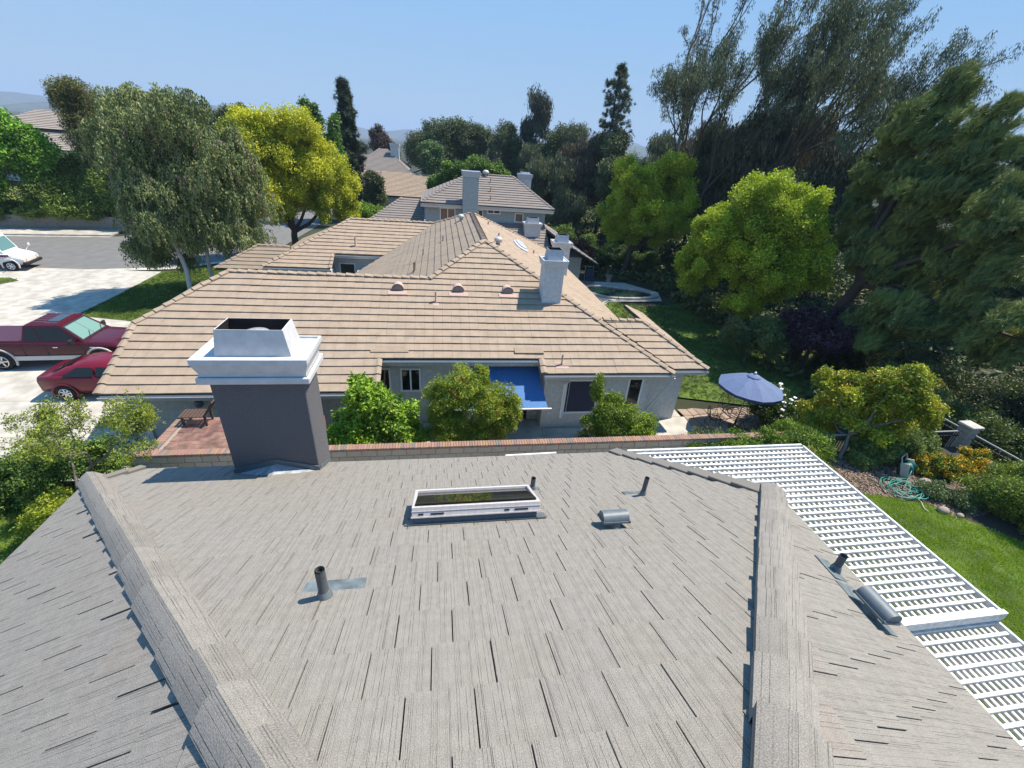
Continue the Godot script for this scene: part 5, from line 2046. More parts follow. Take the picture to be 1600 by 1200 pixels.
		obj("headlight", s, M.lamp_clear, t)
		s = Shape.new()
		s.bevel(V(2.17, 0.6, z * 0.66), V(0.06, 0.07, 0.16), 0.01)
		obj("turn_signal", s, M.amber_lamp, t)
		s = Shape.new()
		s.tube([V(1.6, 0.95, z * 0.8), V(1.75, 1.3, z * 1.1)], [0.015, 0.015], 5)
		s.bevel(V(1.77, 1.36, z * 1.12), V(0.06, 0.2, 0.2), 0.03)
		obj("side_mirror", s, M.van_white, t)
	s = Shape.new()
	s.bevel(V(2.2, 0.46, 0), V(0.22, 0.18, 1.84), 0.03)
	obj("front_bumper", s, M.black, t)
	s = Shape.new()
	for k in 4:
		s.box(V(2.11 - k * 0.008, 0.66 + k * 0.05, 0), V(0.1, 0.02, 0.7))
	obj("grille", s, M.iron, t)
	finish(t, V(-29.9, 0.012, -34.35), 0.19)


# ---------- foliage ----------

var leaf_sets := {}


# many small leaves in a unit ball; kinds: broad, needle, hang, strand
func leaf_clump(kind: String, count: int, long: float, wide: float) -> ArrayMesh:
	var s := Shape.new()
	s.flat()
	for k in count:
		var p := any_dir() * pow(rng.randf(), 0.4)
		var d := any_dir()
		if kind == "broad":
			d = (p * 0.7 + any_dir() + UP * 0.1).normalized()
		elif kind == "needle":
			p *= 0.45
			d = (p.normalized() + any_dir() * 0.7).normalized()
		elif kind == "hang":
			d = (V(0, -1, 0) + any_dir() * 0.5).normalized()
		elif kind == "strand":
			var t := float(k) / count
			p = V(0.75 * sin(t * 2.0) + rr(-0.16, 0.16), 0.3 - 1.35 * t * t + rr(-0.12, 0.12), rr(-0.2, 0.2))
			d = (V(rr(-0.7, 0.7), -1, rr(-0.7, 0.7))).normalized()
		elif kind == "spray":
			p = V(rr(-0.25, 0.25), rr(-0.25, 0.25), rr(-1.0, 1.0))
			d = (V(0, 0, 1) + any_dir() * 0.5).normalized()
		var side := d.cross(any_dir()).normalized()
		if side == Vector3.ZERO:
			side = d.cross(UP)
		var n := d.cross(side)
		var l := long * rr(0.7, 1.25)
		var w := wide * rr(0.8, 1.2)
		var a := p - d * l * 0.5
		var b := p + d * l * 0.5
		if kind == "needle" or kind == "spray":
			s.tri(a - side * w * 0.5, a + side * w * 0.5, b)
		else:
			var m := p - d * l * 0.05
			s.tri(a, b, m + side * w * 0.5 + n * w * 0.2)
			s.tri(a, m - side * w * 0.5 + n * w * 0.2, b)
	return s.mesh()


func make_leaves() -> void:
	M.glass_teal = plain(0.09, 0.19, 0.19, 0.05)
	for q in [["broad", 16, 0.62, 0.34], ["fine", 24, 0.42, 0.22], ["needle", 26, 1.3, 0.1], ["hang", 15, 0.85, 0.17], ["strand", 30, 0.26, 0.13], ["spray", 30, 1.1, 0.09], ["small", 14, 0.55, 0.3]]:
		var made := []
		for k in 3:
			made.append(leaf_clump({"fine": "broad", "small": "broad"}.get(q[0], q[0]), q[1], q[2], q[3]))
		leaf_sets[q[0]] = made


# p: kind, size (clump radius), subs (lumps per lobe), lump (lump radius / lobe radius), per (clumps per lump), c0, c1 (colours), dir (streak)
func crown(tree: Node3D, lobes: Array, p: Dictionary, called := "crown") -> Array:
	var where := []
	var tints := []
	var hubs := []
	var size: float = p.size
	var c0: Color = p.c0
	var c1: Color = p.c1
	for l in lobes:
		var c := V(l[0], l[1], l[2])
		var r := V(l[3], l[4], l[3])
		var subs: int = int(p.subs * clampf(l[3] * l[4] / p.get("norm", 4.0), 0.35, 2.5))
		for k in subs:
			var d := any_dir()
			var reach: float = pow(rng.randf(), 0.45) * (1.0 - p.lump * 0.55)
			var hub: Vector3 = c + d * r * reach
			hubs.append([hub, c])
			var lr: float = p.lump * rr(0.65, 1.3)
			var tone := rng.randf()
			var count: int = int(p.per * rr(0.7, 1.3))
			for i in count:
				var e := any_dir()
				var q: Vector3 = hub + e * r * lr * pow(rng.randf(), 0.38)
				if p.has("flatten"):
					q.y = hub.y + (q.y - hub.y) * p.flatten
				var b := Basis()
				if p.kind == "strand" or p.kind == "hang":
					b = Basis(UP, rr(0, TAU)).rotated(any_dir(), rr(-0.15, 0.15))
				elif p.has("dir"):
					var z: Vector3 = (p.dir + any_dir() * 0.5 + e * 0.35).normalized()
					b = Basis.looking_at(-z, UP if absf(z.y) < 0.95 else Vector3.RIGHT).rotated(z, rr(0, TAU))
				else:
					b = Basis(any_dir(), rr(0, TAU))
				where.append(Transform3D(b.scaled(Vector3.ONE * size * rr(0.7, 1.35)), q))
				var mixed := clampf(tone * 0.55 + rr(-0.1, 0.55), 0, 1)
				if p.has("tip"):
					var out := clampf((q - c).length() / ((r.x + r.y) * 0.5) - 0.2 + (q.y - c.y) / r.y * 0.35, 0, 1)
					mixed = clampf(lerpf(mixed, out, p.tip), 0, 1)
				var col := c0.lerp(c1, mixed)
				if p.has("c2") and rng.randf() < p.get("c2_share", 0.15):
					col = p.c2
				tints.append(col * rr(0.85, 1.15))
	var set_: Array = leaf_sets[p.kind]
	for k in set_.size():
		var w := []
		var t := []
		for i in range(k, where.size(), set_.size()):
			w.append(where[i])
			t.append(tints[i])
		if w.size():
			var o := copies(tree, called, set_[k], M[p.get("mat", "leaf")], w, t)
			o.set_meta("kind", "stuff")
	return hubs


func bend(a: Vector3, b: Vector3, wobble: float, steps := 4, sag := 0.0) -> Array:
	var path := []
	for i in steps + 1:
		var t := float(i) / steps
		var q := a.lerp(b, t)
		if i > 0 and i < steps:
			q += any_dir() * wobble + UP * sag * sin(t * PI)
		path.append(q)
	return path


func taper(n: int, r0: float, r1: float) -> Array:
	var out := []
	for i in n:
		out.append(lerpf(r0, r1, pow(float(i) / (n - 1), 0.8)))
	return out


# trunk from base to fork, limbs to the lobes and twigs into the lumps
func woody(tree: Node3D, base: Vector3, fork: Vector3, lobes: Array, hubs: Array, r: float, m: Material, twigs := 24) -> void:
	var s := Shape.new()
	var long := (fork - base).length()
	var path := bend(base - UP * 0.2, fork, long * 0.025, 5)
	var radii := taper(6, r * 1.15, r * 0.75)
	radii[0] = r * 1.5
	s.tube(path, radii, 9)
	obj("trunk", s, m, tree)
	s = Shape.new()
	for l in lobes:
		var c := V(l[0], l[1], l[2])
		if c.y < fork.y - 0.5:
			c.y = fork.y + (c.y - fork.y) * 0.3
		var p := bend(fork - (fork - base).normalized() * 0.1 * long * rng.randf(), c, (c - fork).length() * 0.06, 4, (c - fork).length() * 0.05)
		s.tube(p, taper(5, r * 0.6, r * 0.16), 6)
	for k in mini(twigs, hubs.size()):
		var h: Array = hubs[(k * 7) % hubs.size()]
		s.tube(bend(h[1], h[0], 0.08, 3), taper(4, r * 0.2, r * 0.04), 4, false)
	if not s.empty:
		obj("limbs", s, m, tree)


func tree(called: String, label: String, category: String, base: Vector3, fork: Vector3, lobes: Array, p: Dictionary, r: float, m: Material, group := "", twigs := 24) -> Node3D:
	var t := thing(called, label, category, base, group)
	var hubs := crown(t, lobes, p)
	woody(t, base, fork, lobes, hubs, r, m, twigs)
	return t


# branching growth for airy trees; leaves gather at the ends
func grow(s: Shape, ends: Array, at: Vector3, dir: Vector3, long: float, r: float, depth: int, p: Dictionary) -> void:
	var path := [at]
	var radii := [r]
	var d := dir
	var q := at
	for i in 3:
		d = (d + any_dir() * p.wobble + p.pull * 0.06).normalized()
		q += d * long / 3.0
		path.append(q)
		radii.append(lerpf(r, r * 0.62, (i + 1) / 3.0))
		if depth <= p.leafy:
			ends.append(q)
	s.tube(path, radii, 7 if depth > 2 else 4, depth == 0)
	if depth <= 0:
		return
	var n: int = p.split + (1 if rng.randf() < 0.35 else 0)
	for k in n:
		var e: Vector3 = (d + any_dir() * p.spread + p.pull * 0.25).normalized()
		var from: Vector3 = path[3] if k < 2 else path[2]
		grow(s, ends, from, e, long * rr(0.62, 0.88), r * (0.6 if k > 0 else 0.68), depth - 1, p)


func airy(called: String, label: String, category: String, base: Vector3, dir: Vector3, long: float, r: float, depth: int, g: Dictionary, leafp: Dictionary, m: Material, group := "") -> Node3D:
	var t := thing(called, label, category, base, group)
	var s := Shape.new()
	var ends := []
	grow(s, ends, base - UP * 0.2, dir.normalized(), long, r, depth, g)
	obj("trunk", s, m, t)
	var where := []
	var tints := []
	for e in ends:
		for k in leafp.per:
			var q: Vector3 = e + any_dir() * leafp.puff * pow(rng.randf(), 0.5)
			var b := Basis(any_dir(), rr(0, TAU))
			if leafp.kind == "hang" or leafp.kind == "strand":
				b = Basis(UP, rr(0, TAU)).rotated(any_dir(), rr(-0.3, 0.3))
			where.append(Transform3D(b.scaled(Vector3.ONE * leafp.size * rr(0.7, 1.3)), q))
			tints.append(leafp.c0.lerp(leafp.c1, rng.randf()))
	var o := copies(t, "crown", leaf_sets[leafp.kind][0], M[leafp.get("mat", "leaf")], where, tints)
	o.set_meta("kind", "stuff")
	return t


# a conifer of tiers: branches leave the trunk and carry needle clumps
func conifer(called: String, label: String, base: Vector3, tall: float, wide: float, p: Dictionary, r: float, group := "") -> Node3D:
	var t := thing(called, label, "tree", base, group)
	var s := Shape.new()
	var lean: Vector3 = p.get("lean", Vector3.ZERO)
	var top := base + UP * tall + lean
	s.tube(bend(base - UP * 0.2, top, tall * 0.01, 5), taper(6, r, r * 0.15), 8)
	obj("trunk", s, M.bark, t)
	s = Shape.new()
	var where := []
	var tints := []
	var rows: int = p.rows
	for i in rows:
		var k: float = lerpf(p.get("low", 0.12), 0.99, float(i) / (rows - 1))
		var at := base.lerp(top, k)
		var reach: float = wide * pow(1.0 - k, p.get("power", 0.75)) * rr(0.7, 1.15) + 0.15
		for j in p.get("arms", 5):
			var w := rr(0, TAU)
			var d := V(cos(w), p.get("rise", 0.25) + rr(-0.15, 0.2), sin(w)).normalized()
			var tip := at + d * reach * rr(0.6, 1.15)
			s.tube([at, at.lerp(tip, 0.5) - UP * reach * 0.04, tip], [r * 0.22 * (1 - k) + 0.012, r * 0.12 * (1 - k) + 0.01, 0.008], 4, false)
			for n in p.per:
				var u := pow(rng.randf(), 0.7)
				var q: Vector3 = at.lerp(tip, 0.15 + 0.88 * u) + any_dir() * p.puff * rr(0.3, 1.0)
				var b := Basis(any_dir(), rr(0, TAU))
				where.append(Transform3D(b.scaled(Vector3.ONE * p.size * rr(0.7, 1.3)), q))
				tints.append(p.c0.lerp(p.c1, rng.randf()))
	obj("limbs", s, M.bark, t)
	var o := copies(t, "crown", leaf_sets[p.kind][0], M.leaf_dull, where, tints)
	o.set_meta("kind", "stuff")
	return t


func make_trees() -> void:
	var C := func(r: float, g: float, b: float) -> Color: return Color(r, g, b)
	# weeping birch on the front lawn
	var lob := [[-17.2, 3.4, -29.8, 1.6, 1.6], [-16.6, 2.6, -30.6, 1.7, 1.2], [-14.5, 9.6, -29.74, 2.5, 1.8], [-16.1, 7.9, -28.4, 1.8, 2.5], [-13.5, 7.2, -30.6, 2.8, 3.0], [-15.4, 5.6, -28.6, 2.4, 2.4], [-12.2, 5.8, -31.2, 1.9, 2.6], [-14.8, 4.2, -29.6, 2.4, 1.5], [-16.1, 9.9, -29.94, 1.1, 1.3], [-12.6, 3.8, -30.8, 1.7, 1.6], [-11.9, 8.6, -31.2, 0.9, 1.3]]
	var t := thing("birch_tree", "large weeping birch with drooping grey-green foliage and pale trunks left of the tan house", "tree", V(-15.6, 0, -29.8))
	var hubs := crown(t, lob, {"kind": "strand", "size": 0.46, "subs": 36, "lump": 0.28, "per": 36, "norm": 6.0, "c0": C.call(0.09, 0.14, 0.04), "c1": C.call(0.3, 0.34, 0.13), "c2": C.call(0.24, 0.2, 0.15), "c2_share": 0.06, "mat": "leaf_dull"})
	woody(t, V(-15.0, 0, -28.6), V(-15.9, 4.6, -29.6), lob.slice(2, 6), hubs, 0.13, M.birch, 40)
	woody(t, V(-14.7, 0, -30.4), V(-14.2, 4.8, -30.4), lob.slice(4, 8), hubs, 0.12, M.birch, 20)
	tree("cypress_tree", "brownish evergreen crown rising behind the left side of the birch", "tree", V(-31.0, 1.3, -51.0), V(-31, 4.5, -51), [[-31.4, 10.05, -50.4, 1.8, 2.3], [-30.9, 8.3, -50.8, 2.3, 3.2], [-30.8, 5.2, -50.9, 2.3, 3.4]], {"kind": "fine", "size": 0.3, "subs": 22, "lump": 0.4, "per": 60, "norm": 4.0, "c0": C.call(0.06, 0.075, 0.022), "c1": C.call(0.21, 0.21, 0.065)}, 0.22, M.bark)
	tree("maple_tree", "bright green maple at the far left in front of the pale house", "tree", V(-36.0, 1.4, -49.4), V(-36, 4.0, -49.4), [[-37.2, 7.5, -48.6, 3.0, 3.2], [-35.7, 6.0, -49.2, 2.1, 2.7], [-39.2, 5.7, -47.4, 3.0, 3.2], [-40.2, 7.8, -47.0, 2.6, 2.7]], {"kind": "broad", "size": 0.42, "subs": 26, "lump": 0.34, "per": 50, "norm": 6.0, "c0": C.call(0.08, 0.2, 0.02), "c1": C.call(0.26, 0.5, 0.045)}, 0.3, M.bark)
	# the yellow-green elms
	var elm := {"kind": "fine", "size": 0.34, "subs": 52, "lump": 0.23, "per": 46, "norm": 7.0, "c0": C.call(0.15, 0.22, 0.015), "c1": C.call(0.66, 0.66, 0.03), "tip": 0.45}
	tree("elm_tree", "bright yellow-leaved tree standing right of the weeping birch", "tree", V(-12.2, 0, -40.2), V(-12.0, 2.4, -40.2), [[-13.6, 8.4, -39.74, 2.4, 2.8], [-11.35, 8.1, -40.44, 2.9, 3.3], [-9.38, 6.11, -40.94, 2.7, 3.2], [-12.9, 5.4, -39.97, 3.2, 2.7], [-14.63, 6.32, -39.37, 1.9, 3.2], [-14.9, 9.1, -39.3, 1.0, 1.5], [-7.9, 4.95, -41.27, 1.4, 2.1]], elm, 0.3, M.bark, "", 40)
	var green := elm.duplicate()
	green.c0 = C.call(0.1, 0.165, 0.01)
	green.c1 = C.call(0.47, 0.57, 0.03)
	green.size = 0.32
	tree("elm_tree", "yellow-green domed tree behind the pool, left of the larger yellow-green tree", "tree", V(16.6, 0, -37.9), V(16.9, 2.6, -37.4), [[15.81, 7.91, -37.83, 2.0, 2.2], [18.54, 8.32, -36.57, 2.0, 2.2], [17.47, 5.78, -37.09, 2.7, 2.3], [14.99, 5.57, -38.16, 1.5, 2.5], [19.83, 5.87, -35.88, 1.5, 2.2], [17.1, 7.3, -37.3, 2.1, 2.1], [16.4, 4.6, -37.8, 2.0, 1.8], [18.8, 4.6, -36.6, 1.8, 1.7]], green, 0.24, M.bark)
	var near := green.duplicate()
	near.size = 0.29
	near.per = 52
	near.norm = 4.2
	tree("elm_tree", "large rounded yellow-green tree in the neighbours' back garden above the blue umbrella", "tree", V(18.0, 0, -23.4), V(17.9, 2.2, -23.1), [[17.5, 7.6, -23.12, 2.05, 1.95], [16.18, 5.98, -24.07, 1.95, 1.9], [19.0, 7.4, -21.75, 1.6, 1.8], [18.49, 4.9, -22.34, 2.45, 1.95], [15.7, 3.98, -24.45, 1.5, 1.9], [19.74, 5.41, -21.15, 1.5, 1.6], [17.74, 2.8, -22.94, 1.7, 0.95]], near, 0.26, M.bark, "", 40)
	tree("garden_tree", "dark green tree between the big yellow-green tree and the leaning eucalyptus", "tree", V(21.6, 0, -28.4), V(21.5, 3, -28.2), [[21.6, 7.4, -28.0, 2.5, 2.4], [20.4, 5.2, -29.6, 2.2, 2.2], [22.8, 5.4, -27.2, 2.2, 2.2], [19.6, 6.0, -26.8, 2.0, 2.2], [19.0, 4.4, -28.6, 1.8, 1.8]], {"kind": "fine", "size": 0.4, "subs": 26, "lump": 0.34, "per": 46, "norm": 5.0, "c0": C.call(0.03, 0.055, 0.02), "c1": C.call(0.1, 0.14, 0.045), "mat": "leaf_dull"}, 0.22, M.bark)  # added tree, hidden behind the big elm, to shade the back lawn
	# slender sweetgums and a dark conifer behind the yellow tree
	var gum := {"kind": "broad", "size": 0.42, "subs": 16, "lump": 0.42, "per": 34, "norm": 3.0, "c0": C.call(0.05, 0.12, 0.02), "c1": C.call(0.15, 0.28, 0.04)}
	tree("sweetgum_tree", "slim green tree whose top shows above the yellow tree, left of the dark conifer's neighbour", "tree", V(-14.1, 0, -58.3), V(-14.1, 7.5, -58.3), [[-14.21, 11.71, -58.29, 0.75, 1.2], [-14.04, 9.73, -58.33, 1.3, 2.2], [-14.1, 6.87, -58.32, 1.8, 3.0], [-13.3, 11.3, -58.3, 0.6, 0.8]], gum, 0.18, M.bark)
	tree("sweetgum_tree", "slim bright green tree touching the left side of the dark conifer", "tree", V(-11.4, 0, -56.9), V(-11.4, 6.5, -56.9), [[-11.28, 10.63, -56.89, 0.65, 1.2], [-11.29, 8.87, -56.89, 1.05, 2.3], [-11.45, 6.33, -56.86, 1.4, 2.7]], gum, 0.16, M.bark)
	conifer("conifer_tree", "dark narrow conifer standing behind the tan roofs near the middle left", V(-10.6, 0, -61.1), 14.8, 2.7, {"rows": 34, "arms": 6, "per": 9, "puff": 0.45, "size": 0.5, "kind": "needle", "c0": C.call(0.02, 0.04, 0.022), "c1": C.call(0.065, 0.095, 0.05), "power": 0.7, "rise": 0.35}, 0.3)
	var dark := {"kind": "fine", "size": 0.55, "subs": 20, "lump": 0.4, "per": 50, "norm": 6.0, "c0": C.call(0.04, 0.065, 0.025), "c1": C.call(0.15, 0.19, 0.07), "mat": "leaf_dull"}
	tree("far_pine", "small dark pine tops peeking over the right shoulder of the birch", "tree", V(-30.5, 1, -79.3), V(-30.5, 8, -79.3), [[-30.67, 10.47, -79.27, 2.0, 1.8], [-29.03, 11.19, -79.89, 1.5, 1.4], [-32.47, 9.51, -78.55, 1.3, 1.3]], dark, 0.25, M.bark)
	var rusty := dark.duplicate()
	rusty.c0 = C.call(0.03, 0.022, 0.018)
	rusty.c1 = C.call(0.13, 0.085, 0.06)
	tree("plum_tree", "dark reddish-brown tree behind the distant layered roofs", "tree", V(-10.3, 0, -94.4), V(-10.3, 5, -94.4), [[-11.25, 10.11, -94.33, 0.94, 1.6], [-10.69, 8.5, -94.4, 1.8, 2.5], [-9.64, 7.1, -94.51, 1.95, 2.1]], rusty, 0.25, M.bark)
	# the wood along the back, tree by tree
	tree("far_pine", "broad rounded dark pine mass right of the far white chimney", "tree", V(1.0, 0, -85), V(1.0, 6, -85), [[0.54, 10.69, -85.0, 4.1, 3.1], [-3.23, 8.51, -84.94, 2.7, 3.0], [3.77, 10.17, -84.92, 3.6, 3.2], [6.83, 9.91, -84.73, 2.8, 3.0], [0.52, 7.0, -85.0, 4.9, 3.4]], dark, 0.4, M.bark)
	var olive := dark.duplicate()
	olive.c0 = C.call(0.045, 0.06, 0.03)
	olive.c1 = C.call(0.22, 0.24, 0.11)
	olive.kind = "hang"
	var brown := olive.duplicate()
	brown.c0 = C.call(0.05, 0.045, 0.028)
	brown.c1 = C.call(0.23, 0.175, 0.1)
	tree("eucalyptus_tree", "tall thin-topped eucalyptus standing above the wood behind the blue-grey house", "tree", V(15.1, 0, -76.5), V(15.1, 10, -76.5), [[15.13, 15.5, -76.5, 2.2, 3.0], [14.0, 12.5, -76.6, 1.8, 2.2], [16.2, 13.0, -76.5, 1.5, 2.0], [15, 9.5, -76.6, 2.6, 2.5]], {"kind": "hang", "size": 0.6, "subs": 12, "lump": 0.4, "per": 26, "norm": 5.0, "c0": C.call(0.035, 0.05, 0.03), "c1": C.call(0.1, 0.11, 0.07), "mat": "leaf_dull"}, 0.28, M.bark_pale)
	var wood := [[11.41, -77.16, 13.6, 4.2, 0], [9.0, -77.41, 11.4, 3.6, 1], [16.5, -70.18, 13.2, 3.9, 0], [20.3, -69.15, 13.8, 3.6, 2], [23.5, -66, 13.0, 3.6, 1], [13.6, -66, 10.4, 3.8, 2], [17.6, -60.4, 11.8, 3.9, 1], [21.6, -57.6, 13.2, 3.3, 0], [25.4, -55, 12.8, 3.8, 2], [15.6, -56.2, 8.8, 3.0, 2], [20.0, -51.4, 9.6, 3.4, 0], [24.2, -48.2, 11.8, 3.5, 1], [28.4, -45.4, 13.2, 3.8, 0], [21.6, -44.8, 8.6, 3.0, 2], [26.2, -40.6, 10.6, 3.3, 0], [31.8, -38.4, 13.4, 3.9, 1], [31.0, -31.8, 12.0, 3.4, 0], [36.5, -30, 13.8, 4.0, 2], [35.8, -23, 12.2, 3.6, 0], [7.0, -70, 9.2, 2.8, 0], [38, -16, 12.4, 4.2, 1], [30.2, -52, 14.0, 4.0, 1], [36, -44, 15.5, 4.2, 0]]
	var sorts := ["dark green tree of the wood below the tall thin-topped eucalyptus", "brownish dry tree of the wood left of the thin-topped eucalyptus", "dark green tree of the wood right of the thin-topped eucalyptus", "grey-olive tree of the wood midway between the thin-topped eucalyptus and the young pine", "brownish tree of the wood just left of the young pine", "grey-olive tree of the wood behind the second chimney of the blue-grey house", "brownish tree of the wood standing before the grey-olive one left of the young pine", "dark green tree of the wood right at the foot of the young pine", "grey-olive tree of the wood behind the slender half-bare eucalyptus", "low grey-olive tree at the wood's edge right of the blue-grey house", "dark green tree at the wood's edge behind the left yellow-green tree", "brownish tree between the slender eucalyptus and the great leaning one", "dark green tree directly behind the gap between the two yellow-green trees", "low grey-olive tree behind the right half of the left yellow-green tree", "lower dark green tree behind the left shoulder of the big yellow-green tree", "brownish tree behind the limbs of the great leaning eucalyptus", "dark green tree behind the right shoulder of the big yellow-green tree", "grey-olive tree far behind the huge feathery pine", "dark green tree behind the pine, outside its right edge", "low dark green tree of the wood behind the ridge of the blue-grey house", "brownish tree beyond the huge pine, furthest to the right", "brownish tree rising behind the left part of the dark eucalyptus crowns", "dark green tree far behind the top of the big yellow-green tree"]
	for k in wood.size():
		var q: Array = wood[k]
		var pal: Dictionary = [dark, brown, olive][q[4]].duplicate()
		pal.size = 0.5
		pal.subs = 17
		pal.per = 44
		var base := V(q[0], -0.2, q[1])
		var h: float = q[2]
		var w: float = q[3] * 0.62
		var ls := []
		for i in 6:
			ls.append([q[0] + rr(-1, 1) * w * 0.75, h * lerpf(0.3, 0.82, i / 5.0) + rr(-0.4, 0.4), q[1] + rr(-1, 1) * w * 0.75, w * rr(0.75, 1.05), h * 0.17 * rr(0.85, 1.2)])
		tree("wood_tree", sorts[k], "tree", base, V(q[0], h * 0.4, q[1]), ls, pal, 0.26, M.bark, "trees of the wood behind the back gardens", 14)
	conifer("pine_tree", "open-branched young pine whose tip stands against the sky above the wood", V(20.8, 0, -58.4), 18.8, 4.8, {"rows": 26, "arms": 4, "per": 7, "puff": 0.4, "size": 0.46, "kind": "needle", "c0": C.call(0.04, 0.065, 0.035), "c1": C.call(0.13, 0.17, 0.09), "power": 0.6, "rise": 0.3, "low": 0.3}, 0.28)
	tree("garden_tree", "small fresh green round tree between the far roofs and the pines", "tree", V(-0.9, 1, -72), V(-0.9, 5, -72), [[-1.21, 7.98, -71.99, 2.0, 1.9], [-0.49, 6.5, -72.0, 2.4, 1.9]], {"kind": "broad", "size": 0.4, "subs": 22, "lump": 0.36, "per": 40, "norm": 4.0, "c0": C.call(0.06, 0.12, 0.04), "c1": C.call(0.16, 0.26, 0.1)}, 0.18, M.bark)
	tree("hedge_tree", "rounded bright green hedge trees behind the blue-grey house's roof", "tree", V(4.2, 2, -56), V(4.2, 5, -56), [[1.95, 6.4, -55.97, 2.3, 1.7], [4.37, 7.2, -55.83, 2.0, 1.2], [6.59, 7.0, -55.61, 1.8, 1.1], [0.4, 5.4, -56, 1.6, 1.6]], {"kind": "broad", "size": 0.36, "subs": 24, "lump": 0.36, "per": 46, "norm": 4.0, "c0": C.call(0.06, 0.13, 0.015), "c1": C.call(0.16, 0.28, 0.03)}, 0.2, M.bark)
	# bare-stemmed eucalyptus against the sky
	airy("eucalyptus_tree", "slender half-bare eucalyptus with pale limbs, left of the great leaning one", "tree", V(21.4, 0, -41.5), V(-0.02, 1, 0.0), 8.0, 0.26, 5, {"wobble": 0.12, "pull": V(-0.02, 0.6, 0), "leafy": 3, "split": 2, "spread": 0.5}, {"kind": "hang", "per": 2, "puff": 0.55, "size": 0.26, "c0": C.call(0.045, 0.055, 0.035), "c1": C.call(0.12, 0.12, 0.08), "mat": "leaf_dull"}, M.bark_pale)
	# the great leaning eucalyptus: several stems sweep up to the right
	var e := thing("eucalyptus_tree", "great eucalyptus leaning to the upper right with sweeping dark limbs", "tree", V(22.6, 0, -35.5))
	var s := Shape.new()
	var ends := []
	var gp := {"wobble": 0.1, "pull": V(0.16, 0.6, 0.0), "leafy": 2, "split": 2, "spread": 0.5}
	for q in [[V(-0.32, 1, 0.0), 5.4, 0.26, 5], [V(-0.08, 1, -0.1), 5.8, 0.3, 6], [V(0.15, 1, 0.1), 5.8, 0.3, 5], [V(0.36, 1, 0.0), 6.0, 0.34, 6], [V(0.62, 0.95, 0.1), 6.0, 0.33, 6], [V(0.95, 0.8, 0.2), 5.8, 0.24, 5]]:
		grow(s, ends, V(22.6, -0.2, -35.5) + any_dir() * 0.3, q[0].normalized(), q[1], q[2], q[3], gp)
	obj("trunk", s, M.bark, e)
	var where := []
	var tints := []
	for p in ends:
		for k in 3:
			where.append(Transform3D(Basis(UP, rr(0, TAU)).rotated(any_dir(), rr(-0.4, 0.4)).scaled(Vector3.ONE * 0.27 * rr(0.7, 1.3)), p + any_dir() * 0.6 * pow(rng.randf(), 0.5)))
			tints.append(Color(0.05, 0.075, 0.035).lerp(Color(0.21, 0.23, 0.11), rng.randf()))
	copies(e, "crown", leaf_sets.hang[0], M.leaf_dull, where, tints).set_meta("kind", "stuff")
	tree("eucalyptus_tree", "dense dark brown-green eucalyptus crowns under the leaning eucalyptus", "tree", V(26.5, 0, -35.8), V(26.2, 5, -35.8), [[22.9, 10.6, -37.47, 2.4, 2.8], [26.0, 11.8, -35.06, 2.8, 2.2], [26.03, 9.0, -35.47, 3.6, 2.6], [22.59, 8.4, -37.76, 2.3, 3.2], [29.65, 9.0, -32.51, 2.6, 2.6], [24.5, 6.2, -36.5, 3.0, 2.2]], {"kind": "hang", "size": 0.5, "subs": 26, "lump": 0.3, "per": 28, "norm": 8.0, "c0": C.call(0.035, 0.045, 0.025), "c1": C.call(0.12, 0.12, 0.065), "mat": "leaf_dull"}, 0.4, M.bark)
	# big wind-swept pine on the right
	tree("pine_tree", "huge feathery dark green pine leaning up to the right edge of the view", "tree", V(20.6, 0, -20.6), V(21.3, 5.2, -18.9), [[22.59, 13.3, -19.75, 1.2, 1.25], [21.37, 11.75, -19.6, 1.5, 1.5], [22.09, 11.3, -17.2, 1.3, 1.7], [21.76, 9.87, -20.65, 1.5, 1.5], [21.77, 9.41, -17.61, 2.1, 1.9], [22.19, 6.56, -18.67, 2.1, 1.7], [22.32, 6.93, -15.19, 1.8, 1.7], [21.95, 4.6, -15.72, 2.3, 1.4], [21.57, 4.79, -12.65, 1.4, 1.5], [21.37, 7.97, -21.06, 1.0, 1.7], [21.62, 8.8, -14.44, 1.4, 1.7], [21.2, 3.0, -17.2, 1.8, 1.1]], {"kind": "spray", "size": 0.2, "subs": 44, "lump": 0.27, "per": 80, "norm": 3.2, "flatten": 0.7, "c0": C.call(0.055, 0.09, 0.025), "c1": C.call(0.27, 0.32, 0.075), "dir": V(0.45, 0.75, 0.1), "mat": "leaf_dull"}, 0.34, M.bark, "", 70)
	tree("plum_tree", "dark purple-leaved tree between the big yellow-green tree and the golden shrub tree", "tree", V(19.6, 0, -18.6), V(19.6, 1.4, -18.6), [[20.0, 2.5, -18.1, 1.7, 1.25], [19.0, 2.4, -19.2, 1.3, 1.2]], {"kind": "broad", "size": 0.2, "subs": 26, "lump": 0.36, "per": 46, "norm": 1.6, "c0": C.call(0.025, 0.014, 0.02), "c1": C.call(0.1, 0.05, 0.075)}, 0.1, M.bark)
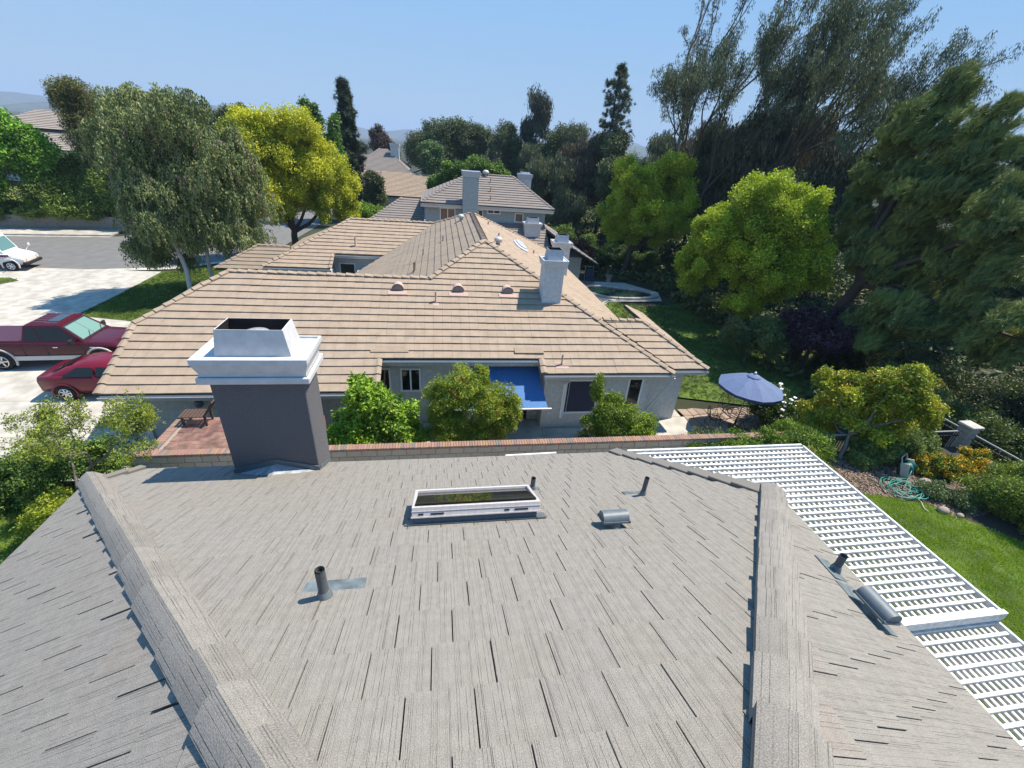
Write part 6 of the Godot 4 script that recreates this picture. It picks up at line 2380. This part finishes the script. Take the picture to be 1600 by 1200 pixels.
	# golden-green shrub tree by the property line
	tree("shrub_tree", "spreading golden-green small tree on the property line by the hose bed", "tree", V(12.9, 1.4, -9.4), V(13.4, 2.2, -9.9), [[13.17, 3.47, -11.2, 0.55, 0.8], [13.82, 3.52, -10.6, 1.0, 0.85], [14.47, 3.78, -9.84, 1.0, 0.8], [14.16, 2.6, -10.28, 1.3, 0.75], [14.97, 3.46, -9.23, 0.6, 0.6], [13.33, 2.1, -11.1, 0.75, 0.7], [14.37, 4.3, -9.98, 0.65, 0.5]], {"kind": "small", "size": 0.16, "subs": 26, "lump": 0.28, "per": 30, "norm": 0.8, "c0": C.call(0.12, 0.18, 0.015), "c1": C.call(0.48, 0.5, 0.03), "c2": C.call(0.4, 0.25, 0.03), "c2_share": 0.07}, 0.07, M.bark_pale, "", 60)
	# young tree in front of the red car
	airy("young_tree", "young open-branched tree at the left beside the end of the grey roof", "tree", V(-8.15, 1.5, -8.5), V(-0.03, 1, -0.02), 1.02, 0.05, 6, {"wobble": 0.15, "pull": V(0.02, 0.22, 0), "leafy": 3, "split": 2, "spread": 0.78}, {"kind": "small", "per": 2, "puff": 0.17, "size": 0.08, "c0": C.call(0.09, 0.14, 0.015), "c1": C.call(0.3, 0.36, 0.04)}, M.bark_pale)


func make_shrubs() -> void:
	var C := func(r: float, g: float, b: float) -> Color: return Color(r, g, b)
	var leafy := {"kind": "small", "size": 0.12, "subs": 26, "lump": 0.34, "per": 42, "norm": 0.5, "c0": C.call(0.06, 0.15, 0.012), "c1": C.call(0.3, 0.47, 0.025)}
	var shrub := func(called: String, label: String, base: Vector3, lobes: Array, p: Dictionary, group: String) -> void:
		tree(called, label, "shrub", base, base + UP * 0.4, lobes, p, 0.04, M.bark_pale, group, 16)
	var loq := leafy.duplicate()
	loq.kind = "broad"
	loq.size = 0.17
	loq.per = 30
	shrub.call("shrub", "glossy bright green shrub right beside our stucco chimney, over the block wall", V(-2.0, 0, -11.4), [[-2.19, 2.99, -11.39, 0.66, 0.6], [-2.56, 1.92, -11.32, 0.82, 0.7], [-1.53, 2.12, -11.5, 0.85, 0.7], [-0.99, 1.3, -11.56, 0.66, 0.5], [-2.8, 1.25, -11.26, 0.7, 0.5]], loq, "")
	var yel := leafy.duplicate()
	yel.c0 = C.call(0.1, 0.17, 0.015)
	yel.c1 = C.call(0.38, 0.46, 0.035)
	yel.c2 = C.call(0.3, 0.15, 0.03)
	yel.c2_share = 0.06
	yel.size = 0.1
	yel.subs = 26
	shrub.call("shrub", "yellow-green shrub in front of the blue awning", V(0.95, 0, -11.7), [[0.75, 3.0, -11.76, 0.85, 0.8], [0.1, 2.5, -11.8, 0.7, 0.8], [0.2, 1.8, -11.7, 0.8, 0.8], [1.7, 2.4, -11.68, 0.8, 0.85], [1.95, 1.7, -11.7, 0.6, 0.7], [1.25, 3.35, -11.7, 0.45, 0.45], [2.25, 2.3, -11.7, 0.5, 0.7], [0.97, 1.2, -11.76, 1.1, 0.6]], yel, "")
	shrub.call("shrub", "rounded green bush with a spiky top in front of the open window", V(5.9, 0, -11.6), [[5.88, 2.0, -11.59, 0.9, 0.75], [6.65, 1.8, -11.17, 0.66, 0.7], [5.38, 1.5, -11.84, 0.58, 0.64], [5.17, 2.9, -11.93, 0.22, 0.5]], leafy.merged({"c0": C.call(0.07, 0.13, 0.012), "c1": C.call(0.3, 0.4, 0.025)}, true), "")
	shrub.call("topiary", "dark clipped cone bush below the small window", V(-1.1, 0, -13.2), [[-1.1, 0.5, -13.2, 0.42, 0.5], [-1.1, 1.05, -13.2, 0.32, 0.5]], leafy.merged({"size": 0.08, "subs": 40, "per": 50, "norm": 0.15, "c0": C.call(0.02, 0.05, 0.012), "c1": C.call(0.05, 0.1, 0.02)}, true), "")
	shrub.call("shrub", "sparse twiggy bush at the foot of the wall left of the round green bush", V(4.6, 0, -11.2), [[4.5, 0.9, -11.3, 0.5, 0.7], [4.9, 1.5, -11.2, 0.4, 0.5]], leafy.merged({"subs": 12, "per": 16, "c0": C.call(0.06, 0.08, 0.02), "c1": C.call(0.16, 0.18, 0.05)}, true), "")
	shrub.call("shrub", "loose blue-green rose bush behind the brick cap, left of the iron table", V(9.6, 0, -11.3), [[9.4, 0.7, -11.4, 0.8, 0.7], [10.2, 0.6, -11.6, 0.7, 0.6], [8.6, 0.8, -11.2, 0.5, 0.6]], leafy.merged({"subs": 14, "per": 22, "c0": C.call(0.07, 0.11, 0.05), "c1": C.call(0.19, 0.24, 0.1)}, true), "")
	# vine and bushes over the wall
	shrub.call("vine", "bright green creeper spilling over the block wall behind the pergola", V(10.2, 1.4, -9.8), [[8.2, 1.8, -9.85, 0.7, 0.3], [9.3, 1.95, -9.85, 0.8, 0.35], [10.4, 2.0, -9.85, 0.8, 0.4], [11.5, 2.1, -9.9, 0.8, 0.5], [12.2, 1.9, -9.8, 0.7, 0.5]], leafy.merged({"norm": 0.3, "size": 0.11, "c0": C.call(0.05, 0.11, 0.012), "c1": C.call(0.2, 0.3, 0.02)}, true), "")
	shrub.call("shrub", "variegated low bush at the corner of the pergola by the mulch bed", V(11.0, 1.5, -8.7), [[10.9, 1.9, -8.8, 0.65, 0.5], [11.4, 1.8, -8.5, 0.5, 0.42], [10.3, 1.9, -9.0, 0.5, 0.45]], leafy.merged({"norm": 0.3, "size": 0.09, "c0": C.call(0.12, 0.15, 0.02), "c1": C.call(0.36, 0.38, 0.08)}, true), "")
	shrub.call("shrub", "pale green bush against the iron fence behind the hose reel", V(14.9, 1.4, -9.5), [[14.3, 1.9, -9.5, 0.7, 0.55], [15.2, 2.0, -9.6, 0.7, 0.55], [16.0, 1.9, -9.6, 0.7, 0.55], [13.6, 1.8, -9.4, 0.6, 0.45]], leafy.merged({"norm": 0.35, "c0": C.call(0.06, 0.11, 0.03), "c1": C.call(0.2, 0.27, 0.06)}, true), "")
	var hedge := {"kind": "small", "size": 0.1, "subs": 50, "lump": 0.3, "per": 40, "norm": 0.7, "c0": C.call(0.07, 0.13, 0.015), "c1": C.call(0.3, 0.38, 0.06)}
	var ls := []
	for k in 7:
		ls.append([15.9 + k * 0.08 + rr(-0.06, 0.06), 2.1, -7.1 + k * 0.85, 0.9, 0.8])
		ls.append([17.0 + k * 0.08, 2.2, -7.2 + k * 0.85, 0.9, 0.8])
	shrub.call("hedge", "thick clipped hedge beside the lawn at the right edge", V(16, 1.5, -5), ls, hedge, "")
	shrub.call("shrub", "grey-green low rose bush between the hose and the hedge", V(14.7, 1.5, -7.6), [[14.6, 1.7, -7.7, 0.5, 0.35], [15.0, 1.75, -7.3, 0.45, 0.4]], leafy.merged({"subs": 16, "per": 24, "norm": 0.25, "c0": C.call(0.06, 0.1, 0.045), "c1": C.call(0.18, 0.24, 0.1)}, true), "")
	var flowers := leafy.merged({"norm": 0.25, "subs": 18, "size": 0.1, "c0": C.call(0.04, 0.11, 0.012), "c1": C.call(0.14, 0.24, 0.02), "c2": C.call(0.75, 0.45, 0.02), "c2_share": 0.3}, true)
	shrub.call("flower_bush", "yellow-flowered bush just right of the hose reel", V(15.4, 1.5, -8.7), [[15.3, 1.85, -8.7, 0.5, 0.4], [15.8, 1.9, -8.5, 0.5, 0.4]], flowers, "")
	shrub.call("flower_bush", "orange-yellow flowering bush at the foot of the block pillar", V(16.8, 1.5, -8.6), [[16.7, 1.8, -8.5, 0.5, 0.38], [17.2, 1.9, -8.8, 0.45, 0.4]], flowers.merged({"c2_share": 0.42}, true), "")
	# white roses by the umbrella
	var rose := thing("rose_bush", "rose bush covered with large white blooms right of the umbrella", "shrub", V(13.9, 0, -13.4))
	var lobes := [[13.6, 0.9, -13.4, 0.8, 0.8], [14.4, 0.8, -12.8, 0.8, 0.7], [14.3, 1.0, -14.0, 0.7, 0.7]]
	var hubs := crown(rose, lobes, leafy.merged({"c0": C.call(0.025, 0.06, 0.012), "c1": C.call(0.09, 0.16, 0.025)}, true))
	woody(rose, V(13.9, 0, -13.4), V(13.95, 0.4, -13.4), lobes, hubs, 0.035, M.bark, 20)
	for k in 26:
		var l: Array = lobes[k % 3]
		var d := any_dir()
		d.y = absf(d.y) * 0.8 + 0.2
		var at := V(l[0], l[1], l[2]) + d.normalized() * V(l[3], l[4], l[3]) * rr(0.95, 1.12)
		var b := Shape.new()
		b.flat()
		for i in 14:
			var w := rr(0, TAU)
			var lift := rr(0.1, 1.0)
			var out := V(cos(w), 0, sin(w))
			var sz := rr(0.06, 0.1)
			var a := at + out * 0.01
			var tip := at + (out * (1.0 - lift * 0.6) + UP * lift * 0.8).normalized() * sz
			var sd := out.cross(UP) * sz * 0.55
			b.quad(a, (a + tip) * 0.5 + sd, tip, (a + tip) * 0.5 - sd)
		b.tint = Color(0.8, 0.8, 0.72)
		obj("rose_bloom", b, M.petal_white, rose)
	# shrubs behind the yard and along the back
	shrub.call("shrub", "light green shrubs in the sunlit gap under the big yellow-green tree", V(17.0, 0, -19.8), [[17.32, 1.6, -19.39, 1.3, 1.3], [16.42, 1.5, -20.16, 1.0, 1.2]], {"kind": "small", "size": 0.18, "subs": 26, "lump": 0.34, "per": 44, "norm": 1.2, "c0": C.call(0.06, 0.1, 0.03), "c1": C.call(0.18, 0.24, 0.08)}, "")
	shrub.call("shrub", "wild grey-green scrub on the slope behind the iron fence", V(20.5, -0.6, -10.5), [[20.4, 1.0, -10.38, 1.5, 1.5], [19.9, 1.0, -12.28, 1.3, 1.4], [20.9, 0.6, -8.37, 1.4, 1.6], [20.6, 1.4, -14.09, 1.5, 1.4], [21.3, 0.6, -6.0, 1.5, 1.7], [21.6, 0.4, -3.4, 1.5, 1.6]], {"kind": "small", "size": 0.17, "subs": 34, "lump": 0.34, "per": 44, "norm": 2.0, "c0": C.call(0.05, 0.08, 0.02), "c1": C.call(0.19, 0.25, 0.06)}, "")
	shrub.call("shrub", "dark green scrub on the slope right of the plum tree", V(22.5, -0.6, -15.5), [[22.5, 1.6, -15.5, 1.8, 1.8], [23.5, 1.4, -12.0, 1.8, 1.8], [22.0, 1.0, -18.5, 1.6, 1.4], [24, 1.2, -8.5, 1.8, 1.9]], {"kind": "small", "size": 0.2, "subs": 30, "lump": 0.34, "per": 44, "norm": 2.4, "c0": C.call(0.03, 0.05, 0.018), "c1": C.call(0.1, 0.13, 0.045)}, "")
	shrub.call("hedge", "dark green clipped hedge behind the pool", V(17.2, 0, -39.8), [[15.6, 1.1, -40.4, 1.4, 1.2], [17.4, 1.2, -39.9, 1.5, 1.3], [19.2, 1.2, -39.2, 1.5, 1.3]], {"kind": "small", "size": 0.22, "subs": 40, "lump": 0.3, "per": 44, "norm": 1.8, "c0": C.call(0.03, 0.075, 0.015), "c1": C.call(0.09, 0.17, 0.03)}, "")
	shrub.call("shrub", "dark purple bush behind the second white chimney", V(13.0, 0, -41.5), [[12.2, 1.4, -41.5, 1.5, 1.5], [13.8, 1.3, -41.2, 1.3, 1.4]], {"kind": "small", "size": 0.22, "subs": 30, "lump": 0.34, "per": 44, "norm": 1.8, "c0": C.call(0.016, 0.012, 0.014), "c1": C.call(0.05, 0.032, 0.04)}, "")
	shrub.call("shrub", "bright green garden shrubs below the far iron fence", V(14.5, 0, -47), [[13.2, 1.5, -48, 1.5, 1.4], [15.4, 1.2, -46, 1.4, 1.2], [17.6, 1.0, -43.4, 1.3, 1.1]], {"kind": "small", "size": 0.26, "subs": 24, "lump": 0.36, "per": 40, "norm": 1.8, "c0": C.call(0.06, 0.13, 0.02), "c1": C.call(0.2, 0.3, 0.04)}, "")
	shrub.call("shrub", "dark olive shrub beside the distant tan roof", V(-6.8, 2, -51.5), [[-6.69, 5.2, -51.57, 1.2, 1.45], [-6.84, 3.8, -51.55, 1.3, 1.5]], {"kind": "small", "size": 0.3, "subs": 26, "lump": 0.36, "per": 40, "norm": 1.5, "c0": C.call(0.04, 0.06, 0.02), "c1": C.call(0.12, 0.14, 0.05)}, "")
	shrub.call("shrub", "fresh green low shrub at the right foot of the yellow tree", V(-6.8, 1, -43.5), [[-6.39, 3.5, -43.53, 1.5, 0.85], [-7.25, 3.1, -43.4, 1.1, 0.7], [-6.8, 2.2, -43.5, 1.4, 1.2]], {"kind": "small", "size": 0.28, "subs": 26, "lump": 0.36, "per": 40, "norm": 1.5, "c0": C.call(0.07, 0.15, 0.015), "c1": C.call(0.2, 0.32, 0.03)}, "")
	var hill := {"kind": "small", "size": 0.36, "subs": 30, "lump": 0.34, "per": 46, "norm": 3.5, "c0": C.call(0.06, 0.11, 0.015), "c1": C.call(0.25, 0.35, 0.05)}
	var n := 0
	var names := ["dark green hillside shrub at the far left edge above the retaining wall", "hillside shrub under the bright maple", "rounded hillside shrub right of the maple trunk", "hillside shrub beside the birch's left edge", "taller hillside shrub behind the birch's left edge", "yellowish shrub below the porch of the pale house", "shrub on the slope below the pale house's porch posts"]
	for l in [[-34.9, 3.2, -49.4, 2.4, 1.9], [-32.9, 3.2, -49.9, 2.2, 1.9], [-30.8, 3.6, -50.3, 2.2, 2.1], [-29.0, 2.8, -50.8, 2.0, 1.8], [-28.2, 4.6, -50.0, 2.0, 2.4], [-34.46, 4.8, -51.12, 2.3, 1.6], [-33.12, 5.0, -52.5, 2.7, 1.7]]:
		var hp := hill.duplicate()
		if n == 5:
			hp.c1 = Color(0.26, 0.28, 0.03)
		shrub.call("hill_shrub", names[n], V(l[0], l[1] - l[4], l[2]), [l, [l[0] + 0.5, l[1] - 0.9, l[2] + 0.3, l[3] * 1.05, l[4] * 0.8]], hp, "shrubs on the slope across the street")
		n += 1
	shrub.call("hill_shrub", "dark ivy bank behind the grey retaining wall across the street", V(-37, 1.0, -47.5), [[-33, 1.5, -50.2, 2.6, 0.7], [-36.5, 1.5, -49.6, 2.6, 0.7], [-40, 1.5, -49.0, 2.6, 0.7], [-30, 1.5, -50.8, 2.2, 0.7]], hill, "")
	# left foot of the grey roof
	shrub.call("shrub", "lime-green low bush at the foot of the young tree", V(-8.2, 1.5, -8.1), [[-8.2, 1.9, -8.2, 0.75, 0.42], [-7.6, 1.85, -7.7, 0.6, 0.4], [-8.7, 1.8, -8.7, 0.55, 0.4]], leafy.merged({"norm": 0.3, "size": 0.09, "c0": C.call(0.1, 0.17, 0.012), "c1": C.call(0.36, 0.4, 0.02)}, true), "")
	shrub.call("shrub", "dark green bush along the left eave of the grey roof", V(-7.2, 1.5, -7.0), [[-7.2, 1.9, -7.0, 0.7, 0.5], [-7.0, 1.9, -6.0, 0.6, 0.5]], leafy.merged({"norm": 0.3, "size": 0.09, "c0": C.call(0.03, 0.08, 0.012), "c1": C.call(0.12, 0.2, 0.02)}, true), "")
	shrub.call("shrub", "full green shrub at the far left behind the young tree", V(-9.6, 1.2, -9.6), [[-9.4, 2.2, -9.5, 0.9, 0.7], [-10.3, 1.9, -9.2, 0.9, 0.7], [-8.6, 2.1, -10.0, 0.7, 0.6]], leafy.merged({"norm": 0.5, "size": 0.11, "c0": C.call(0.045, 0.1, 0.015), "c1": C.call(0.16, 0.26, 0.04)}, true), "")
	shrub.call("shrub", "bright yellow shrub at the extreme left edge", V(-11, 0.9, -9.2), [[-11.0, 1.5, -9.0, 0.5, 0.4]], leafy.merged({"norm": 0.2, "c0": C.call(0.2, 0.2, 0.01), "c1": C.call(0.5, 0.45, 0.02)}, true), "")


func make_garden_things() -> void:
	# hose and its reel
	var c := V(14.55, 1.5, -8.65)
	var r := thing("hose_reel", "tan and dark green hose reel cart standing on the mulch", "hose reel", c)
	for x in [-0.22, 0.22]:
		var s := Shape.new()
		s.bevel(c + V(x, 0.24, 0), V(0.06, 0.48, 0.22), 0.015, Basis(Vector3.RIGHT, -0.35))
		obj("side_frame", s, M.tan_plastic, r)
	var d := Shape.new()
	d.lathe(c + V(-0.18, 0.27, 0), [[0.0, 0.0], [0.19, 0.0], [0.19, 0.03], [0.13, 0.04], [0.13, 0.33], [0.19, 0.34], [0.19, 0.36], [0.0, 0.36]], 16, Basis(V(0, 0, 1), -PI / 2))
	obj("drum", d, M.green_plastic, r)
	r.rotation.y = 0.45
	var hd := Shape.new()
	hd.tube([c + V(-0.22, 0.42, -0.14), c + V(-0.22, 0.6, -0.22), c + V(0.22, 0.6, -0.22), c + V(0.22, 0.42, -0.14)], [0.02, 0.02, 0.02, 0.02], 6)
	obj("handle", hd, M.tan_plastic, r)
	var h := thing("garden_hose", "teal garden hose lying in loose coils on the mulch", "hose", V(13.9, 1.5, -8.0))
	var path := []
	var rad := []
	var hc := V(13.75, 1.55, -7.95)
	for k in 150:
		var w := k * 0.26
		var q := 0.32 + 0.16 * sin(k * 0.071) + 0.04 * sin(k * 0.9)
		path.append(hc + V(cos(w) * q * 1.25 + 0.1 * sin(k * 0.05), 0.02 + 0.05 * absf(sin(k * 0.37)), sin(w) * q))
		rad.append(0.013)
	for k in 10:
		path.append(hc.lerp(c + V(-0.1, 0.3, 0.2), k / 9.0) + V(0, 0.06 * sin(k), 0))
		rad.append(0.013)
	var hs := Shape.new()
	hs.tube(path, rad, 6)
	obj("coil", hs, M.hose, h)
	path = []
	rad = []
	for k in 26:
		path.append(hc + V(0.2 + k * 0.06, 0.0, 0.25 + 0.12 * sin(k * 0.35) - k * 0.012))
		rad.append(0.012)
	hs = Shape.new()
	hs.tube(path, rad, 6)
	obj("loose_end", hs, M.hose, h)
	var ph := thing("garden_hose", "pale short hose end trailing from the coils to the lawn edge", "hose", V(13.8, 1.5, -7.5))
	path = []
	rad = []
	for k in 14:
		path.append(hc + V(-0.05 + 0.1 * sin(k * 0.4), 0.0, 0.25 + k * 0.05))
		rad.append(0.012)
	hs = Shape.new()
	hs.tube(path, rad, 6)
	obj("tube", hs, M.hose_pale, ph)
	# rocks at the bed's edge
	for q in [[14.75, -8.15, 0.2, "pale rounded rock beside the hose coils"], [14.1, -7.05, 0.16, "pale rock at the corner of the lawn and the mulch"], [14.45, -6.85, 0.1, "small pale stone below the grey-green rose bush"]]:
		var s := Shape.new()
		s.blob(V(q[0], 1.5 + q[2] * 0.4, q[1]), V(q[2], q[2] * 0.7, q[2] * 0.8), 6, 9)
		var o := tag(obj("rock", s, M.stone), q[3], "rock", "rocks along the bed")
	# loose metal rails lying on top of the block wall
	for k in 2:
		var s := Shape.new()
		s.bevel(V(2.55, 2.06 - k * 0.13, -9.62 + k * 0.12), V(1.5, 0.035, 0.06), 0.008, Basis(UP, 0.03))
		tag(obj("metal_rail", s, M.chrome_dull), ["upper pale metal rail lying along the block wall near the side door", "lower pale metal rail lying along the block wall near the side door"][k], "rail", "metal rails by the block wall")
